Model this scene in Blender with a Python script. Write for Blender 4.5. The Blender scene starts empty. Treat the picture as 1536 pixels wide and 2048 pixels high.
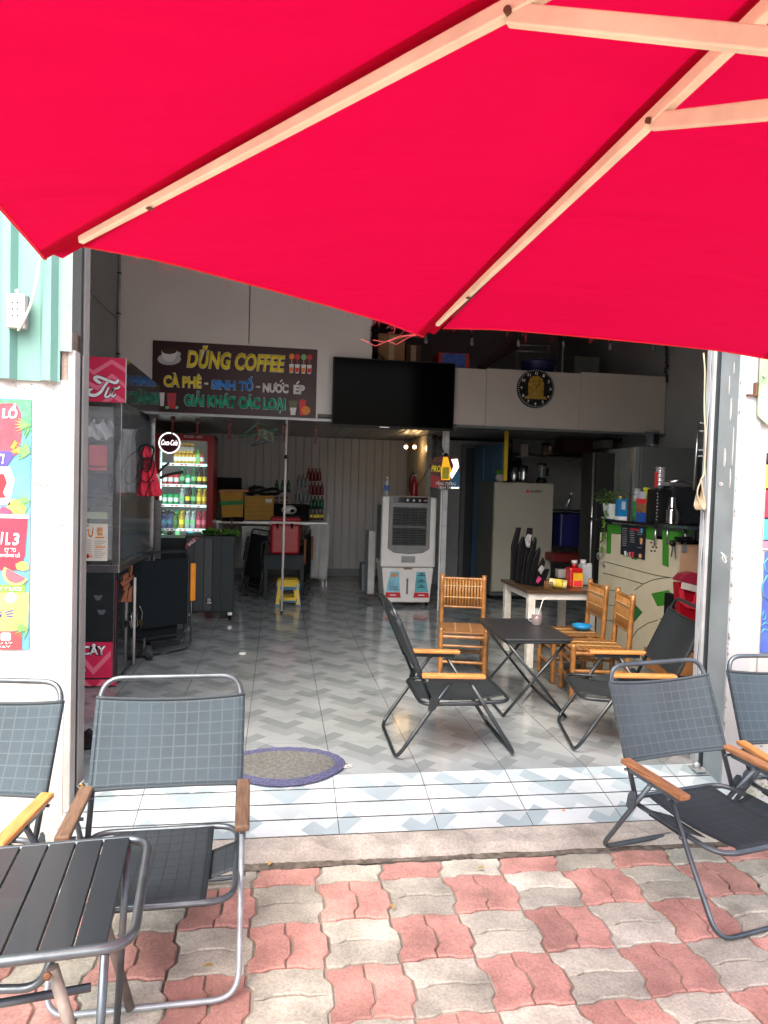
import bpy, bmesh, math, random
from mathutils import Vector, Matrix
random.seed(7)
R = math.radians
S = bpy.context.scene
C = bpy.data.collections.new('place'); S.collection.children.link(C)

# ---------------------------------------------------------------- camera
CAM = Vector((0.1353, -3.2628, 1.3653)); FL = 1410.58
FW = Vector((0.149008, 0.988139, -0.037118)); RT = Vector((0.988554, -0.147964, 0.029459)); UP = Vector((-0.023617, 0.041083, 0.998877))
cd = bpy.data.cameras.new('camera'); cam = bpy.data.objects.new('camera', cd); C.objects.link(cam)
cd.sensor_fit = 'VERTICAL'; cd.sensor_height = 24; cd.lens = FL/2048*24; cd.clip_start = 0.02; cd.clip_end = 1000
M = Matrix.Identity(4)
for i in range(3):
    M[i][0] = RT[i]; M[i][1] = UP[i]; M[i][2] = -FW[i]; M[i][3] = CAM[i]
cam.matrix_world = M; S.camera = cam

# ---------------------------------------------------------------- light
SUN_EL, SUN_AZ = 56, 205
w = bpy.data.worlds.new('World'); S.world = w; w.use_nodes = True
nt = w.node_tree; bg = nt.nodes['Background']; sky = nt.nodes.new('ShaderNodeTexSky')
sky.sky_type = 'NISHITA'; sky.sun_disc = False; sky.sun_elevation = R(SUN_EL); sky.sun_rotation = R(SUN_AZ)
sky.air_density = 1.0; sky.dust_density = 6.0; sky.ozone_density = 0.6
nt.links.new(sky.outputs[0], bg.inputs[0]); bg.inputs[1].default_value = 0.15
sl = bpy.data.lights.new('sun', 'SUN'); sl.energy = 1.4; sl.angle = R(80); sl.color = (1, .975, .94)
so = bpy.data.objects.new('sun', sl); C.objects.link(so)
sd = Vector((math.sin(R(SUN_AZ))*math.cos(R(SUN_EL)), math.cos(R(SUN_AZ))*math.cos(R(SUN_EL)), math.sin(R(SUN_EL))))
so.rotation_euler = sd.to_track_quat('Z', 'Y').to_euler()
S.view_settings.view_transform = 'Standard'; S.view_settings.look = 'None'; S.view_settings.gamma = 1
S.view_settings.exposure = 1.95
S.render.engine = 'CYCLES'
S.cycles.max_bounces = 10; S.cycles.diffuse_bounces = 6

# ---------------------------------------------------------------- helpers
def ray(px, py):
    return (FW*FL + RT*(px-768) - UP*(py-1024)).normalized()
def on(px, py, ax, v):
    d = ray(px, py); return CAM + d*((v-CAM[ax])/d[ax])
def PY(px, py, y): return on(px, py, 1, y)
def PZ(px, py, z=0): return on(px, py, 2, z)
def PX(px, py, x): return on(px, py, 0, x)

MATS = {}
def mat(name, col, rough=.6, metal=0, var=.12, vs=8, bump=0, bs=60, emit=None, es=1, coat=0, trans=0, alpha=1, spec=.5, stretch=None):
    if name in MATS: return MATS[name]
    m = bpy.data.materials.new(name); m.use_nodes = True; n = m.node_tree.nodes; l = m.node_tree.links
    b = n['Principled BSDF']
    b.inputs['Roughness'].default_value = rough; b.inputs['Metallic'].default_value = metal
    b.inputs['Coat Weight'].default_value = coat; b.inputs['Transmission Weight'].default_value = trans
    b.inputs['Alpha'].default_value = alpha; b.inputs['Specular IOR Level'].default_value = spec
    tc = n.new('ShaderNodeTexCoord'); src = tc.outputs['Object']
    if stretch:
        mp = n.new('ShaderNodeMapping'); mp.inputs['Scale'].default_value = stretch; l.new(src, mp.inputs[0]); src = mp.outputs[0]
    nz = n.new('ShaderNodeTexNoise'); nz.inputs['Scale'].default_value = vs; nz.inputs['Detail'].default_value = 6; l.new(src, nz.inputs['Vector'])
    mx = n.new('ShaderNodeMix'); mx.data_type = 'RGBA'
    c = Vector(col[:3])
    mx.inputs[6].default_value = (*(c*(1-var)), 1); mx.inputs[7].default_value = (*[min(1, x*(1+var)) for x in c], 1)
    cr = n.new('ShaderNodeMapRange'); cr.inputs[1].default_value = .3; cr.inputs[2].default_value = .7; l.new(nz.outputs[0], cr.inputs[0])
    l.new(cr.outputs[0], mx.inputs[0]); l.new(mx.outputs[2], b.inputs['Base Color'])
    # roughness variation
    rr = n.new('ShaderNodeMapRange'); rr.inputs[3].default_value = max(0, rough*.85); rr.inputs[4].default_value = min(1, rough*1.2+.02)
    l.new(nz.outputs[0], rr.inputs[0]); l.new(rr.outputs[0], b.inputs['Roughness'])
    if bump:
        n2 = n.new('ShaderNodeTexNoise'); n2.inputs['Scale'].default_value = bs; n2.inputs['Detail'].default_value = 4; l.new(src, n2.inputs['Vector'])
        bp = n.new('ShaderNodeBump'); bp.inputs['Strength'].default_value = bump; bp.inputs['Distance'].default_value = .004
        l.new(n2.outputs[0], bp.inputs['Height']); l.new(bp.outputs[0], b.inputs['Normal'])
    if emit:
        b.inputs['Emission Color'].default_value = (*emit, 1); b.inputs['Emission Strength'].default_value = es
    MATS[name] = m; return m

def nodes_of(m): return m.node_tree.nodes, m.node_tree.links, m.node_tree.nodes['Principled BSDF']
def math_node(n, l, op, a, b=None, c=None):
    k = n.new('ShaderNodeMath'); k.operation = op
    for i, v in enumerate((a, b, c)):
        if v is None: continue
        if isinstance(v, (int, float)): k.inputs[i].default_value = v
        else: l.new(v, k.inputs[i])
    return k.outputs[0]

class MB:
    def __init__(s): s.b = bmesh.new(); s.uv = s.b.loops.layers.uv.new('UVMap'); s.mi = 0
    def face(s, vs, uv=None, smooth=False):
        try: f = s.b.faces.new(vs)
        except ValueError: return None
        f.material_index = s.mi; f.smooth = smooth
        if uv:
            for lp, u in zip(f.loops, uv): lp[s.uv].uv = u
        return f
    def v(s, p): return s.b.verts.new(p)
    def box(s, x0, x1, y0, y1, z0, z1, m=None):
        P = [Vector((x, y, z)) for z in (z0, z1) for y in (y0, y1) for x in (x0, x1)]
        if m is not None: P = [m @ p for p in P]
        V = [s.v(p) for p in P]
        for q in ((0, 2, 3, 1), (4, 5, 7, 6), (0, 1, 5, 4), (2, 6, 7, 3), (0, 4, 6, 2), (1, 3, 7, 5)): s.face([V[i] for i in q])
        return s
    def hexa(s, P):   # 8 pts bottom 4 ccw, top 4
        V = [s.v(p) for p in P]
        for q in ((3, 2, 1, 0), (4, 5, 6, 7), (0, 1, 5, 4), (1, 2, 6, 5), (2, 3, 7, 6), (3, 0, 4, 7)): s.face([V[i] for i in q])
        return s
    def tube(s, pts, r, seg=10, closed=False, cap=True, flat=None, r1=None):
        pts = [Vector(p) for p in pts]; n = len(pts); rings = []
        prev = None
        for i, p in enumerate(pts):
            if closed: t = (pts[(i+1) % n]-pts[i-1])
            else: t = pts[min(i+1, n-1)]-pts[max(i-1, 0)]
            t.normalize()
            if prev is None:
                a = Vector((0, 0, 1)) if abs(t.z) < .9 else Vector((1, 0, 0))
                u = t.cross(a).normalized()
            else:
                u = (prev - t*prev.dot(t))
                if u.length < 1e-5: u = t.orthogonal()
                u.normalize()
            prev = u; w_ = t.cross(u)
            rr = r if r1 is None else r+(r1-r)*i/(n-1)
            ru, rw = (rr, rr) if not flat else (rr*flat[0], rr*flat[1])
            rings.append([s.v(p+u*math.cos(2*math.pi*k/seg)*ru+w_*math.sin(2*math.pi*k/seg)*rw) for k in range(seg)])
        m = n if closed else n-1
        for i in range(m):
            A, B = rings[i], rings[(i+1) % n]
            for k in range(seg): s.face([A[k], A[(k+1) % seg], B[(k+1) % seg], B[k]], smooth=True)
        if cap and not closed: s.face(rings[0][::-1]); s.face(rings[-1])
        return s
    def lathe(s, c, prof, seg=24, axis=(0, 0, 1), cap=True):
        c = Vector(c); ax = Vector(axis).normalized(); u = ax.orthogonal().normalized(); w_ = ax.cross(u); rings = []
        for r, h in prof:
            rings.append([s.v(c+ax*h+(u*math.cos(2*math.pi*k/seg)+w_*math.sin(2*math.pi*k/seg))*max(r, 1e-4)) for k in range(seg)])
        for A, B in zip(rings, rings[1:]):
            for k in range(seg): s.face([A[k], A[(k+1) % seg], B[(k+1) % seg], B[k]], smooth=True)
        if cap: s.face(rings[0][::-1]); s.face(rings[-1])
        return s
    def cyl(s, a, b, r, r1=None, seg=14):
        return s.tube([a, b], r, seg, r1=r1)
    def ball(s, c, r, seg=12, sc=(1, 1, 1), n=7):
        c = Vector(c); rings = []
        for i in range(1, n):
            th = math.pi*i/n
            rings.append([s.v(c+Vector((r*sc[0]*math.sin(th)*math.cos(2*math.pi*k/seg), r*sc[1]*math.sin(th)*math.sin(2*math.pi*k/seg), r*sc[2]*math.cos(th)))) for k in range(seg)])
        for A, B in zip(rings, rings[1:]):
            for k in range(seg): s.face([A[k], B[k], B[(k+1) % seg], A[(k+1) % seg]], smooth=True)
        t = s.v(c+Vector((0, 0, r*sc[2]))); b = s.v(c-Vector((0, 0, r*sc[2])))
        for k in range(seg): s.face([t, rings[0][k], rings[0][(k+1) % seg]], smooth=True); s.face([b, rings[-1][(k+1) % seg], rings[-1][k]], smooth=True)
        return s
    def sheet(s, f, nu, nv, thick=None, smooth=True, uvs=(1, 1)):
        G = [[s.v(f(i/nu, j/nv)) for j in range(nv+1)] for i in range(nu+1)]
        for i in range(nu):
            for j in range(nv):
                s.face([G[i][j], G[i+1][j], G[i+1][j+1], G[i][j+1]], [(a/nu*uvs[0], b/nv*uvs[1]) for a, b in ((i, j), (i+1, j), (i+1, j+1), (i, j+1))], smooth)
        return s
    def prism(s, poly, o, u, v, n, d0, d1):
        o, u, v, n = map(Vector, (o, u, v, n))
        A = [s.v(o+u*a+v*b+n*d0) for a, b in poly]; B = [s.v(o+u*a+v*b+n*d1) for a, b in poly]
        s.face(A[::-1]); s.face(B)
        for i in range(len(poly)): j = (i+1) % len(poly); s.face([A[i], A[j], B[j], B[i]])
        return s
    def build(s, name, m, parent=None, bevel=0, solid=0, fixn=True, sub=0):
        if fixn: bmesh.ops.recalc_face_normals(s.b, faces=s.b.faces)
        me = bpy.data.meshes.new(name); s.b.to_mesh(me); s.b.free()
        for k in (m if isinstance(m, (list, tuple)) else [m]): me.materials.append(k)
        o = bpy.data.objects.new(name, me); C.objects.link(o)
        if parent: o.parent = parent
        if sub:
            q = o.modifiers.new('s', 'SUBSURF'); q.levels = sub; q.render_levels = sub
        if solid:
            q = o.modifiers.new('t', 'SOLIDIFY'); q.thickness = solid; q.offset = 0
        if bevel:
            q = o.modifiers.new('b', 'BEVEL'); q.width = bevel; q.segments = 2; q.limit_method = 'ANGLE'; q.angle_limit = R(40)
        return o

def thing(name, label, cat, loc=(0, 0, 0), rz=0, group=None):
    o = bpy.data.objects.new(name, None); C.objects.link(o); o.empty_display_size = .1
    o.location = loc; o.rotation_euler = (0, 0, rz); tag(o, label, cat, group); return o
def tag(o, label, cat, group=None):
    o['label'] = label; o['category'] = cat
    if group: o['group'] = group
    return o
def struct(o, kind='structure'): o['kind'] = kind; return o
def kids(o): return [x for x in C.objects if x.parent == o]
def dup(root, loc, rz, label, group=None, rot=None):
    r = root.copy(); C.objects.link(r); r.location = loc; r.rotation_euler = rot or (0, 0, rz); r['label'] = label
    if group: r['group'] = group
    for ch in kids(root):
        c = ch.copy(); C.objects.link(c); c.parent = r
        for g in kids(ch):
            d = g.copy(); C.objects.link(d); d.parent = c
    return r
def rounded(pts, rad, n=5, closed=False):
    pts = [Vector(p) for p in pts]; out = []; N = len(pts)
    for i, p in enumerate(pts):
        if not closed and i in (0, N-1): out.append(p); continue
        a = (pts[i-1]-p); b = (pts[(i+1) % N]-p); k = min(rad, a.length*.45, b.length*.45)
        a = p+a.normalized()*k; b = p+b.normalized()*k
        for j in range(n+1):
            t = j/n; out.append(a*(1-t)**2+p*2*t*(1-t)+b*t*t)
    return out
def rrect(w, h, r, n=4, cx=0, cy=0):
    out = []
    for (sx, sy, a0) in ((1, 1, 0), (-1, 1, 90), (-1, -1, 180), (1, -1, 270)):
        for j in range(n+1):
            a = R(a0+90*j/n); out.append((cx+sx*(w/2-r)+r*math.cos(a), cy+sy*(h/2-r)+r*math.sin(a)))
    return out
def circ(r, n=20, cx=0, cy=0, sx=1, sy=1): return [(cx+r*sx*math.cos(2*math.pi*k/n), cy+r*sy*math.sin(2*math.pi*k/n)) for k in range(n)]

class Frame:    # a flat panel: origin, unit axes u (right) v (up), normal n towards the viewer side
    def __init__(s, o, u, v=(0, 0, 1)):
        s.o = Vector(o); s.u = Vector(u).normalized(); s.v = Vector(v).normalized(); s.n = s.u.cross(s.v).normalized()
    def poly(s, mb, poly, d0, d1): return mb.prism(poly, s.o, s.u, s.v, s.n, d0, d1)
    def rect(s, mb, u0, u1, v0, v1, d0, d1): return s.poly(mb, [(u0, v0), (u1, v0), (u1, v1), (u0, v1)], d0, d1)
    def P(s, a, b, d=0): return s.o+s.u*a+s.v*b+s.n*d
    def uv(s, px, py):   # a pixel of the photograph carried onto this panel
        d = ray(px, py); t = (s.o-CAM).dot(s.n)/d.dot(s.n); p = CAM+d*t-s.o; return p.dot(s.u), p.dot(s.v)
def text(s, fr, u0, u1, v0, v1, m, parent, d=.002, th=.0015, bold=0, shear=0, name='lettering', rot=0):
    cu = bpy.data.curves.new('txt', 'FONT'); cu.body = s; cu.offset = bold; cu.shear = shear; cu.resolution_u = 3
    ob = bpy.data.objects.new('txt', cu); C.objects.link(ob)
    bpy.context.view_layer.update()
    me = bpy.data.meshes.new_from_object(ob.evaluated_get(bpy.context.evaluated_depsgraph_get()))
    bpy.data.objects.remove(ob); bpy.data.curves.remove(cu)
    if not me.vertices: return None
    xs = [v.co.x for v in me.vertices]; ys = [v.co.y for v in me.vertices]
    x0, x1, y0, y1 = min(xs), max(xs), min(ys), max(ys)
    ku = (u1-u0)/max(x1-x0, 1e-6); kv = (v1-v0)/max(y1-y0, 1e-6)
    for v in me.vertices:
        a, b = u0+(v.co.x-x0)*ku, v0+(v.co.y-y0)*kv
        if rot:
            cu_, cv_ = (u0+u1)/2, (v0+v1)/2; a, b = cu_+(a-cu_)*math.cos(rot)-(b-cv_)*math.sin(rot), cv_+(a-cu_)*math.sin(rot)+(b-cv_)*math.cos(rot)
        v.co = fr.P(a, b, d)
    me.name = name; me.materials.clear(); me.materials.append(m)
    o = bpy.data.objects.new(name, me); C.objects.link(o)
    if parent: o.parent = parent
    q = o.modifiers.new('t', 'SOLIDIFY'); q.thickness = th; q.offset = 0
    return o

# ---------------------------------------------------------------- materials
white_plaster = mat('white_plaster', (.50, .495, .475), .85, var=.06, vs=4, bump=.5, bs=50)
grey_wall = mat('grey_painted_wall', (.33, .345, .345), .8, var=.06, vs=2, bump=.15)
panel_white = mat('cream_panel', (.46, .43, .39), .55, var=.04, vs=2)
steel = mat('stainless', (.55, .56, .57), .28, metal=1, var=.1, vs=6, stretch=(1, 1, 8))
dull_metal = mat('galvanised', (.42, .44, .45), .5, metal=.7, var=.15, vs=10)
black_metal = mat('black_enamel', (.012, .018, .021), .32, var=.2, vs=20, coat=.3)
grey_tube = mat('worn_dark_tube', (.11, .13, .145), .32, metal=.7, var=.25, vs=14, bump=.05)
black_plastic = mat('black_plastic', (.007, .008, .009), .45, var=.2, spec=.3)
dark = mat('dark_matter', (.006, .006, .007), .8, spec=.2)
white_plastic = mat('white_plastic', (.72, .71, .68), .35, var=.04)
grey_plastic = mat('grey_plastic', (.18, .19, .19), .4, var=.06)
wood_orange = mat('armrest_wood', (.52, .22, .06), .42, var=.3, vs=14, stretch=(1, 14, 14), coat=.25)
wood_brown = mat('weathered_wood', (.13, .075, .045), .6, var=.4, vs=14, stretch=(1, 14, 14))
bamboo = mat('bamboo', (.26, .11, .025), .33, var=.4, vs=18, stretch=(1, 1, 1), coat=.35)
bamboo_dark = mat('bamboo_dark', (.22, .09, .02), .5, var=.3, vs=30)
red_plastic = mat('red_plastic', (.33, .004, .012), .3, var=.08, coat=.1)
red_paint = mat('red_paint', (.42, .008, .02), .35, var=.05, coat=.3)
pink_red = mat('sign_red', (.62, .02, .08), .4, var=.04)
pink = mat('sign_pink', (.75, .16, .24), .4, var=.03)
mint = mat('mint_sheet', (.15, .31, .265), .5, var=.08, vs=3)
glass = mat('clear_glass', (.9, .95, .95), .04, alpha=.16, var=0, spec=1)
smoke_glass = mat('smoked_pane', (.16, .19, .21), .06, alpha=.55, var=.05, spec=1)
yellow_ink = mat('yellow_ink', (.95, .78, .04), .5, var=.03)
blue_ink = mat('blue_ink', (.03, .28, .85), .5, var=.03)
white_ink = mat('white_ink', (.8, .8, .8), .5, var=.02)
green_ink = mat('green_ink', (.0, .42, .24), .5, var=.03)
black_ink = mat('black_ink', (.02, .02, .02), .5)
maroon = mat('maroon_board', (.034, .003, .008), .4, var=.1)
orange_ink = mat('orange_ink', (.8, .25, .03), .5)
red_ink = mat('red_ink', (.7, .03, .04), .5)
navy_ink = mat('navy_ink', (.05, .07, .35), .5)
cyan_ink = mat('cyan_ink', (.10, .50, .75), .5, var=.15, vs=12)
leaf_ink = mat('leaf_green_ink', (.22, .58, .26), .5, var=.2, vs=20)
lemon_ink = mat('lemon_ink', (.85, .78, .25), .5, var=.1)
paper = mat('paper', (.74, .70, .60), .6, var=.03)
green_lam = mat('green_laminate', (.045, .24, .02), .4, var=.08)
cream_lam = mat('cream_laminate', (.62, .56, .40), .4, var=.05)
tan_lam = mat('tan_laminate', (.55, .33, .20), .45, var=.06)
leafm = mat('leaf', (.06, .20, .03), .5, var=.4, vs=30)
rope = mat('rope', (.40, .33, .22), .8, var=.2)
brass = mat('brass', (.6, .42, .15), .35, metal=1)
fabric_red_apron = mat('apron_red', (.60, .02, .05), .75, var=.15, vs=14)
clear_plastic = mat('clear_plastic', (.5, .53, .53), .15, alpha=.28, var=.1, vs=40, bump=.6, bs=30)

# mesh fabric with a woven check (uv in metres)
def check_fabric(name, base, line, pitch):
    m = mat(name, base, .65, var=.22, vs=5, bump=.35, bs=420); n, l, b = nodes_of(m)
    uv = n.new('ShaderNodeUVMap'); sx = n.new('ShaderNodeSeparateXYZ'); l.new(uv.outputs[0], sx.inputs[0])
    fs = []
    for k in (0, 1):
        f = math_node(n, l, 'FRACT', math_node(n, l, 'DIVIDE', sx.outputs[k], pitch))
        f = math_node(n, l, 'ABSOLUTE', math_node(n, l, 'SUBTRACT', f, .5)); fs.append(math_node(n, l, 'LESS_THAN', f, .055))
    g = math_node(n, l, 'MAXIMUM', fs[0], fs[1])
    old = b.inputs['Base Color'].links[0].from_socket
    mx = n.new('ShaderNodeMix'); mx.data_type = 'RGBA'; l.new(g, mx.inputs[0]); l.new(old, mx.inputs[6]); mx.inputs[7].default_value = (*line, 1)
    l.new(mx.outputs[2], b.inputs['Base Color'])
    return m
seat_fabric = check_fabric('check_seat_fabric', (.031, .052, .066), (.052, .078, .094), .042)  # back cloth lightened, standing in for haze and light through the mesh
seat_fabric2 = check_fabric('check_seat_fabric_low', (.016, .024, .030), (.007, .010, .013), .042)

# floor tiles: pieces coloured per face, joints from object coordinates
def tile_mat(name, col):
    m = mat(name, col, .11, var=.13, vs=3, bump=.05, bs=14, spec=.55); n, l, b = nodes_of(m)
    g = n.new('ShaderNodeNewGeometry'); sx = n.new('ShaderNodeSeparateXYZ'); l.new(g.outputs['Position'], sx.inputs[0])
    fs = []
    for k, wd in ((0, .0040), (1, .0022)):
        f = math_node(n, l, 'FRACT', math_node(n, l, 'ADD', math_node(n, l, 'DIVIDE', sx.outputs[k], .42), 10.5))
        f = math_node(n, l, 'ABSOLUTE', math_node(n, l, 'SUBTRACT', f, .5)); fs.append(math_node(n, l, 'LESS_THAN', f, wd))
    q = math_node(n, l, 'MAXIMUM', fs[0], fs[1])
    old = b.inputs['Base Color'].links[0].from_socket
    mx = n.new('ShaderNodeMix'); mx.data_type = 'RGBA'; l.new(q, mx.inputs[0]); l.new(old, mx.inputs[6]); mx.inputs[7].default_value = (.07, .07, .07, 1)
    l.new(mx.outputs[2], b.inputs['Base Color']); return m
tile_mats = [tile_mat('tile_dark_grey', (.185, .208, .214)), tile_mat('tile_mid_grey', (.225, .250, .256)), tile_mat('tile_light', (.27, .298, .304))]
step_mats = [tile_mat('step_blue_grey', (.28, .345, .37)), tile_mat('step_mid', (.37, .425, .44)), tile_mat('step_white', (.47, .51, .52))]

# ---------------------------------------------------------------- setting
FZ = -.13                                   # pavement level
def herring(x0, x1, y0, y1, zf, mats, name):
    w_ = .42/4/math.sqrt(2); mb = MB(); r2 = math.sqrt(.5)
    def rot(a, b): return ((a-b)*r2*w_, (a+b)*r2*w_)
    K = int((max(abs(x0), abs(x1))+max(abs(y0), abs(y1)))/w_*1.1)+4
    for a in range(-K, K):
        for b in range(-K, K):
            c = (a-b) % 4
            if c == 0: pts = [(a, b), (a+2, b), (a+2, b+1), (a, b+1)]; ci = ((0, 2, 2, 1), (2, 1, 0, 2))[((a-b) % 8)//4][((a+b) % 8)//2]
            elif c == 3: pts = [(a, b), (a+1, b), (a+1, b+2), (a, b+2)]; ci = ((2, 1, 0, 2), (1, 2, 2, 0))[((a-b) % 8)//4][((a+b) % 8)//2]
            else: continue
            P = [rot(*p) for p in pts]
            # clip polygon to rectangle
            for ax, lim, sg in ((0, x0, 1), (0, x1, -1), (1, y0, 1), (1, y1, -1)):
                Q = []
                for i in range(len(P)):
                    p, q = P[i], P[(i+1) % len(P)]; dp, dq = sg*(p[ax]-lim), sg*(q[ax]-lim)
                    if dp >= 0: Q.append(p)
                    if dp*dq < 0:
                        t = dp/(dp-dq); Q.append((p[0]+(q[0]-p[0])*t, p[1]+(q[1]-p[1])*t))
                P = Q
                if len(P) < 3: break
            if len(P) < 3: continue
            mb.mi = ci; mb.face([mb.v((p[0], p[1], zf(p[1]))) for p in P])
    bmesh.ops.remove_doubles(mb.b, verts=mb.b.verts, dist=1e-5)
    for f in mb.b.faces:
        if f.normal.z < 0: f.normal_flip()
    return struct(mb.build(name, mats, fixn=False))
herring(-1.6, 4.5, 0, 7.4, lambda y: 0, tile_mats, 'shop_floor')
slope = lambda y: y*.205
# sloping entrance apron: four tiled strips with grooves between
grooves = [0, -.1, -.2, -.3, -.4]
for i in range(4):
    herring(-.72, 2.34, grooves[i+1]+(.0 if i == 3 else .0035), grooves[i]-(.0035 if i else 0), slope, step_mats, 'step_tiles')
groove_m = mat('groove_dirt', (.16, .15, .13), .9, var=.4, vs=40)
mb = MB(); mb.face([mb.v(p) for p in ((-.72, -.4, slope(-.4)-.006), (2.34, -.4, slope(-.4)-.006), (2.34, .0, -.006), (-.72, .0, -.006))])
struct(mb.build('step_bed', groove_m))

def rough_conc(name, col, crack=True):
    m = mat(name, col, .9, var=.25, vs=7, bump=.9, bs=35); n, l, b = nodes_of(m)
    tc = n.new('ShaderNodeTexCoord'); vz = n.new('ShaderNodeTexNoise'); vz.inputs['Scale'].default_value = 120; vz.inputs['Detail'].default_value = 3
    l.new(tc.outputs['Object'], vz.inputs[0])
    old = b.inputs['Base Color'].links[0].from_socket
    mx = n.new('ShaderNodeMix'); mx.data_type = 'RGBA'; mx.blend_type = 'MULTIPLY'; mx.inputs[0].default_value = .5
    cr = n.new('ShaderNodeMapRange'); cr.inputs[1].default_value = .3; cr.inputs[2].default_value = .62; cr.inputs[3].default_value = .55; cr.inputs[4].default_value = 1.15
    l.new(vz.outputs[0], cr.inputs[0]); l.new(old, mx.inputs[6]); l.new(cr.outputs[0], mx.inputs[7]); l.new(mx.outputs[2], b.inputs['Base Color'])
    # broad stains
    st = n.new('ShaderNodeTexNoise'); st.inputs['Scale'].default_value = 2.3; st.inputs['Detail'].default_value = 8; st.inputs['Roughness'].default_value = .7; l.new(tc.outputs['Object'], st.inputs[0])
    c2 = n.new('ShaderNodeMapRange'); c2.inputs[1].default_value = .35; c2.inputs[2].default_value = .55; c2.inputs[3].default_value = .74; c2.inputs[4].default_value = 1; l.new(st.outputs[0], c2.inputs[0])
    m2 = n.new('ShaderNodeMix'); m2.data_type = 'RGBA'; m2.blend_type = 'MULTIPLY'; m2.inputs[0].default_value = 1
    l.new(mx.outputs[2], m2.inputs[6]); l.new(c2.outputs[0], m2.inputs[7]); l.new(m2.outputs[2], b.inputs['Base Color'])
    # pieces differ a little
    gi = n.new('ShaderNodeNewGeometry'); c3 = n.new('ShaderNodeMapRange'); c3.inputs[3].default_value = .80; c3.inputs[4].default_value = 1.18; l.new(gi.outputs['Random Per Island'], c3.inputs[0])
    m3 = n.new('ShaderNodeMix'); m3.data_type = 'RGBA'; m3.blend_type = 'MULTIPLY'; m3.inputs[0].default_value = 1
    l.new(m2.outputs[2], m3.inputs[6]); l.new(c3.outputs[0], m3.inputs[7]); l.new(m3.outputs[2], b.inputs['Base Color'])
    return m
paver_grey = rough_conc('paver_grey', (.49, .465, .385)); paver_red = rough_conc('paver_red', (.53, .275, .228))
kerb_m = rough_conc('kerb_concrete', (.42, .38, .33)); joint_m = mat('joint_sand', (.37, .33, .28), .95, var=.75, vs=1.6, bump=.8, bs=60)

# concrete strip below the apron, uneven
def kerb(u, v):
    x = -.72+u*3.4; y = -.40-v*.17
    z = [slope(-.4)-.004, slope(-.4)-.008, slope(-.4)-.014, FZ-.004, FZ-.02][min(4, int(v*4+.5))]
    n_ = math.sin(x*9)*.004+math.sin(x*23+1)*.003+random.uniform(-.003, .003)
    if v > .3: y += math.sin(x*3.1)*.008+n_*2
    return Vector((x, y, z+(n_ if 0 < v < .8 else 0)))
struct(MB().sheet(kerb, 90, 4, smooth=False).build('kerb', kerb_m))
struct(MB().box(-9, 9, -.52, -.17, FZ-.1, FZ-.016).build('pavement_edge', kerb_m))

# dirt gathered between the strip and the pavers
mb = MB(); rdt = random.Random(12); pa = []
for k in range(260):
    x = -.8+k*.0135; pa.append((x, -.553-abs(rdt.gauss(0, .006))-.006*math.sin(x*7), -.527+abs(rdt.gauss(0, .005))+.005*math.sin(x*5+1)))
for (x0_, a0_, b0_), (x1_, a1_, b1_) in zip(pa, pa[1:]):
    mb.face([mb.v((x0_, a0_, FZ+.0012)), mb.v((x1_, a1_, FZ+.0012)), mb.v((x1_, b1_, FZ+.003)), mb.v((x0_, b0_, FZ+.003))])
o = mb.build('dirt', mat('dirt', (.13, .11, .085), 1, var=.6, vs=30, bump=.9, bs=90)); o['kind'] = 'stuff'
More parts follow.
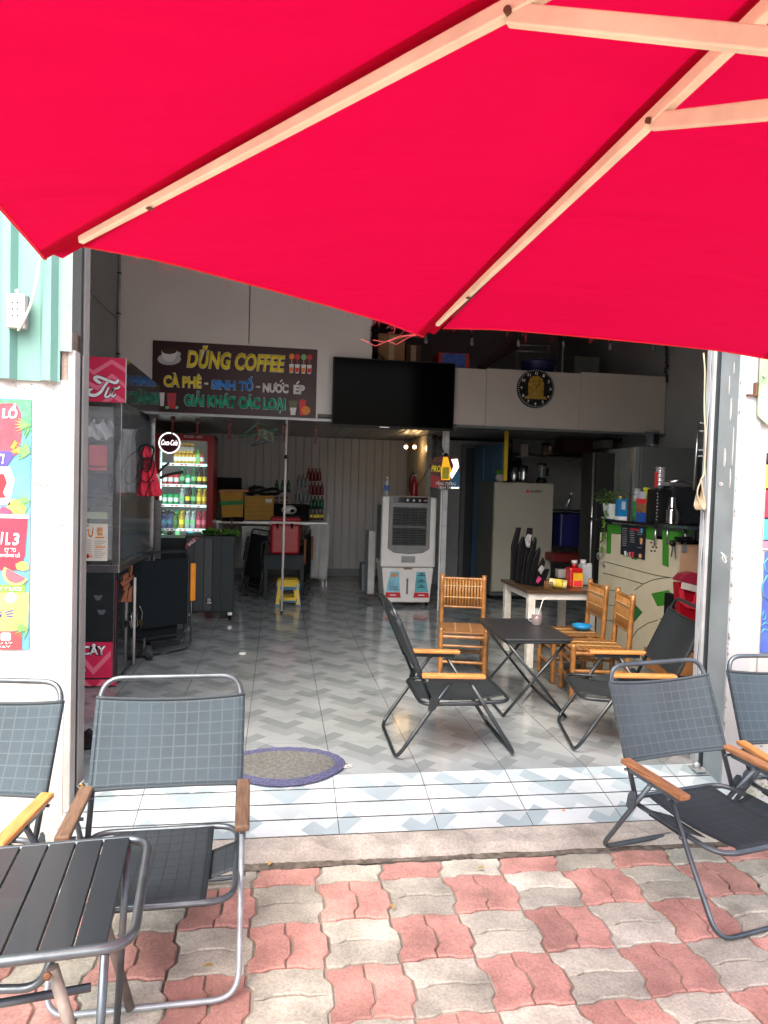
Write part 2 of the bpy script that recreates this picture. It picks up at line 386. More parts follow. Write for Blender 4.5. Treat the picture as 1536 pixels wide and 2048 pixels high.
# pavers
s_x, s_y = .2400, .2310
def bump_(t, a=.021): # single angular hump along a border
    t = t % 1
    if t < .20: return 0
    if t < .32: return a*(t-.20)/.12
    if t < .68: return a
    if t < .80: return a*(.80-t)/.12
    return 0
def VB(x, j):                                # border running away from the camera
    return lambda t: Vector((x+bump_(t), (j+t)*s_y, 0))
def HB(i, y):                                # border running across
    return lambda t: Vector(((i+t)*s_x, y+bump_(t, .013), 0))
def seq(t0, t1): return [t0]+[t for t in (.20, .32, .68, .80) if t0+.02 < t < t1-.02]
pm = MB(); ox, oy = .434-.12, -.675
for i in range(-24, 24):
    for j in range(-14, 1):
        red = (i+j) % 2 == 1; vertical = red and j < 0
        ci = 1 if red else 0
        for (p0, p1) in ((0, .5), (.5, 1)):
            if vertical:
                L, Rr, Bt, Tp = VB((i+p0)*s_x, j), VB((i+p1)*s_x, j), HB(i, j*s_y), HB(i, (j+1)*s_y)
                pts = [Bt(t) for t in seq(p0, p1)] + [Bt(p1)] + [Rr(t) for t in seq(0, 1)[1:]] + [Tp(t) for t in [p1]+seq(p0, p1)[1:][::-1]] + [Tp(p0)] + [L(t) for t in seq(0, 1)[1:][::-1]]
            else:
                L, Rr, Bt, Tp = VB(i*s_x, j), VB((i+1)*s_x, j), HB(i, (j+p0)*s_y), HB(i, (j+p1)*s_y)
                rs = [Rr(t) for t in seq(p0, p1)[1:]]; ls = [L(t) for t in seq(p0, p1)[1:][::-1]]
                B0, B1, T0, T1 = Bt(0), Bt(1), Tp(0), Tp(1)
                if p0 == .5: B0, B1 = L(.5), Rr(.5)
                if p1 == .5: T0, T1 = L(.5), Rr(.5)
                pts = [B0]+[Bt(t) for t in seq(0, 1)[1:]]+[B1]+rs+[T1]+[Tp(t) for t in seq(0, 1)[1:][::-1]]+[T0]+ls
            c = sum(pts, Vector())/len(pts)
            off = Vector((ox, oy, 0)); hz = random.uniform(-.0025, .0015); tx, ty = random.uniform(-.008, .008), random.uniform(-.008, .008)
            if c.y+oy > -.53: continue
            def ring(ins, z):
                out = []
                for p in pts:
                    d = p-c; L_ = d.length; q = c+d*(1-ins/L_); out.append(pm.v(Vector((q.x, q.y, FZ+z+hz+(q.x-c.x)*tx+(q.y-c.y)*ty))+off))
                return out
            r0, r1, r2_ = ring(.0095, 0), ring(.0056, -.0045), ring(.0050, -.02)
            pm.mi = ci; pm.face(r0)
            for a_, b_ in ((r0, r1), (r1, r2_)):
                for k in range(len(pts)): kk = (k+1) % len(pts); pm.face([a_[k], b_[k], b_[kk], a_[kk]])
struct(pm.build('pavement', [paver_grey, paver_red]))
struct(MB().box(-6, 6.2, -4.2, -.53, FZ-.06, FZ-.0095).build('pavement_bed', joint_m))
asphalt = mat('street_concrete', (.27, .265, .25), .9, var=.2, vs=20, bump=.6)
mb = MB(); mb.face([mb.v(p) for p in ((-400, -400, FZ-.12), (400, -400, FZ-.12), (400, 400, FZ-.12), (-400, 400, FZ-.12))]); struct(mb.build('ground', asphalt))

def bpx(mb, x0, y0, x1, y1, Y, dep):
    """box whose front face at distance Y spans the two photo points; depth dep away from the street"""
    a, b = PY(x0, y0, Y), PY(x1, y1, Y)
    return mb.box(min(a.x, b.x), max(a.x, b.x), Y, Y+dep, min(a.z, b.z), max(a.z, b.z))

# ---------------------------------------------------------------- building shell
def wall(name, x0, x1, y0, y1, z0, z1, m): return struct(MB().box(x0, x1, y0, y1, z0, z1).build(name, m))
wall('wall_left', -1.6, -1.5, .02, 7.5, -.05, 4.5, grey_wall)
wall('wall_right', 4.45, 4.55, .02, 7.5, -.05, 4.5, grey_wall)
wall('ceiling', -1.6, 4.55, -.17, 7.5, 4.5, 4.6, grey_wall)
wall('wall_back', -1.6, 4.55, 7.42, 7.5, -.05, 4.5, grey_wall)
wall('wall_lintel', -8, 9, -.17, .02, 3.35, 4.5, grey_wall)
wall('wall_partition', 2.13, 4.45, 6.4, 6.48, 0, 2.03, mat('dim_partition', (.30, .31, .31), .8, var=.08))
# loft
wall('loft_floor', -1.5, 4.45, 4.235, 7.42, 2.075, 2.13, mat('loft_deck', (.2, .2, .2), .7))
mb = MB()
N = 150
for i in range(N):                            # profiled metal sheet under the loft deck
    x0 = -1.5+5.95*i/N; x1 = -1.5+5.95*(i+1)/N
    za = 2.062+(.008 if i % 5 == 0 else 0); zb = 2.062+(.008 if (i+1) % 5 == 0 else 0)
    mb.face([mb.v((x0, 4.24, za)), mb.v((x1, 4.24, zb)), mb.v((x1, 7.3, zb)), mb.v((x0, 7.3, za))])
struct(mb.build('loft_soffit', mat('soffit_sheet', (.36, .37, .38), .35, metal=.6, var=.1), solid=.002))
def wall_panel(name, label, rects, y, m, d=.035):
    t = thing(name, label, 'wall panel', (0, 0, 0))
    for (x0, x1, z0, z1) in rects: MB().box(x0, x1, y, y+d, z0, z1).build('panel', m, t, bevel=.0015)
    return t
wall_panel('wall_panel', 'tall pale grey panels of the upper wall behind the coffee sign', [(-1.498, -.205, 2.10, 4.498), (-.195, 1.08, 2.10, 4.498)], 4.2, mat('white_panel', (.74, .73, .71), .55, var=.04, vs=2))  # white panels, colour raised to stand in for outside light
MB().box(-.203, -.197, 4.197, 4.2005, 2.8, 4.498).build('joint_strip', mat('rust_joint', (.16, .07, .03), .7), None)
o = bpy.data.objects['joint_strip']; tag(o, 'thin rusty brown strip on the wall joint above the coffee sign', 'strip')
wall_panel('parapet', 'cream parapet panels of the loft under the round clock', [(1.08, 2.343, 2.05, 2.66), (2.347, 3.42, 2.05, 2.672), (3.423, 4.44, 2.05, 2.69)], 4.2, panel_white)
wall_panel('loft_header', 'pale panel over the open loft front, mostly behind the red umbrella', [(1.08, 4.44, 3.2, 4.498)], 4.203, grey_wall)
t = thing('ledge_beam', 'grey steel beam along the bottom edge of the loft', 'beam')
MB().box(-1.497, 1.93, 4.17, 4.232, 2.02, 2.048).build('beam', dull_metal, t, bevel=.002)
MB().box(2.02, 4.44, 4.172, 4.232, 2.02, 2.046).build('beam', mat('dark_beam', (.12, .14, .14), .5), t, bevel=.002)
# ribbed back wall
def ribbed(x0, x1, y, z0, z1, pitch, dep, axis='x', prof=((0, 0), (.55, 0), (.62, 1), (.93, 1), (1, 0))):
    mb = MB(); xs = []; x = x0
    while x < x1:
        for f, d in prof[:-1]:
            if x+f*pitch <= x1: xs.append((x+f*pitch, d))
        x += pitch
    xs.append((x1, 0))
    for (a, da), (b, db) in zip(xs, xs[1:]):
        mb.face([mb.v((a, y-da*dep, z0)), mb.v((b, y-db*dep, z0)), mb.v((b, y-db*dep, z1)), mb.v((a, y-da*dep, z1))])
    return mb
o = ribbed(-1.49, 2.06, 7.30, .10, 2.055, .118, .012, prof=((0, 0), (.8, 0), (.86, 1), (.94, 1), (1, 0))).build('ribbed_wall', mat('ribbed_panel', (.46, .475, .48), .45, var=.05, vs=2), solid=.002)
tag(o, 'pale vertically ribbed metal wall at the back of the shop', 'wall')
struct(MB().box(-1.49, 2.06, 7.24, 7.3, 0, .10).build('wall_skirting', mat('skirting', (.2, .22, .23), .6)))
o = MB().box(2.06, 2.13, 5.9, 7.3, 0, 2.055).build('side_partition', mat('partition_cream', (.52, .46, .36), .5)); tag(o, 'narrow cream partition end beside the two lit bulbs', 'partition')
o = MB().box(2.055, 2.075, 5.86, 5.898, 0, 2.05).build('corner_post', steel); tag(o, 'slim grey corner post beside the lit bulbs', 'post')

# facade left
zw = PY(60, 757, -.17).z; zp = PY(150, 715, -.17).z
t = thing('facade_wall', 'white plastered block wall left of the shop entrance', 'wall')
MB().box(-8, -.735, -.17, .02, FZ-.05, zw).build('wall', white_plaster, t)
mb = MB(); mb.sheet(lambda u, v: Vector((-.82+u*.113, -.172+.0*v, zw+(zp-zw)*v+(.03*math.sin(u*7)+random.uniform(-.012, .012) if v > .9 else 0))), 8, 6, smooth=False)
MB().box(-.734, -.705, -.172, .03, FZ-.05, zp+.03).build('pillar_edge', mat('plaster_edge', (.44, .41, .385), .85, bump=.5), t, bevel=.004)
g = mat('plaster_dirt', (.28, .25, .22), .9)
mb = MB()
for k in range(150):
    px, py = random.choice([(random.uniform(70, 125), random.gauss(967, 1.5)), (random.uniform(68, 130), random.gauss(1050, 1.5)), (random.uniform(20, 130), random.gauss(775, 6)), (random.uniform(70, 130), random.uniform(780, 1300))])
    p = PY(px, py, -.1712); r = random.uniform(.0006, .0022); mb.ball(p, r, 5, (2.2, .3, 1), 4)
mb.build('pits', g, t)
mb = MB()
for py in (862, 965, 1052): 
    a, b = PY(66, py, -.1705), PY(133, py+1, -.1705); mb.box(a.x, b.x, -.1712, -.1695, a.z-.0015, a.z+.0012)
mb.build('block_joint', mat('faint_joint', (.60, .58, .55), .9), t)
zm0, zm1 = zw-.01, 3.5
xa = PY(120, 740, -.185).x
o = ribbed(-6, xa, -.185, zm0, zm1, .155, .032, prof=((0, 0), (.30, 0), (.42, 1), (.62, 1), (.74, 0), (1, 0))).build('corrugated_sheet', mint, solid=.0015)
tag(o, 'mint green corrugated metal sheet above the white wall', 'metal sheet')
o = ribbed(xa, -.715, -.19, zp+.02, zm1, .09, .02, prof=((0, 0), (.4, 0), (.55, 1), (.8, 1), (.95, 0), (1, 0))).build('corrugated_trim', mat('mint_grey', (.20, .28, .255), .5), solid=.0015)
tag(o, 'greyish mint corrugated strip beside the top of the entrance', 'metal sheet')
o = MB().box(xa+.001, -.7355, -.168, .02, zw-.004, zp+.12).build('broken_plaster', rough_conc('broken_brick', (.35, .27, .22)), None); tag(o, 'crumbling plaster corner under the corrugated strip', 'plaster')
for s_ in (1,):
    t = thing('shutter_rail', 'dark roller shutter rail on the left side of the entrance', 'rail')
    MB().box(-.7045, -.700, -.10, -.085, FZ+.04, 3.34).build('lip', black_metal, t)
    MB().box(-.7045, -.702, -.05, .02, -.0, 3.34).build('channel', mat('beige_channel', (.30, .285, .265), .7), t)
# facade right
xr = 2.296
t = thing('facade_pillar', 'lilac white painted pillar right of the shop entrance', 'pillar')
MB().box(xr, 2.41, -.18, .02, FZ-.05, 3.34).build('pillar', mat('lilac_plaster', (.42, .425, .445), .8, var=.05, vs=3, bump=.35), t, bevel=.004)
mb = MB()
for k in range(60):
    p = Vector((xr+random.uniform(-.001, .002), random.gauss(-.178, .003), random.uniform(0, 2))); mb.ball(p, random.uniform(.001, .005), 5, (1, 1, 2.5), 4)
mb.build('chips', g, t)
wall('facade_wall_right', 2.412, 9, -.165, .02, FZ-.05, 3.34, white_plaster)
for nm in ('facade_wall_right',):
    o = bpy.data.objects[nm]; del o['kind']; o.name = 'facade_wall'; tag(o, 'white plastered wall with posters at the right edge', 'wall')
mb = MB()
for k in range(160):
    p = Vector((random.uniform(2.42, 2.9), -.1655, FZ+abs(random.gauss(0, .12))+.02)); mb.ball(p, random.uniform(.003, .014), 6, (1.5, .15, 1), 4)
o2 = mb.build('mildew', mat('mildew', (.34, .36, .26), .9, var=.4), o)
t = thing('shutter_rail', 'steel roller shutter rail with chipped paint on the right side of the entrance', 'rail')
MB().box(2.289, xr, -.176, -.03, slope(-.17)-.03, 3.33).build('plate', mat('pale_steel', (.30, .35, .37), .45, metal=.3, var=.18, vs=4), t, bevel=.001)
MB().box(2.277, xr, -.030, -.012, -.01, 3.33).build('slot', black_metal, t)
MB().box(2.263, xr, -.012, .012, 0, 3.33).build('outer_lip', mat('chalk_paint', (.36, .39, .41), .7, var=.15, vs=9, bump=.4), t, bevel=.003)
mb = MB()
for (a, b, c, d) in ((-.13, 1.98, .006, .03), (-.09, 1.55, .012, .05), (-.15, 1.6, .006, .10), (-.12, 1.78, .01, .06), (-.14, 1.45, .008, .05), (-.07, 1.42, .02, .012), (-.10, 1.9, .006, .05)):
    mb.ball((2.2888, a, b), 1, 8, (.0012, c, d), 6)
mb.build('paint_smear', mat('smear', (.42, .42, .41), .8), t)
# broken render edge inside the right jamb
mb = MB(); mb.sheet(lambda u, v: Vector((2.2625-.6*(.003+.003*math.sin(u*31)+.004*math.sin(u*77+1)+.010*max(0, math.sin(u*13+2))**8)*(1-v), .013+v*.03, .3+u*2.9)), 60, 2, smooth=False)
o = mb.build('render_edge', mat('render_paint', (.36, .39, .41), .8), solid=.004); tag(o, 'ragged pale render edge inside the right shutter rail', 'plaster')
wall('wall_return', 2.275, 4.5, .022, .06, 0, 3.35, grey_wall); wall('wall_return_left', -1.5, -.71, .032, .06, 0, 3.35, grey_wall)

# ---------------------------------------------------------------- red umbrella
APX = Vector((.98, -2.60, 2.27))
canopy_m = bpy.data.materials.new('umbrella_cloth'); canopy_m.use_nodes = True
n, l = canopy_m.node_tree.nodes, canopy_m.node_tree.links; b = n['Principled BSDF']; out_ = n['Material Output']
b.inputs['Base Color'].default_value = (.52, .0008, .030, 1); b.inputs['Roughness'].default_value = .8; b.inputs['Specular IOR Level'].default_value = .1
tr = n.new('ShaderNodeBsdfTranslucent'); tr.inputs[0].default_value = (.25, .0005, .022, 1)
mxs = n.new('ShaderNodeMixShader'); mxs.inputs[0].default_value = .5; l.new(b.outputs[0], mxs.inputs[1]); l.new(tr.outputs[0], mxs.inputs[2]); l.new(mxs.outputs[0], out_.inputs[0])
tc = n.new('ShaderNodeTexCoord'); nz = n.new('ShaderNodeTexNoise'); nz.inputs['Scale'].default_value = 900; nz.inputs['Detail'].default_value = 1; l.new(tc.outputs['Object'], nz.inputs[0])
bp = n.new('ShaderNodeBump'); bp.inputs['Strength'].default_value = .15; bp.inputs['Distance'].default_value = .001; l.new(nz.outputs[0], bp.inputs['Height']); l.new(bp.outputs[0], b.inputs['Normal'])
n3 = n.new('ShaderNodeTexNoise'); n3.inputs['Scale'].default_value = 3; n3.inputs['Detail'].default_value = 5; l.new(tc.outputs['Object'], n3.inputs[0])
mpw = n.new('ShaderNodeMapping'); mpw.inputs['Scale'].default_value = (1.2, 5, 3); mpw.inputs['Rotation'].default_value = (0, 0, .5); l.new(tc.outputs['Object'], mpw.inputs[0])
nw = n.new('ShaderNodeTexNoise'); nw.inputs['Scale'].default_value = 1.6; nw.inputs['Detail'].default_value = 3; nw.inputs['Distortion'].default_value = .6; l.new(mpw.outputs[0], nw.inputs[0])
bw = n.new('ShaderNodeBump'); bw.inputs['Strength'].default_value = .22; bw.inputs['Distance'].default_value = .035; l.new(nw.outputs[0], bw.inputs['Height']); l.new(bw.outputs[0], bp.inputs['Normal']); l.new(bp.outputs[0], tr.inputs['Normal'])
mr = n.new('ShaderNodeMapRange'); mr.inputs[3].default_value = .38; mr.inputs[4].default_value = .60; l.new(n3.outputs[0], mr.inputs[0]); l.new(mr.outputs[0], mxs.inputs[0])
rib_m = mat('cream_painted_rib', (.80, .69, .49), .5, var=.12, vs=12, bump=.3, bs=40, stretch=(1, 1, 1))
T1 = PZ(88, 510, 1.88); T2 = PZ(846, 668, 1.88)
def tp(ang, z, r=1.74): return Vector((APX.x+r*math.cos(R(ang)), APX.y+r*math.sin(R(ang)), z))
T = [tp(183, 2.06), T1, T2, tp(62, 1.842), tp(23, 1.86), tp(-17, 1.88), tp(-57, 1.88), tp(-98, 1.9), tp(-140, 1.95)]
AS = {1: PY(164, 484, T1.y-.015), 2: PY(884, 651, T2.y-.015)}   # cloth starts at the rib end, the corner flap hangs beyond it
um = thing('patio_umbrella', 'large red patio umbrella with cream wooden ribs spread over the pavement', 'umbrella', (1.02, -2.60, FZ))
off = -Vector((1.02, -2.60, FZ))
mb = MB(); NR, NT = 22, 14
for i in range(9):
    A, B = T[i], T[(i+1) % 9]
    cav = .006 if i in (1, 2) else .03
    if i in AS: A = AS[i]
    def f(u, v, A=A, B=B, cav=cav):
        e = A.lerp(B, v); k = 4*v*(1-v)
        e = APX.lerp(e, 1-cav*k)
        p = APX.lerp(e, u)
        p.z += .022*k*u*(1-u)*2 - .010*math.sin(u*9+v*5)*k*.15
        # fabric pulled down a little towards each pocket
        p.z += -.012*max(0, 1-6*min(v, 1-v))*u*u
        return p+off
    mb.sheet(f, NR, NT)
for i in (1, 2):
    mb.sheet(lambda u, v, i=i: APX.lerp(T[i].lerp(AS[i], v), u)+off+Vector((0, 0, .004*math.sin(v*math.pi)*u)), 22, 3)
bmesh.ops.remove_doubles(mb.b, verts=mb.b.verts, dist=1e-4)
canopy = mb.build('canopy', canopy_m, um)
for i in range(9):
    A, B, Z_ = T[i], T[(i+1) % 9], T[i-1]
    sl_, sr_ = (Z_-A).normalized(), (B-A).normalized()
    def tape_(u, v, A=A, sl_=sl_, sr_=sr_):
        w2_ = .035*(.35+.65*u); k = 2*v-1; p = APX.lerp(A, .03+u*.965)+(sr_ if k > 0 else sl_)*abs(k)*w2_
        return p+off+Vector((0, 0, .006-.008*u*abs(k)+.002*math.sin(u*23+i)))
    MB().sheet(tape_, 24, 4).build('rib_shade_strip', canopy_m, canopy)  # second cloth layer added to block light and darken bands along the ribs
# hem and stray threads
mb = MB()
for i in range(9):
    A, B = AS.get(i, T[i]), T[(i+1) % 9]; pts = []
    for k in range(15):
        v = k/14; e = APX.lerp(A.lerp(B, v), 1-(.006 if i in (1, 2) else .03)*4*v*(1-v)-.004); e.z -= .012*max(0, 1-6*min(v, 1-v)); pts.append(e+off)
    mb.tube(pts, .0028, 6)
mb.build('hem', mat('hem_red', (.70, .01, .03), .8), canopy)
mb = MB()
rnd = random.Random(3)
for k in range(44):
    v = rnd.choice([rnd.uniform(.12, .34), rnd.uniform(.35, .98), rnd.uniform(.8, 1)]); A, B = (AS[1], T2) if k < 34 else (AS[2], T[3])
    if k >= 34: v = rnd.uniform(0, .5)
    e = APX.lerp(A.lerp(B, v), 1-.006*4*v*(1-v)); L_ = rnd.uniform(.006, .034); d = Vector((rnd.uniform(-1, 1), rnd.uniform(-.4, .4), rnd.uniform(-1.1, -.1)))*L_
    pts = [e+off, e+off+d*.4+Vector((0, 0, .004)), e+off+d*.8+Vector((rnd.uniform(-.01, .01), 0, -.004)), e+off+d+Vector((rnd.uniform(-.012, .012), 0, 0))]
    mb.tube(pts, .0004, 4)
for (dx, L_) in ((-.02, .09), (.0, .13), (-.05, .16)):
    e = T2+off; mb.tube([e, e+Vector((-L_*.5, 0, -.012)), e+Vector((-L_, .0, -.035+dx*.3)), e+Vector((-L_*1.3, 0, -.03))], .0007, 4)
mb.build('loose_threads', mat('thread', (.50, .05, .06), .8), canopy)
hub = Vector((.995, -2.615, 1.825))
rt1 = PY(160, 470, T1.y-.085); rt2 = PY(874, 641, T2.y-.10)
for i in range(9):
    tip = T[i]
    e = {1: rt1, 2: rt2}.get(i, APX.lerp(tip, .94))
    a = APX+(tip-APX).normalized()*.04; a.z -= .02
    e = Vector(e); e.z -= .004
    d = (e-a).normalized(); side = d.cross(Vector((0, 0, 1))).normalized(); up = side.cross(d).normalized()
    w_, h_ = .0135, .0165
    P = []
    for q, tap in ((a, 1), (e, .5)):
        P.append([q-up*2*h_*tap+side*w_*tap*s_ for s_ in (-1, 1)]+[q+side*w_*tap*s_ for s_ in (1, -1)])
    V8 = [p+off for p in (P[0][0], P[1][0], P[1][1], P[0][1], P[0][3], P[1][3], P[1][2], P[0][2])]
    rb = MB().hexa(V8).build('rib', rib_m, um, bevel=.003)
    k = {1: .52, 2: .58}.get(i, .55)
    j = a.lerp(e, k)+off; j.z -= .022
    if i == 1: j = None
    if i == 1:
        # strut of the left rib leaves it where both meet the photograph's upper edge
        best = min((abs((a.lerp(e, t)-CAM).normalized().dot(ray(1022, -8))-1), t) for t in [x/400 for x in range(401)])
        j = a.lerp(e, best[1])+off; j.z -= .024
    if i == 2:
        best = min((abs((a.lerp(e, t)-CAM).normalized().dot(ray(1303, 212))-1), t) for t in [x/400 for x in range(401)])
        j = a.lerp(e, best[1])+off; j.z -= .022
    hh = hub+off
    d = (hh-j).normalized(); side = d.cross(Vector((0, 0, 1))).normalized(); up = side.cross(d).normalized()
    w2, h2 = .0085, .0155
    V8 = []
    for q in (j, hh): pass
    V8 = [j-up*h2-side*w2, hh-up*h2-side*w2, hh-up*h2+side*w2, j-up*h2+side*w2, j+up*h2-side*w2, hh+up*h2-side*w2, hh+up*h2+side*w2, j+up*h2+side*w2]
    st = MB().hexa(V8).build('strut', rib_m, rb, bevel=.003)
    MB().cyl(j-side*.016, j+side*.016, .006).build('bolt', mat('rust', (.12, .05, .025), .8, bump=.4), rb)
    q = a.lerp(e, .86)+off; q.z -= .0245
    MB().ball(q+side*.004, .006, 8, (1.4, 1.2, .5)).build('rivet', MATS['rust'], rb)
MB().cyl((0, 0, .02), (APX.x-1.02, 0, APX.z-FZ+.02), .021).build('pole', rib_m, um)
MB().lathe((APX.x-1.02+.002, 0, hub.z-FZ-.04), [(.022, 0), (.05, .0), (.05, .08), (.022, .08)]).build('hub', rib_m, um)
MB().lathe((APX.x-1.02, 0, APX.z-FZ-.03), [(.022, 0), (.05, .0), (.05, .04), (.02, .08), (.012, .12)]).build('finial', rib_m, um)
MB().lathe((0, 0, 0), [(.22, 0), (.22, .05), (.18, .08), (.04, .09), (.04, .3), (.025, .3)], 32).build('base', kerb_m, um)

# ---------------------------------------------------------------- folding armchairs
def flatbar(mb, pts, w_=.0075, h_=.0115, seg=8): return mb.tube(pts, 1, seg, flat=(w_, h_))
def make_chair(label, group, woods=(wood_orange, wood_orange), worn=None):
    t = thing('folding_armchair', label, 'armchair', group=group); x0 = -.3; W = .262; w_ = .245
    tube_m = worn or black_metal
    P1 = Vector((.175+x0, 0, .285)); TOP = Vector((-.035+x0, 0, .765)); BD = (TOP-P1)
    yv = Vector((0, 1, 0))
    pts = [P1-yv*w_, TOP-yv*w_, TOP+yv*w_, P1+yv*w_]
    MB().tube(rounded(pts, .075, 7), .0098, 10).build('back_frame', tube_m, t)
    nrm = BD.cross(yv).normalized()
    if nrm.x < 0: nrm = -nrm
    def back(u, v):
        k = .27+v*.61; sag = (1-(2*u-1)**2)
        p = P1+BD*k+yv*(w_+.013)*(2*u-1); p += nrm*(.012-.028*sag*(.6+.4*math.sin(v*math.pi))); p.z += -.016*sag*(v-.3); return p
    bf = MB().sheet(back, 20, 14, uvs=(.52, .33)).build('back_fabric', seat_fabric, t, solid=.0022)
    for (va, vb) in ((.965, 1.0), (0, .035)):
        MB().sheet(lambda u, v: back(u, va+(vb-va)*v)+nrm*.0028, 16, 1, uvs=(.01, .01)).build('stitched_hem', mat('hem_fabric', (.030, .042, .050), .7, bump=.4, bs=300), bf, solid=.0012)
    for s_ in (-1, 1):
        mb = MB(); mb.sheet(lambda u, v: P1+BD*(.27+v*.61)+yv*s_*(w_+.0005)+Vector((math.cos(u*math.pi*1.5), 0, 0))*0+nrm*.0125*math.cos(u*4.2)+yv*s_*.0135*math.sin(u*4.2), 8, 8, uvs=(.04, .33))
        mb.build('fabric_sleeve', seat_fabric, bf, solid=.0015)
    zs = .275
    loop = [(.125+x0, -w_, zs), (.59+x0, -w_, zs+.012), (.59+x0, w_, zs+.012), (.125+x0, w_, zs)]
    MB().tube(rounded(loop, .085, 7, closed=True), .0098, 10, closed=True).build('seat_frame', tube_m, t)
    def seat(u, v):
        x = .118+x0+u*.48; y = (2*v-1)*.165; e = min(u, 1-u)
        return Vector((x, y, zs+.012*u+.0125-.030*math.sin(math.pi*u)*(1-.3*(2*v-1)**2)-(.018 if e < .01 else 0)))
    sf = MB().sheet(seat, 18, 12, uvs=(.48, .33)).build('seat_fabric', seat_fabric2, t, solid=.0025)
    for s_ in (-1, 1):
        mb = MB(); mb.sheet(lambda u, v: Vector((.26+x0+u*.17, s_*(.15+v*.108), zs+.003-.022*(1-v)+.016*v-(.022 if v > .99 else 0))), 6, 8, uvs=(.17, .11))
        mb.build('side_flap', seat_fabric2, sf, solid=.002)
    for nm, fx, fz, ax, az in (('rear_leg_frame', 0, .011, .27, .40), ('front_leg_frame', .615, .011, .368, .388)):
        pts = [(ax+x0, -W, az), (fx+x0, -W, fz), (fx+x0, W, fz), (ax+x0, W, az)]
        flatbar(MB(), rounded(pts, .07, 7), .0085, .0105).build(nm, tube_m, t)
    for s_, wd in ((-1, woods[0]), (1, woods[1])):
        arm = MB().box(.105+x0, .43+x0, s_*W-.0225, s_*W+.0225, .414, .434, Matrix.Rotation(R(1.5), 4, 'Y')).build('armrest', wd, t, bevel=.006)
        MB().box(.14+x0, .40+x0, s_*W-.007, s_*W+.007, .392, .4135, Matrix.Rotation(R(1.5), 4, 'Y')).build('arm_rail', tube_m, arm)
        for (px, pz) in ((.27, .397), (.368, .386), (.437, .277), (.135, .40)):
            MB().cyl((px+x0, s_*(W-.024), pz), (px+x0, s_*(W+.013), pz), .006, seg=8).build('bolt', tube_m, t)
        mb = MB(); mb.cyl((.175+x0, s_*(W-.024), .285), (.175+x0, s_*(W+.013), .285), .006, seg=8)
        mb.prism([(.150, .262), (.172, .250), (.192, .262), (.205, .315), (.192, .335), (.172, .33), (.158, .31)], (x0, s_*(W+.009), 0), (1, 0, 0), (0, 0, 1), (0, 1, 0), -.002, .002)
        mb.build('pivot_plate', tube_m, t)
    return t
G1, G2 = 'folding armchairs on the pavement', 'folding armchairs inside the entrance'
# inside, left of the black table: faces right
ca = make_chair('black folding armchair seen side-on, left of the small black table', G2)
ca.location = (.7485+.3, .40, 0); ca.rotation_euler = (0, 0, R(-.5))
cb = dup(ca, (2.07, .33, 0), R(167.5), 'black folding armchair right of the small black table, turned towards it', G2)
cb.location = (2.06, .36, 0)
cd_ = make_chair('dark folding armchair with brown worn armrests and full check back, left of the entrance', G1, (wood_brown, wood_brown), grey_tube)
zf = FZ+.002
def facing(rear, ang): return rear
cd_.location = (-.217, -.945, FZ+.004); cd_.rotation_euler = (0, R(1.0), R(-88))
silver_bar = mat('worn_silver_bar', (.34, .38, .41), .38, metal=.4, var=.2, vs=18)
cc = dup(cd_, (1.81, -.80, FZ+.006), R(-78), 'dark folding armchair with worn orange armrests standing right of centre on the pavers', G1, rot=(0, R(1.2), R(-78)))
for c in kids(cc):
    if c.name.startswith('armrest'): c.data = c.data.copy(); c.data.materials[0] = mat('worn_orange_wood', (.34, .15, .06), .5, var=.45, vs=16, stretch=(1, 14, 14))
for c in kids(cd_):
    if c.name.startswith('front_leg_frame'): c.data = c.data.copy(); c.data.materials[0] = silver_bar
ce = dup(ca, (2.395, -.70, FZ+.004), R(-90), 'dark folding armchair cut off by the right edge of the photo', G1, rot=(0, R(1), R(-90)))
cf = dup(ca, (-.885, -.95, FZ+.002), R(-98), 'dark folding armchair with orange armrest cut off by the left edge of the photo', G1, rot=(0, R(.5), R(-98)))
for c_ in (ce, cf):
    for c in kids(c_):
        if c.name.split('.')[0] in ('back_frame', 'seat_frame', 'rear_leg_frame', 'front_leg_frame', 'pivot_plate'):
            c.data = c.data.copy(); c.data.materials[0] = grey_tube

pale_fab = check_fabric('faded_check_fabric', (.060, .080, .092), (.085, .108, .122), .042)  # same cloth in a lighter colour, standing in for stronger light on this chair
for c in kids(cc):
    if c.name.startswith('back_fabric'):
        c.data = c.data.copy(); c.data.materials[0] = pale_fab
        for q in kids(c): q.data = q.data.copy(); q.data.materials[0] = pale_fab
dark_fab = check_fabric('shaded_seat_fabric', (.009, .014, .017), (.014, .020, .024), .042)
for c_ in (ca, cb):
    for c in kids(c_):
        for q in [c]+kids(c):
            if q.name.split('.')[0] in ('back_fabric', 'seat_fabric', 'side_flap', 'fabric_sleeve', 'stitched_hem'): q.data = q.data.copy(); q.data.materials[0] = dark_fab
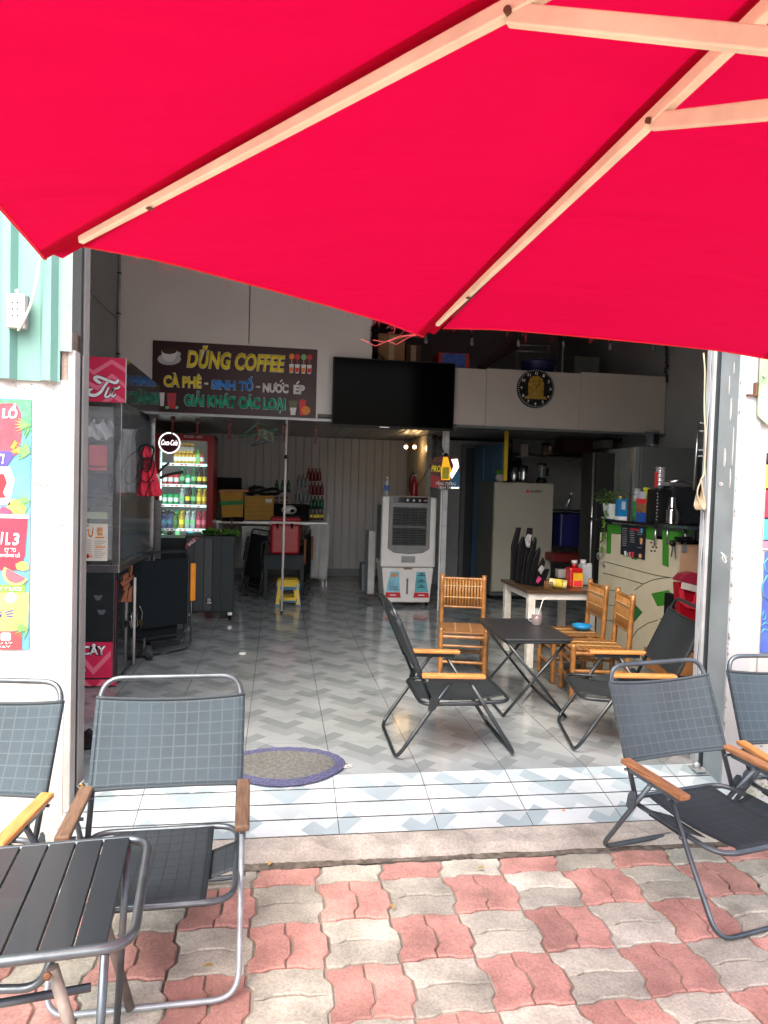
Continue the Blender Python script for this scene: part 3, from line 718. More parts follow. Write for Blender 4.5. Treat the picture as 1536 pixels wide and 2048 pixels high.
# ---------------------------------------------------------------- slatted table in the left foreground
slat_m = mat('dark_slat', (.018, .025, .031), .38, var=.15, vs=3, coat=.15)
tt = thing('slatted_table', 'dark slatted folding table with tubular rim in the left foreground', 'table', (-.43, -1.62, FZ), R(5.6))
zt = .38-FZ
cx, cy = .035, .075
hw, hd = .235, .232
rim = rounded([(cx-hw*1.9, cy-hd, zt), (cx+hw, cy-hd, zt), (cx+hw, cy+hd, zt), (cx-hw*1.9, cy+hd, zt)], .07, 7, closed=True)
MB().tube(rim, .0115, 12, closed=True).build('rim', grey_tube, tt)
mb = MB(); sw = .064; x = cx+hw-.052
while x > cx-hw*1.9+.02:
    mb.box(x-sw, x, cy-hd+.004, cy+hd-.006, zt-.004, zt+.010); x -= sw+.004
mb.build('slats', slat_m, tt, bevel=.002)
rust_leg = mat('rusty_tube', (.20, .17, .15), .6, metal=.3, var=.4, vs=20, bump=.3)
for yy, dx in ((cy-hd+.012, .03), (cy+hd-.012, .03)):
    leg = MB().cyl((cx+hw-.055, yy-.012, zt-.008), (cx+hw-.075, yy-.018, .01), .0095).build('leg', grey_tube, tt)
    MB().cyl((cx+hw-.16, yy+.01, zt-.04), (cx+hw-.045, yy+.03, .02), .0125).build('leg', rust_leg, tt)
MB().tube(rounded([(cx-.5, cy-hd+.05, zt-.035), (cx+hw-.19, cy-hd+.05, zt-.1), (cx+hw-.16, cy-hd+.05, zt-.02)], .06), .0095).build('brace', grey_tube, tt)
MB().cyl((cx-.5, cy-.1, zt-.20), (cx+hw-.10, cy-.1, zt-.17), .0095).build('brace', grey_tube, tt)
mb = MB(); mb.lathe((cx+hw-.165, cy-hd+.0, zt-.042), [(.003, 0), (.008, 0), (.008, .005), (.003, .005)], 16, axis=(0, -1, .2)); mb.build('bolt', mat('copper_bolt', (.16, .07, .035), .6, metal=.5), tt)

# ---------------------------------------------------------------- small black table inside
bt = thing('folding_table', 'small black folding table between the armchairs', 'table', (1.70, 1.03, 0), R(-2))
zt = .47
MB().prism(rrect(.43, .66, .03), (0, 0, zt), (1, 0, 0), (0, 1, 0), (0, 0, 1), 0, .014).build('tabletop', mat('black_table_top', (.02, .021, .023), .38, var=.2, vs=30, bump=.1), bt, bevel=.004)
MB().tube(rounded([(-.2, -.315, zt-.008), (.2, -.315, zt-.008), (.2, .315, zt-.008), (-.2, .315, zt-.008)], .04, closed=True), .009, closed=True).build('rim', black_metal, bt)
for (xa, xb, yi) in ((-.19, .19, .30), (.19, -.19, .275)):
    for s_ in (-1, 1): MB().cyl((xa, s_*yi, zt-.01), (xb, s_*yi, .008), .0088, seg=10).build('leg', black_metal, bt)
    MB().cyl((xb, -yi, .010), (xb, yi, .010), .0088, seg=10).build('foot_bar', black_metal, bt)
# drink in a handled jar
jar = thing('glass_jar', 'jar of dark red drink with a bent straw on the black table', 'drink', (1.83, 1.13, .486))
MB().lathe((0, 0, 0), [(.030, .0), (.034, .01), (.034, .075), (.028, .09), (.028, .105)], 20, cap=False).build('jar', glass, jar)
MB().lathe((0, 0, .004), [(.0, 0), (.031, .001), (.031, .06), (0, .06)], 18, cap=False).build('drink', mat('dark_red_juice', (.10, .005, .01), .1, trans=.2), jar)
MB().tube([(0, 0, .03), (.035, 0, .15), (.042, 0, .165), (.065, 0, .178)], .003, 8).build('straw', white_plastic, jar)
MB().tube([(-.033, 0, .07), (-.055, 0, .065), (-.055, 0, .03), (-.033, 0, .02)], .004).build('handle', glass, jar)

# ---------------------------------------------------------------- bamboo chairs
def make_bamboo(label, group):
    t = thing('bamboo_chair', label, 'chair', group=group); W, D, H, HB_ = .315, .34, .345, .71
    rs = random.Random(5)
    def pole(a, b, r, name, m=bamboo, nodes_=3, parent=t):
        mb = MB(); a, b = Vector(a), Vector(b); pts = []; n_ = 16
        for k in range(n_+1): pts.append(a.lerp(b, k/n_))
        mb.tube(pts, r, 12)
        for k in range(nodes_):
            c = a.lerp(b, (k+.6)/nodes_); d = (b-a).normalized()
            mb.lathe(c-d*.003, [(r*.98, 0), (r*1.09, .002), (r*1.09, .005), (r*.98, .007)], 12, axis=d, cap=False)
        return mb.build(name, m, parent)
    hw = W/2; hd = D/2
    for s_ in (-1, 1):
        pole((-hd, s_*hw, 0), (-hd-.045 if False else -hd-.03, s_*hw, HB_), .0175, 'leg', nodes_=5)
        pole((hd, s_*hw, 0), (hd, s_*hw, H+.03), .0185, 'leg', nodes_=3)
        for z in (.09, .20): pole((-hd, s_*hw, z), (hd, s_*hw, z), .011, 'stretcher', nodes_=2)
        pole((-hd, s_*hw, H-.03), (hd, s_*hw, H-.03), .013, 'seat_rail', nodes_=2)
    for xx in (-hd, hd):
        pole((xx, -hw, .13), (xx, hw, .13), .011, 'stretcher', nodes_=2); pole((xx, -hw, .245), (xx, hw, .245), .010, 'stretcher', nodes_=2)
        pole((xx, -hw, H-.035), (xx, hw, H-.035), .014, 'seat_rail', nodes_=2)
    mb = MB()
    for k in range(9):
        x = -hd-.006+k*.0405; mb.box(x, x+.036, -hw-.004, hw+.004, H-.010+rs.uniform(-.001, .001), H+.002)
    seat = mb.build('seat', mat('bamboo_seat', (.22, .095, .022), .4, var=.35, vs=20, stretch=(9, 1, 9), coat=.2), t, bevel=.002)
    mb = MB()
    for y in (-.055, .055): mb.box(-hd, hd, y-.003, y+.003, H+.002, H+.005)
    mb.build('seat_binding', mat('cane', (.5, .33, .14), .6), seat)
    pole((-hd-.028, -hw, HB_-.03), (-hd-.028, hw, HB_-.03), .010, 'back_rail', nodes_=2); pole((-hd-.02, -hw, .465), (-hd-.02, hw, .465), .010, 'back_rail', nodes_=2)
    mb = MB(); n_ = 13
    for k in range(n_):
        y = -hw+.022+k*(W-.044)/(n_-1); mb.tube([(-hd-.020, y, .473), (-hd-.028, y, HB_-.038)], .0098, 8)
    bk = mb.build('back_slats', mat('bamboo_slats', (.31, .14, .035), .38, var=.35, vs=22, stretch=(1, 6, .6), coat=.3), t)
    mb = MB()
    for z in (.54, .625): mb.box(-hd-.018, -hd-.012, -hw+.01, hw-.01, z-.003, z+.003)
    mb.build('back_binding', MATS['cane'], bk)
    return t
GB = 'bamboo chairs around the black table'
b1 = make_bamboo('orange bamboo chair behind the black table, facing the street', GB); b1.location = (1.495, 1.72, 0); b1.rotation_euler = (0, 0, R(-103))
dup(b1, (2.27, 1.60, 0), R(176), 'bamboo chair with its back to the counter, the one further from the street', GB)
dup(b1, (2.25, 1.17, 0), R(170), 'bamboo chair with its back to the counter, the one nearer the street', GB)
bw = thing('bowl', 'blue plastic bowl on the seat of a bamboo chair', 'bowl', (2.36, 1.60, .35))
MB().lathe((0, 0, 0), [(.03, 0), (.055, .015), (.07, .04), (.074, .04), (.058, .015), (.0, .006)], 24, cap=False).build('bowl', mat('blue_plastic', (.01, .20, .42), .35), bw)

# ================================================================ back of the shop
def lbl(o, label, cat, group=None): return tag(o, label, cat, group)
# ---- coffee sign
sg = thing('shop_sign', 'dark maroon coffee shop sign with yellow, blue, white and green lettering', 'sign', (0, 0, 0))
fs = Frame((0, 4.178, 0), (1, 0, 0), (0, 0, 1))
u0, v0 = fs.uv(303, 823); u1, v1 = fs.uv(635, 699); v1 = fs.uv(303, 680)[1]; v0 = fs.uv(303, 824)[1]
MB().box(u0-.018, u1+.018, 4.182, 4.2, v0-.015, v1+.018).build('frame', white_plastic, sg)
MB().box(u0, u1, 4.178, 4.1815, v0, v1).build('board', maroon, sg)
sc_u = (u1-u0)/332; 
def su(x): return u0+(x-303)*sc_u       # sign coordinates in photo-pixel units along the board
def sv(x, y): # y measured in the photo, corrected for the slope of the board in the picture
    return v1-(y-(680+(x-303)*.0572))/(144-.011*(x-303))*(v1-v0)
def stxt(s, xa, xb, ya, yb, m, bold=.02, shear=0, xm=None, dd=0):
    xm = xm or (xa+xb)/2
    return text(s, fs, su(xa), su(xb), sv(xm, yb), sv(xm, ya), m, sg, .002+dd, .001, bold, shear)
stxt('DŨNG COFFEE', 370, 569, 694, 741, white_ink, .055, .15); stxt('DŨNG COFFEE', 371, 568, 695, 740, yellow_ink, .04, .15, dd=.0012)
stxt('CÀ PHÊ', 325, 401, 746, 776, white_ink, .065); stxt('CÀ PHÊ', 326, 400, 747, 775, yellow_ink, .045, dd=.0012)
stxt('-', 406, 414, 765, 769, white_ink, .02)
stxt('SINH TỐ', 420, 505, 751, 781, white_ink, .065); stxt('SINH TỐ', 421, 504, 752, 780, blue_ink, .055, dd=.0012)
stxt('-', 510, 519, 772, 776, white_ink, .02)
stxt('NUOC', 524, 577, 767, 786.5, white_ink, .06); stxt('EP', 587, 611, 770, 789, white_ink, .06)
for pts in ([(549, 766), (552, 764), (553, 768), (550, 770)], [(563, 766), (567, 764), (568, 768), (564, 770)], [(558, 764), (562, 759), (565, 760), (561, 765)], [(592, 768), (597, 762), (600, 763), (595, 769)]):
    o = MB(); fs.poly(o, [(su(x), sv(x, y)) for x, y in pts], .001, .003); o.build('accent', white_ink, sg)
stxt('GIẢI KHÁT CÁC LOẠI', 366, 572, 785, 823, white_ink, .065); stxt('GIẢI KHÁT CÁC LOẠI', 367, 571, 786, 822, green_ink, .055, dd=.0012)
def sp(mb, pts, d0=.001, d1=.003):
    return fs.poly(mb, [(su(x), sv(x, y)) for x, y in pts], d0, d1)
def ell(cx_, cy_, rx, ry, n_=18): return [(cx_+rx*math.cos(2*math.pi*k/n_), cy_-ry*math.sin(2*math.pi*k/n_)) for k in range(n_)]
o = MB(); sp(o, ell(336, 718, 23, 12)); sp(o, ell(353, 708, 6, 5), .0031, .0036); o.build('saucer', mat('sign_grey', (.55, .55, .57), .5), sg)
o = MB(); sp(o, [(320, 701), (352, 701), (349, 716), (342, 723), (330, 723), (323, 716)], .0037, .0045); o.build('cup', white_ink, sg)
o = MB(); sp(o, ell(336, 702, 15, 6), .0046, .0052); o.build('coffee', mat('coffee_brown', (.05, .02, .01), .4), sg)
for x, fc, gc in ((582, orange_ink, orange_ink), (594, red_ink, red_ink), (607, leaf_ink, orange_ink), (619, red_ink, red_ink)):
    o = MB(); sp(o, ell(x, 713+(x-582)*.05, 5.5, 6)); o.build('fruit', fc, sg)
    o = MB(); sp(o, [(x-1, 720), (x+1, 720), (x+1, 728), (x-1, 728)]); o.build('juice', gc, sg)
    o = MB(); sp(o, [(x-5, 728+(x-582)*.05), (x+5, 728+(x-582)*.05), (x+3.5, 746+(x-582)*.05), (x-3.5, 746+(x-582)*.05)]); o.build('glass', white_ink, sg)
    o = MB(); sp(o, [(x-4, 735+(x-582)*.05), (x+4, 735+(x-582)*.05), (x+3, 744+(x-582)*.05), (x-3, 744+(x-582)*.05)], .0031, .0036); o.build('juice', gc, sg)
o = MB(); sp(o, [(333, 786), (351, 786), (349, 816), (335, 816)]); o.build('smoothie', mat('smoothie_red', (.6, .06, .08), .4), sg)
o = MB(); sp(o, [(318, 785), (328, 785), (327, 812), (320, 812)]); o.build('smoothie', white_ink, sg)
o = MB(); [sp(o, ell(x, 815, 4, 3), .0031, .0036) for x in (334, 352)]; o.build('leaf', leaf_ink, sg)
o = MB(); [sp(o, ell(x, 814, 4, 3.5), .0037, .0042) for x in (341, 347)]; o.build('strawberry', red_ink, sg)
o = MB(); sp(o, [(578, 802), (597, 802), (594, 816), (581, 816)]); o.build('coffee', mat('coffee_green', (.10, .12, .04), .4), sg)
o = MB(); sp(o, [(580.5, 816), (594.5, 816), (592, 831), (583, 831)]); o.build('milk', white_ink, sg)
o = MB(); sp(o, [(600, 801), (608, 799), (614, 802), (613, 831), (602, 832)]); o.build('juice', red_ink, sg)
o = MB(); sp(o, ell(614, 822, 9, 9), .0031, .0036); o.build('orange_slice', orange_ink, sg)

# ---- television
tv = thing('television', 'large black wall television switched off, hung between sign and clock', 'television')
a, b = PY(667, 713, 4.05), PY(907, 860, 4.05)
zt_, zb_ = PY(667, 713, 4.05).z, PY(667, 852, 4.05).z
MB().box(a.x, b.x, 4.05, 4.10, zb_, zt_).build('case', black_plastic, tv, bevel=.004)
MB().box(a.x+.012, b.x-.012, 4.0475, 4.0498, zb_+.022, zt_-.012).build('screen', mat('tv_screen', (.002, .002, .0025), .10, var=0, spec=.03), tv)
MB().box((a.x+b.x)/2-.2, (a.x+b.x)/2+.2, 4.10, 4.20, zb_+.2, zt_-.2).build('wall_mount', dark, tv)
MB().box(a.x+.5, a.x+.6, 4.046, 4.0495, zb_+.006, zb_+.012).build('badge', steel, tv)

# ---- clock
ck = thing('wall_clock', 'round black and gold wall clock hung on the cream loft panel', 'clock')
c0 = PY(1072, 777, 4.17); fc_ = Frame(c0, (1, 0, 0)); rr_ = .212
o = MB(); fc_.poly(o, circ(rr_, 40), -.03, .0); o.build('case', black_plastic, ck, bevel=.004)
o = MB()
for k in range(60):
    a_ = 2*math.pi*k/60; o.box(-.0018, .0018, -.001, .0005, rr_*.90, rr_*.97, Matrix.Translation(c0)@Matrix.Rotation(a_, 4, 'Y'))
o.build('minute_ring', white_ink, ck)
o = MB(); fc_.poly(o, [(-.085, -.11), (.085, -.11), (.09, .05), (.07, .11), (.03, .135), (-.03, .135), (-.07, .11), (-.09, .05)], .0003, .0015); o.build('gold_panel', mat('gold_panel', (.34, .21, .02), .4, var=.5, vs=40), ck)
gold = mat('old_gold', (.50, .33, .07), .35, metal=.5, var=.4, vs=60)
o = MB(); fc_.poly(o, [(-.075, -.08), (.075, -.08), (.06, -.055), (.045, -.03), (.03, .02), (.012, .035), (-.012, .035), (-.03, .02), (-.045, -.03), (-.06, -.055)], .0016, .008); fc_.poly(o, circ(.022, 14, 0, .058), .0016, .009); fc_.poly(o, [(-.13, -.115), (.13, -.115), (.11, -.085), (-.11, -.085)], .0016, .006); o.build('seated_figure', gold, ck)
for h in range(1, 13):
    a_ = math.radians(90-30*h); x, z = .165*math.cos(a_), .165*math.sin(a_); text(str(h), fc_, x-.011*(1+(h > 9)*.5), x+.011*(1+(h > 9)*.5), z-.015, z+.015, white_ink, ck, .001, .001, .02, name='numeral')
o = MB(); fc_.poly(o, [(-.003, 0), (.003, 0), (.045, .085), (.040, .088)], .010, .0115); o.build('hand', black_plastic, ck)
o = MB(); fc_.poly(o, [(-.002, 0), (.002, 0), (.11, -.055), (.108, -.060)], .012, .0132); o.build('hand', black_plastic, ck)

# ---- loft clutter
card = mat('cardboard', (.30, .17, .075), .8, var=.12)
def boxthing(name, label, cat, px0, py0, px1, py1, Y, dep, m, extra=None, bevel=.004):
    a, b = PY(px0, py0, Y), PY(px1, py1, Y); t = thing(name, label, cat, (0, 0, 0))
    MB().box(min(a.x, b.x), max(a.x, b.x), Y, Y+dep, min(a.z, b.z), max(a.z, b.z)).build('body', m, t, bevel=bevel)
    if extra: extra(t, min(a.x, b.x), max(a.x, b.x), min(a.z, b.z), max(a.z, b.z), Y, dep)
    return t
def tape(t, x0, x1, z0, z1, Y, dep): MB().box((x0+x1)/2-.03, (x0+x1)/2+.03, Y-.0015, Y+.01, z0+.02, z1-.01).build('tape', mat('tape', (.45, .33, .2), .3), t)
LZ = 2.135
def loftbox(name, label, cat, px0, px1, ptop, Y, dep, m, extra=None):
    a, b, c = PY(px0, 700, Y), PY(px1, 700, Y), PY(px0, ptop, Y); t = thing(name, label, cat)
    MB().box(a.x, b.x, Y, Y+dep, LZ, c.z).build('body', m, t, bevel=.005)
    if extra: extra(t, a.x, b.x, LZ, c.z, Y, dep)
    return t
loftbox('cardboard_box', 'brown cardboard box stored in the loft beside the tinsel', 'box', 756, 810, 666, 4.5, .4, card, tape)
loftbox('cardboard_box', 'small dark carton leaning next to the cardboard box in the loft', 'box', 812, 842, 688, 4.7, .3, mat('dark_card', (.10, .05, .03), .8), tape)
def shoe(t, x0, x1, z0, z1, Y, dep):
    MB().box(x0+.04, x1-.05, Y-.004, Y, z1-.17, z1-.01).build('printed_panel', mat('blue_box_print', (.03, .10, .42), .4, var=.5, vs=30), t)
loftbox('plastic_crate', 'red crate with a blue panel stored in the loft above the television', 'crate', 878, 940, 704, 4.42, .35, mat('crate_red', (.40, .02, .02), .5), shoe)
# chair frame standing in the loft
t = thing('chair_frame', 'upturned metal chair frame standing in the dark loft', 'chair frame')
for (x0p, x1p) in ((1034, 1040), (1098, 1103)):
    a = PY(x0p, 690, 4.9); b = PY(x0p, 740, 4.9); MB().cyl((a.x, 4.9, a.z), (b.x, 4.9, LZ), .011).build('upright', dull_metal, t)
for py in (690, 702):
    a, b = PY(1034, py, 4.9), PY(1101, py+2, 4.9); MB().cyl(a, b, .011).build('crossbar', dull_metal, t)
t = thing('bowl', 'dark blue basin stored in the loft above the clock', 'bowl')
c = PY(1078, 733, 4.5); MB().lathe((c.x, 4.55, LZ), [(.14, 0), (.19, c.z-LZ+.05), (.21, c.z-LZ+.06), (.19, c.z-LZ+.03), (.13, .02)], 24).build('basin', mat('navy_plastic', (.02, .02, .10), .4), t)
loftbox('storage_tub', 'grey storage tub at the right of the dark loft', 'tub', 1150, 1200, 712, 5.1, .4, mat('tub_grey', (.16, .19, .17), .5), None)
t = thing('metal_pole', 'thin metal pole standing upright in the loft', 'pole'); a = PY(1128, 640, 4.6); MB().cyl((a.x, 4.6, LZ), (a.x, 4.6, 3.3), .012).build('pole', dull_metal, t)
t = thing('long_bundle', 'long dark bundle lying slanted in the loft', 'bundle')
a, b = PY(960, 726, 4.6), PY(1034, 690, 4.6); MB().tube([a+Vector((0, 0, -.06)), a.lerp(b, .5)+Vector((0, .02, -.02)), b], .045, 10).build('bundle', mat('dark_cloth', (.03, .012, .015), .9), t)
# tinsel garland: one continuous thing of short bristles around the loft opening
tin = mat('tinsel', (.035, .008, .014), .45, metal=.3, var=.6, vs=80)
pth = [PY(x, y, 4.17) for x, y in ((770, 722), (752, 705), (743, 680), (745, 655), (775, 648), (830, 650), (880, 650), (905, 666), (930, 654), (1000, 652), (1080, 650), (1150, 668), (1200, 665), (1260, 664), (1310, 668), (1330, 680), (1332, 700), (1334, 730), (1330, 745), (1336, 765))]
mb = MB(); rg = random.Random(9)
for a, b in zip(pth, pth[1:]):
    n_ = int((b-a).length/.0016)
    for k in range(n_):
        c = a.lerp(b, (k+rg.random())/n_); d = Vector((rg.gauss(0, 1), rg.gauss(0, 1), rg.gauss(0, 1))).normalized()*rg.uniform(.02, .042); q = d.orthogonal().normalized()*.0042
        v_ = [mb.v(p) for p in (c-q, c+q, c+d+q*.4, c+d-q*.4)]; mb.face(v_)
    mb.tube([a, b], .003, 5)
o = mb.build('tinsel_garland', tin, None, fixn=False); lbl(o, 'dark red tinsel garland hung around the loft opening', 'garland')
mb = MB(); mb.tube([PY(x, y, 4.165) for x, y in ((750, 650), (850, 646), (1000, 654), (1150, 664), (1330, 680))], .003, 6)
o = mb.build('light_cable', black_plastic); lbl(o, 'black cable carrying the unlit pendant bulbs over the loft', 'cable')
bulb0 = None
for i, px in enumerate((852, 944, 1037, 1127, 1220, 1308)):
    c = PY(px, 672+(px-852)*.035, 4.165); ct = PY(px, 650+(px-852)*.04, 4.165)
    if bulb0 is None:
        bulb0 = thing('pendant_bulb', 'x', 'bulb', c, 0, 'unlit pendant bulbs over the loft')
        MB().cyl((0, 0, .03), (0, 0, .12), .003).build('cord', black_plastic, bulb0); MB().cyl((0, 0, 0), (0, 0, .035), .016, .012).build('socket', black_plastic, bulb0)
        MB().lathe((0, 0, 0), [(.012, 0), (.014, -.02), (.022, -.05), (.020, -.07), (.008, -.085)], 14).build('glass_bulb', glass, bulb0)
        bulb0['label'] = 'unlit pendant bulb over the loft, leftmost of its row'
    else: dup(bulb0, c, 0, 'unlit pendant bulb over the loft, %s of its row' % ('', 'second from the left', 'third from the left', 'third from the right', 'second from the right', 'rightmost')[i], 'unlit pendant bulbs over the loft')

# ---- posts
t = thing('support_pole', 'thin white painted pole from floor to loft edge in front of the stool', 'pole')
p0 = Vector((.200, 4.165, 0)); p1 = Vector((.207, 4.165, 2.02))
MB().cyl(p0, p1, .0125).build('pole', mat('white_pole', (.62, .60, .55), .5, var=.15, vs=20), t)
MB().cyl(p0.lerp(p1, .80), p0.lerp(p1, .82), .0145).build('tape_band', black_plastic, t); MB().cyl((.2, 4.165, 0), (.2, 4.165, .02), .016).build('foot', black_plastic, t)
t = thing('steel_post', 'square pale steel post right of the air cooler', 'post')
a = PY(883, 1220, 4.3); 
MB().box(a.x-.028, a.x+.028, 4.30, 4.35, 0, 2.05).build('post', mat('pale_post', (.46, .48, .48), .5, metal=.2, var=.15, vs=12), t, bevel=.002)
MB().box(a.x-.045, a.x-.030, 4.32, 4.33, .0, 2.03).build('conduit', mat('conduit', (.6, .6, .58), .5), t)
t = thing('yellow_pipe', 'yellow vertical pipe beside the grey wall left of the wall shelf', 'pipe')
a, b = PY(1014, 862, 4.9), PY(1012, 925, 4.9); MB().box(a.x-.022, a.x+.022, 4.9, 4.93, b.z-.22, 2.06).build('pipe', mat('yellow_paint', (.62, .42, .01), .5), t)
t = thing('thin_post', 'slim grey post left of the plant on the counter', 'post')
a, b = PY(1190, 905, 2.9), PY(1186, 1160, 2.9); MB().cyl((a.x, 2.9, 0), (a.x-.01, 2.9, a.z), .008).build('post', steel, t)

# ---- lit energy drink sign
es = thing('hanging_sign', 'crumpled lit energy drink sign hanging on the steel post', 'sign')
fe = Frame((0, 4.25, 0), (1, 0, 0)); fp = lambda pts, d=0: [fe.uv(x, y) for x, y in pts]
def ep(name, pts, m, d0, d1): o = MB(); fe.poly(o, fp(pts), d0, d1); return o.build(name, m, es)
ep('board', [(860, 975), (862, 948), (858, 930), (868, 915), (882, 912), (892, 905), (902, 914), (914, 916), (918, 935), (918, 977), (890, 977)], mat('sign_dark_art', (.10, .03, .02), .4, var=.9, vs=25), 0, .012)
ep('blue_area', [(900, 950), (918, 940), (918, 977), (898, 974)], mat('sign_blue_art', (.02, .12, .25), .4), .0125, .0135)
ep('red_area', [(862, 950), (880, 955), (884, 976), (862, 974)], mat('sign_red_art', (.35, .02, .02), .4), .0125, .0135)
ep('bottle', [(886, 914), (895, 914), (899, 930), (902, 940), (899, 960), (882, 960), (881, 940), (884, 926)], mat('bottle_art', (.75, .35, .01), .4, emit=(.8, .35, .01), es=.25, var=.5, vs=60), .014, .018)
ep('cap', [(888, 907), (894, 907), (895, 913), (887, 913)], dark, .014, .019)
ep('label_patch', [(884, 935), (898, 934), (896, 958), (883, 958)], mat('label_art', (.45, .42, .02), .4), .0185, .020)
ep('glow', [(902, 919), (914, 918), (917, 934), (911, 944), (903, 957), (899, 950), (907, 932)], mat('sign_glow', (.9, .75, .65), .5, emit=(1, .82, .72), es=.9), .0195, .0215)
ep('stripe', [(901, 974.5), (917, 974.5), (917, 976.5), (901, 976.5)], MATS['sign_glow'], .0205, .022)
def et(s, x0, x1, y0, y1, m, sh=.2, b=.02):
    (a, c), (d, e) = fe.uv(x0, y1), fe.uv(x1, y0); text(s, fe, a, d, c, e, m, es, .0235, .001, b, sh)
et('PRO', 861, 881, 931, 944, yellow_ink, .2, .05); et('TĂNG CƯỜNG', 870, 911, 963, 970, white_ink); et('TINH TÁO', 875, 906, 971, 977.5, white_ink)
mb = MB(); rg = random.Random(4)
for k in range(5):
    pts = [PY(888, 905, 4.24)]
    for y in range(895, 865, -8): pts.append(PY(872+rg.uniform(-6, 14), y, 4.24))
    mb.tube(pts, .004, 6)
o = mb.build('power_cable', black_plastic); lbl(o, 'tangle of black cables above the hanging energy drink sign', 'cables')
mb = MB(); mb.tube(rounded([PY(x, y, 4.5) for x, y in ((868, 870), (872, 905), (850, 950), (833, 975), (828, 990))], .05), .005, 6)
o = mb.build('power_cable', black_plastic); lbl(o, 'single black cable sagging from the loft towards the air cooler', 'cable')

# ---- two lit bulbs and the fire extinguisher
bulb_m = mat('lit_bulb', (1, .8, .5), .4, emit=(1, .66, .30), es=4)
for i, (px, lab) in enumerate(((812, 'left one of the two lit warm bulbs at the back'), (829, 'right one of the two lit warm bulbs at the back'))):
    c = PY(px, 894, 6.2); t = thing('light_bulb', lab, 'bulb', c, 0, 'lit bulbs at the back')
    MB().ball((0, 0, 0), .026, 14).build('bulb', bulb_m, t); MB().cyl((0, 0, .02), (0, 0, .07), .014).build('socket', mat('brown_socket', (.10, .04, .01), .5), t); MB().cyl((0, 0, .07), (0, 0, 2.055-c.z), .003).build('cord', black_plastic, t)
    lp = bpy.data.lights.new('bulb_light', 'POINT'); lp.energy = .22; lp.color = (1, .62, .28); lp.shadow_soft_size = .03
    lo = bpy.data.objects.new('bulb_light', lp); C.objects.link(lo); lo.parent = t; lo.location = (0, -.04, -.02)
fx = thing('fire_extinguisher', 'red fire extinguisher behind the air cooler', 'extinguisher'); c = PY(828, 985, 6.0)
MB().lathe((c.x, 6.0, c.z-.25), [(.045, 0), (.05, .02), (.05, .36), (.03, .42), (.018, .44), (.018, .47)], 18).build('cylinder', red_paint, fx)
MB().tube([(c.x, 6.0, c.z+.22), (c.x-.03, 5.97, c.z+.27), (c.x-.07, 5.96, c.z+.20), (c.x-.07, 5.96, c.z)], .009).build('hose', black_plastic, fx)
MB().box(c.x-.02, c.x+.03, 5.985, 6.015, c.z+.22, c.z+.25).build('valve', dull_metal, fx)

# ---- blue door
bd = thing('door', 'blue metal door standing open beside the grey refrigerator', 'door')
a, b = PY(950, 890, 6.1), PY(1010, 886, 5.25)
d = Vector((b.x-a.x, b.y-a.y, 0)).normalized(); fd = Frame((a.x, a.y, 0), d); wd = ((b-a).to_2d()).length
blue_m = mat('blue_door_paint', (.055, .13, .22), .4, var=.12, vs=3)
o = MB(); fd.rect(o, 0, wd, 0, b.z, -.04, 0); o.build('leaf', blue_m, bd, bevel=.002)
for (x0, x1) in ((.05, .30), (.36, .60), (.66, wd-.10)):
    o = MB(); fd.rect(o, x0, x1, .06, b.z-.05, 0, .010); o.build('panel', blue_m, bd, bevel=.004)
o = MB(); fd.rect(o, wd-.04, wd, 0, b.z, .0005, .014); o.build('edge', mat('blue_edge', (.13, .24, .36), .4), bd)
o = MB(); fd.rect(o, wd-.075, wd-.05, b.z*.48, b.z*.50, .01, .06); o.build('handle', dull_metal, bd)
t = thing('door_frame', 'grey door frame standing behind the hanging energy drink sign', 'door frame')
a = PY(925, 1000, 6.35)
MB().box(a.x-.03, a.x+.03, 6.34, 6.398, 0, 1.98).build('jamb', mat('frame_grey', (.12, .13, .14), .5), t); MB().box(a.x+.03, a.x+.85, 6.34, 6.398, 1.93, 1.98).build('head', MATS['frame_grey'], t)
MB().box(a.x+.03, a.x+.85, 6.36, 6.399, 0, 1.93).build('dark_opening', mat('door_dark', (.02, .025, .03), .6), t)

# ---- grey refrigerator with the red mark
fr = thing('refrigerator', 'tall beige-grey refrigerator with a small red triangle mark behind the white table', 'refrigerator')
a, b = PY(990, 963, 5.1), PY(1108, 965, 5.1); fg = mat('fridge_beige', (.40, .385, .31), .35, var=.05, vs=2)
H_ = a.z
MB().box(a.x, b.x, 5.15, 5.8, .04, H_).build('cabinet', mat('fridge_side', (.10, .11, .10), .4), fr, bevel=.01)
fdoor = MB().box(a.x, b.x, 5.09, 5.145, .10, H_-.004).build('door', fg, fr, bevel=.012)
MB().box(a.x-.006, a.x+.006, 5.08, 5.10, .2, H_-.1).build('handle', mat('fridge_trim', (.34, .32, .24), .35), fdoor)
ff = Frame((0, 5.09, 0), (1, 0, 0)); (x_, z_) = ff.uv(1051, 985)
o = MB(); ff.poly(o, [(x_, z_), (x_+.055, z_), (x_+.0275, z_+.045)], 0, .003); o.build('triangle_mark', red_ink, fdoor)
text('ALASKA', ff, x_+.06, x_+.21, z_+.004, z_+.034, black_ink, fdoor, .001, .002, .03)
MB().box(a.x+.02, b.x-.02, 5.14, 5.7, 0, .04).build('plinth', dark, fr)
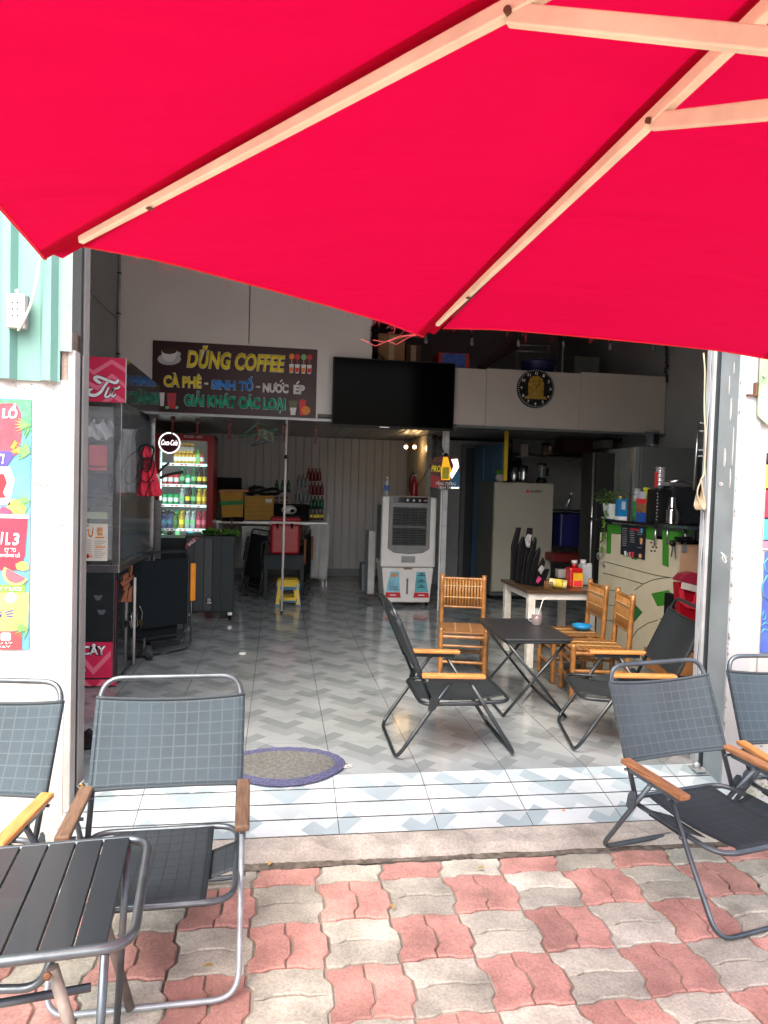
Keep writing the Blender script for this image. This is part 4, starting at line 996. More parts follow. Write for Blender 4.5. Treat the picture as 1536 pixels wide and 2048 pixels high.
# things on the refrigerator
def pot(name, label, cat, px, base_px_y, Y, prof, m, z=None, lid=None):
    c = PY(px, base_px_y, Y); z = c.z if z is None else z
    t = thing(name, label, cat, (c.x, Y, z)); MB().lathe((0, 0, 0), prof, 20).build('body', m, t)
    if lid: MB().lathe((0, 0, prof[-1][1]), lid[0], 18).build('lid', lid[1], t)
    return t
kt = pot('kettle', 'shiny steel kettle standing on the beige refrigerator', 'kettle', 1028, 960, 5.3, [(.06, 0), (.075, .03), (.07, .10), (.045, .17), (.02, .19)], steel, H_)
MB().tube([(-.05, 0, .15), (-.11, 0, .13), (-.12, 0, .06), (-.07, 0, .04)], .008).build('handle', black_plastic, kt); MB().cyl((.05, 0, .09), (.11, 0, .17), .014, .008).build('spout', steel, kt)
pot('steel_canister', 'steel canister with ribs standing on the beige refrigerator', 'canister', 1047, 960, 5.3, [(.05, 0), (.052, .05), (.05, .06), (.052, .12), (.05, .13), (.05, .19)], steel, H_, ([(.052, 0), (.052, .02), (.01, .03)], black_plastic))
bl = pot('blender', 'dark blender jug standing right on the beige refrigerator', 'blender', 1083, 960, 5.3, [(.06, 0), (.07, .02), (.05, .07)], black_plastic, H_)
MB().lathe((0, 0, .07), [(.04, 0), (.055, .15)], 18, cap=False).build('jug', smoke_glass, bl); MB().cyl((0, 0, .22), (0, 0, .25), .058).build('lid', black_plastic, bl); MB().box(.05, .09, -.008, .008, .09, .20).build('handle', black_plastic, bl)
t = thing('fabric_bag', 'green and white cloth bundle at the left end of the refrigerator top', 'bag', (PY(1003, 950, 5.2).x, 5.25, H_))
MB().ball((0, 0, .05), .07, 14, (.9, 1, .8)).build('white_cloth', mat('white_cloth', (.5, .5, .5), .9, bump=.6, bs=15), t); MB().ball((0, .01, .12), .07, 14, (1, 1, .6)).build('green_cloth', mat('green_cloth', (.06, .22, .04), .9, bump=.6, bs=15), t)
# ---- wall shelf
ws = thing('wall_shelf', 'narrow steel wall shelf above the beige refrigerator', 'shelf')
a, b = PY(1031, 912, 5.9), PY(1172, 920, 5.9); zs_ = a.z
MB().box(a.x, b.x, 5.9, 6.15, zs_-.012, zs_).build('board', dull_metal, ws)
MB().box(a.x, b.x, 5.895, 5.9, zs_-.02, zs_+.006).build('rim', steel, ws)
for x in (a.x+.1, b.x-.1): MB().box(x-.01, x+.01, 5.92, 6.4, zs_-.04, zs_-.013).build('bracket', dull_metal, ws)
def onshelf(name, label, cat, px, w_, h, m, Y=6.0, dep=.08, extra=None):
    c = PY(px, 900, Y); t = thing(name, label, cat, (c.x, Y, zs_)); MB().box(-w_/2, w_/2, -dep/2, dep/2, 0, h).build('body', m, t, bevel=.004); return t
t = onshelf('tissue_pack', 'upright white pack at the left of the wall shelf', 'pack', 1047, .09, .17, mat('pack_white', (.45, .44, .40), .5)); MB().box(.046, .05, -.04, .04, .0, .17).build('edge', white_ink, t)
t = pot('glass_jar', 'brown jar with dark lid on the wall shelf', 'jar', 1091, 905, 6.0, [(.05, 0), (.055, .02), (.055, .15), (.045, .17)], mat('brown_jar', (.16, .10, .06), .2), zs_, ([(.052, 0), (.052, .03)], dark))
t = pot('salt_jar', 'small pinkish jar beside the brown jar on the wall shelf', 'jar', 1100, 905, 5.95, [(.03, 0), (.03, .09), (.02, .10)], mat('pink_jar', (.40, .2, .16), .4), zs_, ([(.02, 0), (.02, .05)], white_plastic))
t = pot('small_tub', 'low yellowish tub at the right of the wall shelf', 'tub', 1122, 910, 5.95, [(.04, 0), (.045, .04)], mat('tub_yellow', (.4, .36, .1), .4), zs_, ([(.047, 0), (.047, .02)], white_plastic))
for px, lab in ((1163, 'pale box at the right end of the wall shelf'),):
    onshelf('carton', lab, 'box', px, .10, .13, mat('dull_carton', (.20, .19, .18), .7))
# dark bundles stored high on the right
for (px0, py0, px1, py1, Y, lab, m_) in ((1128, 868, 1200, 908, 5.4, 'dark reddish bundle stored on the high rack', (.05, .015, .015)), (1200, 866, 1262, 885, 5.2, 'flat dark tray lying on the high rack', (.04, .03, .03)), (1207, 880, 1225, 897, 5.1, 'small grey carton on the high rack', (.20, .19, .18))):
    boxthing('stored_box', lab, 'box', px0, py0, px1, py1, Y, .3, mat('stored_'+lab[:6].strip().replace(' ', '_'), m_, .8))
t = thing('high_rack', 'dark high rack behind the counter holding boxes', 'rack'); bpx(MB(), 1125, 908, 1262, 912, 5.0, .6).build('board', dark, t)
t = thing('wall_board', 'grey torn sheet pinned under the loft above the wall shelf', 'board')
o = MB(); f2 = Frame((0, 6.2, 0), (1, 0, 0)); f2.poly(o, [f2.uv(x, y) for x, y in ((1024, 868), (1060, 862), (1120, 862), (1118, 868), (1122, 876), (1117, 888), (1120, 898), (1118, 906), (1026, 906))], 0, .004); o.build('sheet', mat('grey_sheet', (.17, .19, .18), .7), t)
t = thing('steel_shelf', 'dark lower rack with a hanging flask right of the refrigerator', 'rack'); bpx(MB(), 1118, 1020, 1185, 1024, 4.9, .4).build('board', dark, t)
bpx(MB(), 1122, 1026, 1182, 1095, 5.0, .35).build('blue_tub', mat('dark_blue_tub', (.012, .015, .10), .4), t, bevel=.02)
bpx(MB(), 1108, 1108, 1180, 1125, 4.8, .3).build('red_tub', mat('dark_red_tub', (.16, .01, .01), .5), t, bevel=.01)
t = thing('flask', 'slim steel flask hanging tilted beside the refrigerator', 'flask'); a, b = PY(1134, 1014, 4.8), PY(1142, 990, 4.8); MB().cyl(a, b, .022, .020).build('body', steel, t); MB().cyl(b, b+(b-a).normalized()*.03, .012).build('cap', white_plastic, t)

# ---- air cooler
ac = thing('air_cooler', 'white and grey upright air cooler with two blue stickers', 'air cooler')
x0, x1, yf = 1.300, 1.930, 4.60; xm = (x0+x1)/2; HZ = 1.262
fa = Frame((xm, yf, 0), (1, 0, 0)); hw = (x1-x0)/2
o = MB(); P = [(-hw+.055, .045), (hw-.055, .045), (hw-.015, .44), (-hw+.015, .44)]; fa.poly(o, P, -.42, -.0); o.build('water_tank', white_plastic, ac, bevel=.012)
o = MB(); fa.rect(o, -hw, hw, .445, HZ-.01, -.42, .0); o.build('housing', white_plastic, ac, bevel=.02)
o = MB(); fa.poly(o, [(-hw+.075, .66), (-hw+.15, .615), (0, .60), (hw-.15, .615), (hw-.075, .66), (hw-.075, HZ-.012), (-hw+.075, HZ-.012)], .0005, .02); o.build('front_bezel', mat('bezel_grey', (.20, .21, .21), .4), ac, bevel=.008)
grl = MB(); fa.rect(grl, -hw+.12, hw-.12, .70, 1.13, .0205, .0215); gr = grl.build('grille', mat('grille_dark', (.012, .014, .014), .5), ac)
o = MB()
for k in range(15):
    z = .712+k*.029; m4 = Matrix.Translation((xm, yf-.030, z))@Matrix.Rotation(R(25), 4, 'X'); o.box(-hw+.12, hw-.12, -.010, .010, -.0022, .0022, m4)
for x in (-.19, -.095, 0, .095, .19): o.box(xm+x-.002, xm+x+.002, yf-.028, yf-.024, .70, 1.13)
fa.rect(o, -hw+.118, hw-.118, .895, .925, .022, .038)
o.build('louvres', mat('louvre_grey', (.085, .095, .095), .4), gr)
o = MB(); fa.poly(o, circ(.165, 28, 0, .91), .0216, .0222); o.build('fan_shadow_ring', mat('fan_black', (.004, .004, .004), .5), gr)
o = MB(); fa.rect(o, -hw+.115, hw-.115, 1.18, 1.243, .0205, .026); pn = o.build('control_panel', mat('panel_gloss', (.02, .022, .024), .12, coat=.6), ac)
for x in (-.03, .04, .11):
    MB().lathe(fa.P(x, 1.21, .026), [(.017, 0), (.015, .012), (.006, .014)], 16, axis=(0, -1, 0)).build('knob', steel, pn)
o = MB(); fa.rect(o, .155, .195, 1.205, 1.215, .0262, .0275); o.build('badge', mat('badge_pink', (.7, .3, .3), .4), pn)
o = MB(); fa.rect(o, -.08, .08, .50, .575, .0005, .004); o.build('nameplate', mat('nameplate_grey', (.27, .28, .28), .4), ac)
o = MB(); fa.rect(o, -.05, .05, .425, .44, .0005, .014); o.build('latch', mat('latch_brass', (.20, .13, .06), .4), ac)
o = MB(); fa.rect(o, -.012, .008, .14, .32, .0005, .004); o.build('level_window', mat('level_grey', (.12, .13, .13), .3), ac)
sky_st = mat('sticker_sky', (.20, .50, .62), .4, var=.2, vs=14); 
for s_, nm in ((-1, 'l'), (1, 'r')):
    q = [(s_*.10, .395), (s_*.20, .395), (s_*.245, .165), (s_*.085, .165)]
    if s_ > 0: q = q[::-1]
    o = MB(); fa.poly(o, q, .0005, .0015); st = o.build('sticker', sky_st if s_ < 0 else mat('sticker_teal', (.10, .38, .44), .4, var=.2, vs=14), ac)
    q = [(s_*.083, .160), (s_*.246, .160), (s_*.258, .10), (s_*.072, .10)]
    o = MB(); fa.poly(o, q, .0005, .0016); o.build('sticker_band', mat('sticker_red', (.52, .02, .03), .4), st)
    for zz in ((.36, .29, .225) if s_ > 0 else (.225, .20)):
        o = MB(); fa.rect(o, s_*.16-.045, s_*.16+.045, zz-.012, zz+.002, .002, .0028); o.build('print', mat('print_slate', (.05, .12, .16), .5) if s_ > 0 else mat('print_grey', (.12, .2, .3), .5), st)
        if s_ > 0: o = MB(); fa.rect(o, s_*.16-.02, s_*.16+.02, zz+.004, zz+.022, .002, .0028); o.build('print', MATS['print_slate'], st)
    if s_ < 0: o = MB(); fa.poly(o, circ(.032, 16, -.155, .355, 1.2, .7), .002, .003); o.build('emblem', mat('emblem', (.65, .25, .1), .4, var=.6, vs=60), st)
    o = MB(); fa.rect(o, s_*.165-.035, s_*.165+.035, .124, .134, .002, .003); o.build('print', white_ink, st)
for x in (x0+.08, x1-.08):
    for y in (yf+.05, yf+.36): o = MB(); o.cyl((x-.012, y, .022), (x+.012, y, .022), .022); o.build('caster', dark, ac)
o = MB(); 
for k in range(8): o.box(x0-.006, x0-.001, yf+.06+k*.04, yf+.075+k*.04, .52, 1.15)
o.build('side_vent', mat('vent_dark', (.05, .055, .055), .5), ac)
bt_ = thing('water_bottle', 'clear water bottle with blue label on top of the air cooler', 'bottle', (PY(774, 989, 4.7).x, 4.72, HZ-.01))
MB().lathe((0, 0, 0), [(.028, 0), (.031, .01), (.031, .13), (.027, .15), (.012, .18), (.012, .195)], 18).build('bottle', mat('bottle_plastic', (.55, .6, .62), .1, alpha=.45, var=.05), bt_)
MB().lathe((0, 0, .06), [(.0316, 0), (.0316, .06)], 18, cap=False).build('label', mat('bottle_blue', (.03, .09, .3), .4), bt_); MB().cyl((0, 0, .195), (0, 0, .213), .014).build('cap', white_plastic, bt_)
# leaf plant-like clutter left of cooler + grey bins
boxthing('waste_bin', 'narrow white panel standing left behind the air cooler', 'panel', 738, 1062, 748, 1188, 5.0, .3, mat('off_white_panel', (.42, .42, .40), .5))
boxthing('waste_bin', 'grey-blue bin standing at the left rear of the air cooler', 'bin', 724, 1128, 740, 1183, 5.3, .25, mat('bin_blue', (.12, .17, .20), .5))

# ---- drinks cooler with lit shelves
dc = thing('drinks_cooler', 'tall red glass-door drinks cooler with lit shelves of cans and bottles', 'drinks cooler')
YF = 5.5
a, b = PY(304, 866, YF), PY(428, 871, YF); X0, X1, ZT = a.x, b.x, a.z+.0
MB().box(X0, X0+.03, YF+.05, YF+.62, .05, ZT).build('side_panel', red_paint, dc); MB().box(X1-.03, X1, YF+.05, YF+.62, .05, ZT).build('side_panel', red_paint, dc)
MB().box(X0, X1, YF+.56, YF+.62, .05, ZT).build('back_panel', mat('cooler_white', (.6, .62, .62), .4), dc)
MB().box(X0, X1, YF+.05, YF+.56, ZT-.05, ZT).build('top_panel', red_paint, dc); MB().box(X0, X1, YF+.05, YF+.56, 0, .25).build('plinth', red_paint, dc)
gx0, gx1 = PY(319, 950, YF).x, PY(414, 950, YF).x; gz1 = PY(360, 880, YF).z
fm = MB()
dframe = MB().box(X0, gx0, YF, YF+.045, .25, ZT).build('door_frame', red_paint, dc, bevel=.004)
MB().box(gx1, X1, YF, YF+.045, .25, ZT).build('door_frame', red_paint, dc, bevel=.004)
MB().box(gx0, gx1, YF+.001, YF+.044, gz1, ZT-.001).build('door_header', red_paint, dc)
MB().box(gx0, gx1, YF+.015, YF+.02, .25, gz1).build('door_glass', glass, dc)
fD = Frame((0, YF, 0), (1, 0, 0))
def dt(s, x0, x1, y0, y1, m): (a, c), (d, e) = fD.uv(x0, y1), fD.uv(x1, y0); text(s, fD, a, d, c, e, m, dc, .003, .001, .03)
dt('ICE COLD', 368, 388, 871, 875, white_ink); dt('DRINK', 392, 405, 872, 876, white_ink)
o = MB(); u_, v_ = fD.uv(376, 886); fD.rect(o, u_, fD.uv(413, 886)[0], v_, v_+.03, .001, .004); o.build('header_label', paper, dc)
led = mat('led_strip', (.9, 1, 1), .4, emit=(.62, 1, .92), es=1.3)
MB().box(gx0+.004, gx0+.012, YF+.06, YF+.07, .3, gz1-.02).build('light_strip', led, dc)
MB().box(gx0, gx1, YF+.10, YF+.12, gz1+.01, gz1+.02).build('light_strip', led, dc)
SH = [PY(366, y, YF+.1).z for y in (926, 968, 1008, 1056, 1080)]
for i, z in enumerate(SH):
    sh = MB().box(gx0, gx1, YF+.07, YF+.5, z-.012, z-.004).build('shelf', mat('shelf_white', (.7, .75, .75), .4), dc)
    MB().box(gx0, gx1, YF+.064, YF+.069, z-.034, z-.008).build('price_rail', mat('price_rail', (.55, .75, .7), .4, emit=(.45, .9, .85), es=.55, var=.3, vs=30), sh)
    o = MB()
    for k in range(9):
        if (k+i) % 3: o.box(gx0+.02+k*.052, gx0+.058+k*.052, YF+.0625, YF+.0639, z-.030, z-.012)
    o.build('price_tags', red_ink, sh)
lp = bpy.data.lights.new('cooler_light', 'AREA'); lp.shape = 'RECTANGLE'; lp.size = .5; lp.size_y = 1.2; lp.energy = .8; lp.color = (.80, 1, .96)
lo = bpy.data.objects.new('cooler_light', lp); C.objects.link(lo); lo.parent = dc; lo.location = ((gx0+gx1)/2, YF+.055, 1.1); lo.rotation_euler = (R(90), 0, 0)
can_p, bot_p = {}, {}
def drink(kind, colr, capc, x, y, z, label, grp, cat='bottle', h=1.0):
    key = (kind, colr)
    dic = can_p
    if key not in dic:
        if kind == 'can':
            t = thing('drink_can', label, 'can', (x, y, z), 0, grp)
            MB().lathe((0, 0, 0), [(.024, 0), (.028, .008), (.028, .112), (.023, .12)], 14).build('body', colr, t); MB().lathe((0, 0, .030), [(.0284, 0), (.0284, .05)], 14, cap=False).build('label', capc, t)
        else:
            t = thing('drink_bottle', label, 'bottle', (x, y, z), 0, grp)
            MB().lathe((0, 0, 0), [(.026, 0), (.030, .012), (.030, .10), (.029, .13), (.012, .175), (.011, .19)], 14).build('body', colr, t)
            MB().lathe((0, 0, .05), [(.0305, 0), (.0305, .055)], 14, cap=False).build('label', capc[1], t); MB().cyl((0, 0, .19), (0, 0, .207), .014).build('cap', capc[0], t)
        t.scale = (h, h, h); dic[key] = t; return t
    t = dup(dic[key], (x, y, z), random.uniform(0, 6), label, grp); t.scale = (h, h, h); return t
gold_can = mat('gold_can', (.75, .45, .06), .25, metal=.7); red_can = mat('red_can', (.6, .02, .03), .3, metal=.3); green_can = mat('green_can', (.02, .42, .14), .3, metal=.4)
brown_b = mat('cola_liquid', (.05, .015, .01), .12); green_b = mat('green_bottle', (.015, .11, .03), .12); lime_b = mat('lime_bottle', (.25, .55, .05), .15); amber_b = mat('amber_bottle', (.6, .35, .03), .12); clear_b = mat('clear_bottle', (.4, .45, .46), .12); blue_b = mat('blue_bottle', (.04, .12, .4), .15); crim_b = mat('crimson_bottle', (.4, .01, .04), .15)
GC = 'cans and bottles in the drinks cooler'
rows = [
 [('can', gold_can, white_ink)]*6+[('bottle', lime_b, (green_ink, leaf_ink)), ('can', red_can, white_ink)],
 [('can', red_can, white_ink)]*3+[('bottle', green_b, (green_ink, leaf_ink)), ('can', green_can, white_ink), ('bottle', green_b, (green_ink, leaf_ink)), ('bottle', brown_b, (black_ink, yellow_ink)), ('bottle', brown_b, (black_ink, yellow_ink))],
 [('can', green_can, white_ink)]*3+[('bottle', clear_b, (white_ink, leaf_ink)), ('bottle', brown_b, (red_ink, red_ink)), ('bottle', green_b, (yellow_ink, yellow_ink)), ('bottle', amber_b, (yellow_ink, yellow_ink)), ('bottle', amber_b, (yellow_ink, yellow_ink))],
 [('bottle', blue_b, (white_ink, cyan_ink)), ('bottle', blue_b, (white_ink, cyan_ink)), ('bottle', lime_b, (green_ink, leaf_ink)), ('bottle', amber_b, (brown_b, orange_ink)), ('bottle', clear_b, (white_ink, blue_ink)), ('bottle', clear_b, (white_ink, blue_ink)), ('bottle', crim_b, (red_ink, pink)), ('bottle', crim_b, (red_ink, pink))],
 [('bottle', clear_b, (blue_ink, cyan_ink)), ('bottle', lime_b, (yellow_ink, leaf_ink)), ('bottle', blue_b, (white_ink, cyan_ink)), ('bottle', clear_b, (white_ink, leaf_ink))]]
ords = ['top', 'second', 'third', 'fourth', 'lowest']; nums = ['first', 'second', 'third', 'fourth', 'fifth', 'sixth', 'seventh', 'eighth']
cname = {gold_can: 'gold', red_can: 'red', green_can: 'green', lime_b: 'lime green', green_b: 'dark green', brown_b: 'dark cola', clear_b: 'clear', amber_b: 'amber', blue_b: 'blue', crim_b: 'crimson'}
for i, rw in enumerate(rows):
    n_ = len(rw)
    for k, (kind, c_, cp) in enumerate(rw):
        if i == 0: x = gx0+.17+k*.044 if kind == 'can' and k < 6 else gx0+.17+k*.044
        else: x = gx0+.045+k*(gx1-gx0-.08)/max(n_-1, 7 if n_ > 4 else 3)
        if i == 0 and x > gx1-.03: continue
        z = SH[i]-.004
        drink(kind, c_, cp, x, YF+.12, z, '%s %s in front on the %s cooler shelf, %s from the left' % (cname[c_], kind, ords[i], nums[k]), GC, h=1.0 if kind == 'can' else (.92 if i in (1, 2) else 1.0))
        if kind == 'can' and i == 0 and k < 5: drink(kind, c_, cp, x+.01, YF+.13, z+.121, 'gold can on top of another on the top cooler shelf, %s from the left' % nums[k], GC)
        elif i in (1, 2, 3): drink(kind, c_, cp, x+.012, YF+.22, z, '%s %s in the back row of the %s cooler shelf, %s from the left' % (cname[c_], kind, ords[i], nums[k]), GC, h=1.05)
# round lit sign
rs = thing('round_sign', 'round lit red sign with a white ring and script lettering on the drinks cooler', 'sign')
fr_ = Frame(PY(339, 886, 5.38), (1, 0, 0)); rr = .118
o = MB(); fr_.poly(o, circ(rr+.012, 36), -.03, 0); o.build('housing', mat('ring_shadow_grey', (.35, .36, .36), .4), rs)
o = MB(); fr_.poly(o, circ(rr-.012, 36), .0005, .004); o.build('face', mat('dark_red_face', (.10, .006, .015), .3), rs)
neon = mat('neon_white', (1, 1, 1), .4, emit=(1, .93, .95), es=.8)
o = MB(); o.tube([fr_.P(rr*math.cos(2*math.pi*k/40), rr*math.sin(2*math.pi*k/40), .006) for k in range(40)], .0048, 8, closed=True); o.build('neon_ring', neon, rs)
text('Coca-Cola', fr_, -.092, .092, -.026, .036, neon, rs, .006, .002, 0, .35)

# ---- red framed electric things: loft hooks with ribbons
GH = 'red ribbon clips on the loft edge'; hk = None
for i, (px, py) in enumerate(((346, 838), (396, 842), (460, 846), (515, 850), (568, 852), (632, 858))):
    c = PY(px, py, 4.15)
    lab = 'red ribbon clip hanging under the coffee sign, %s from the left' % nums[i] if i < 5 else 'red ribbon clip hanging just right of the coffee sign'
    if hk is None:
        hk = thing('ribbon_clip', lab, 'clip', c, 0, GH)
        MB().box(-.020, .020, -.012, .012, -.035, .03).build('clip', mat('clip_brown', (.13, .05, .03), .6, var=.5, vs=60), hk, bevel=.004)
        MB().box(-.008, .008, -.002, .002, -.16, -.03, Matrix.Rotation(R(3), 4, 'Y')).build('ribbon', mat('ribbon_red', (.20, .02, .015), .7), hk); MB().box(-.024, .024, -.014, .014, .005, .015).build('pin', dark, hk)
    else: dup(hk, c, 0, lab, GH)
for i, (x0, y0, x1, y1, xm, ym, m_, lab) in enumerate(((480, 876, 556, 858, 516, 846, mat('green_hanger', (.05, .22, .12), .5), 'green clothes hanger with a pale cloth under the loft edge'), (502, 892, 566, 876, 552, 862, mat('blue_hanger', (.07, .12, .16), .5), 'dark blue clothes hanger tilted under the loft edge'))):
    t = thing('clothes_hanger', lab, 'hanger', group='clothes hangers'); A, B, Cc = PY(x0, y0, 4.1), PY(x1, y1, 4.1), PY(xm, ym, 4.1)
    MB().tube(rounded([A, Cc, B], .02)+[A], .006, 8).build('bar', m_, t); MB().tube([Cc, Cc+Vector((.0, 0, .03)), Cc+Vector((.02, .01, .05)), Cc+Vector((.035, .02, .035))], .003).build('hook', steel, t)
t = thing('hanging_cloth', 'small pale patterned cloth hanging between the clothes hangers', 'cloth'); a = PY(535, 875, 4.09)
MB().sheet(lambda u, v: a+Vector((-.10+u*.16, .012*math.sin(u*9+v*3), -.03+v*.10+.02*math.sin(u*5))), 14, 8).build('cloth', mat('pattern_cloth', (.16, .18, .13), .9, var=.7, vs=35), t, solid=.003)

# ---- stainless food cart
fcart = thing('food_cart', 'stainless food cart with glass cabinet and red banners left inside the entrance', 'food cart')
cx0, cx1, cy0, cy1 = -1.48, -.872, 1.50, 2.78
zl, zu = .80, 1.86
MB().box(cx0, cx1-.004, cy0+.004, cy1, .06, zl-.05).build('lower_cabinet', mat('cart_black', (.022, .026, .028), .14, coat=.5, var=.1), fcart)
MB().box(cx0, cx1, cy0-.004, cy1+.01, zl-.05, zl).build('worktop', steel, fcart, bevel=.003)
for (x, y) in ((cx1-.045, cy0), (cx1-.045, cy1-.045), (cx0, cy0)):
    MB().box(x, x+.045, y, y+.045, zl, zu).build('post', steel, fcart, bevel=.002)
MB().box(cx0+.046, cx1-.046, cy0+.012, cy0+.016, zl+.03, zu-.04).build('front_glass', glass, fcart)
MB().box(cx1-.016, cx1-.012, cy0+.047, cy1-.047, zl+.02, zu-.04).build('side_glass', smoke_glass, fcart)
MB().box(cx0, cx1, cy0, cy1, zu, zu+.012).build('roof', steel, fcart)
for z in (1.02, 1.24, 1.43, 1.60): MB().box(cx0+.05, cx1-.05, cy0+.06, cy0+.42, z, z+.01).build('shelf', steel, fcart)
MB().box(cx0+.02, cx1-.3, cy0+.45, cy1-.05, zl, zl+.35).build('inner_tray', mat('tray_dark', (.06, .07, .08), .3, metal=.6), fcart)
f0 = Frame((0, cy0-.0, 0), (1, 0, 0))
def cbox(name, x0, y0, x1, y1, m, d0, d1, par=fcart, fr=f0):
    (a, c), (d, e) = fr.uv(x0, y1), fr.uv(x1, y0); o = MB(); fr.rect(o, a, d, c, e, d0, d1); return o.build(name, m, par)
cbox('banner', 120, 1284, 226, 1356, pink_red, .001, .004); cbox('lower_banner', 120, 1358, 233, 1372, pink_red, .001, .004); cbox('banner_edge', 229.5, 1160, 233, 1357, pink_red, .001, .005)
cbox('door_trim', 226.5, 1140, 228, 1358, steel, .001, .006); cbox('door_trim', 120, 1356.5, 228, 1358, steel, .001, .006)
def chev(par, pts, m, d0=.0045, d1=.0055, fr=f0): o = MB(); fr.poly(o, [fr.uv(*p) for p in pts], d0, d1); return o.build('chevron', m, par)
chev(fcart, [(168, 1313), (187, 1336), (222, 1300), (222, 1312), (187, 1349), (168, 1327)], pink)
chev(fcart, [(170, 1359), (184, 1372), (172, 1372), (165, 1366)], pink); chev(fcart, [(203, 1359), (222, 1359), (208, 1372), (192, 1372)], pink)
def ct(s, x0, x1, y0, y1, m, b=.03, sh=0, d=.006, fr=f0, par=fcart): (a, c), (q, e) = fr.uv(x0, y1), fr.uv(x1, y0); text(s, fr, a, q, c, e, m, par, d, .001, b, sh)
ct('CÂY', 163, 213, 1286, 1311, black_ink, .08); ct('CÂY', 164, 212, 1287, 1310, white_ink, .035, d=.0075)
ct('A', 158, 174, 1325, 1343, black_ink, .08); ct('A', 159, 173, 1326, 1342, white_ink, .03, d=.0075)
for (x, y) in ((196, 1196), (203, 1225)):
    o = MB(); f0.poly(o, [(f0.uv(x, y)[0]+.035*math.cos(k)*(.6+.3*math.sin(k*3)), f0.uv(x, y)[1]+.045*math.sin(k)*(.6+.3*math.cos(k*2))) for k in [i*.52 for i in range(12)]], -.003, -.0015); o.build('smudge', mat('smudge', (.10, .11, .12), .6), fcart)
# price list on the front glass
ml = thing('price_list', 'cream price list with orange heading taped inside the food cart glass', 'price list')
cbox('sheet', 110, 1048, 215, 1121, paper, -.012, -.008, ml)
ct('TƯ', 166, 187, 1056, 1074, orange_ink, .03, d=-.0065, par=ml); ct('MENU', 164, 177, 1049, 1053, black_ink, d=-.0065, par=ml)
for k in range(9): cbox('print_line', 165+((k % 2)*2), 1079+k*4, 182, 1080+k*4, mat('print_soft', (.45, .35, .3), .6), -.0075, -.007, ml); cbox('print_line', 188, 1082+k*4, 211-(k % 3)*4, 1083+k*4, MATS['print_soft'], -.0075, -.007, ml)
for (x, y) in ((190, 1074), (192, 1093), (166, 1112)): cbox('print_heading', x, y, x+18, y+2.5, orange_ink, -.0074, -.0068, ml)
cbox('drink_picture', 193, 1055, 205, 1071, mat('pic_orange', (.75, .35, .15), .5, var=.5, vs=50), -.0075, -.007, ml)
for x in (170, 176): cbox('drink_picture', x-3, 1108, x+1, 1117, red_ink, -.0075, -.0068, ml)
# things inside the glass
cbox('cup_stack', 172, 890, 210, 940, mat('pink_board', (.75, .13, .16), .5, var=.15), -.08, -.06, thing('plastic_board', 'pink-red board standing inside the food cart glass', 'board'))
t = thing('wrapped_stack', 'dark wrapped stack behind the food cart glass', 'package'); cbox('wrap', 120, 948, 211, 1012, mat('dark_wrap', (.05, .065, .09), .25, var=.4, vs=12, bump=.8, bs=12), -.2, -.09, t)
t = thing('storage_tray', 'pale green tray behind the food cart glass', 'tray'); cbox('tray', 120, 1026, 210, 1037, mat('pale_green', (.55, .62, .42), .4), -.12, -.06, t)
t = thing('folded_plastic', 'crumpled clear plastic behind the food cart glass near the top', 'plastic'); a = f0.uv(190, 880)
MB().sheet(lambda u, v: Vector((-1.15+u*.22, cy0+.10+.03*math.sin(u*14+v*5), 1.62+v*.10+.012*math.sin(u*23))), 22, 8).build('film', mat('film_white', (.7, .72, .72), .15, bump=.8, bs=25), t)
t = thing('steel_cups', 'row of small steel cups on the upper cart shelf', 'cups')
for k in range(3): MB().lathe((-1.08+k*.055, cy0+.15, 1.71), [(.018, 0), (.022, .05)], 12).build('cup', steel, t)
# sign box on the cart
sb = thing('cart_sign', 'red box sign with white script lettering on top of the food cart', 'sign')
a, b = PY(253, 717, 1.45), PY(253, 806, 1.45)
MB().box(-1.49, a.x-.002, 1.454, 2.72, b.z, a.z).build('box', mat('gloss_black', (.012, .015, .017), .10, coat=.8, var=.1), sb)
fS = Frame((0, 1.452, 0), (1, 0, 0))
MB().box(-1.49, a.x, 1.4475, 1.4535, b.z, a.z).build('face', pink_red, sb)
MB().box(a.x-.003, a.x+.001, 1.445, 1.454, b.z, a.z).build('edge_trim', white_plastic, sb)
for pts in ([(168, 726), (187, 741), (224, 719), (253, 737), (253, 747), (224, 728), (188, 750), (168, 737)], [(168, 757), (196, 772), (224, 747), (253, 769), (253, 779), (240, 768), (224, 757), (208, 770), (196, 782), (168, 767)], [(168, 792), (178, 800), (168, 803)], [(205, 803), (216, 793), (230, 786), (252, 803), (238, 804), (228, 797), (218, 804)]):
    chev(sb, pts, pink, .0048, .0056, fS)
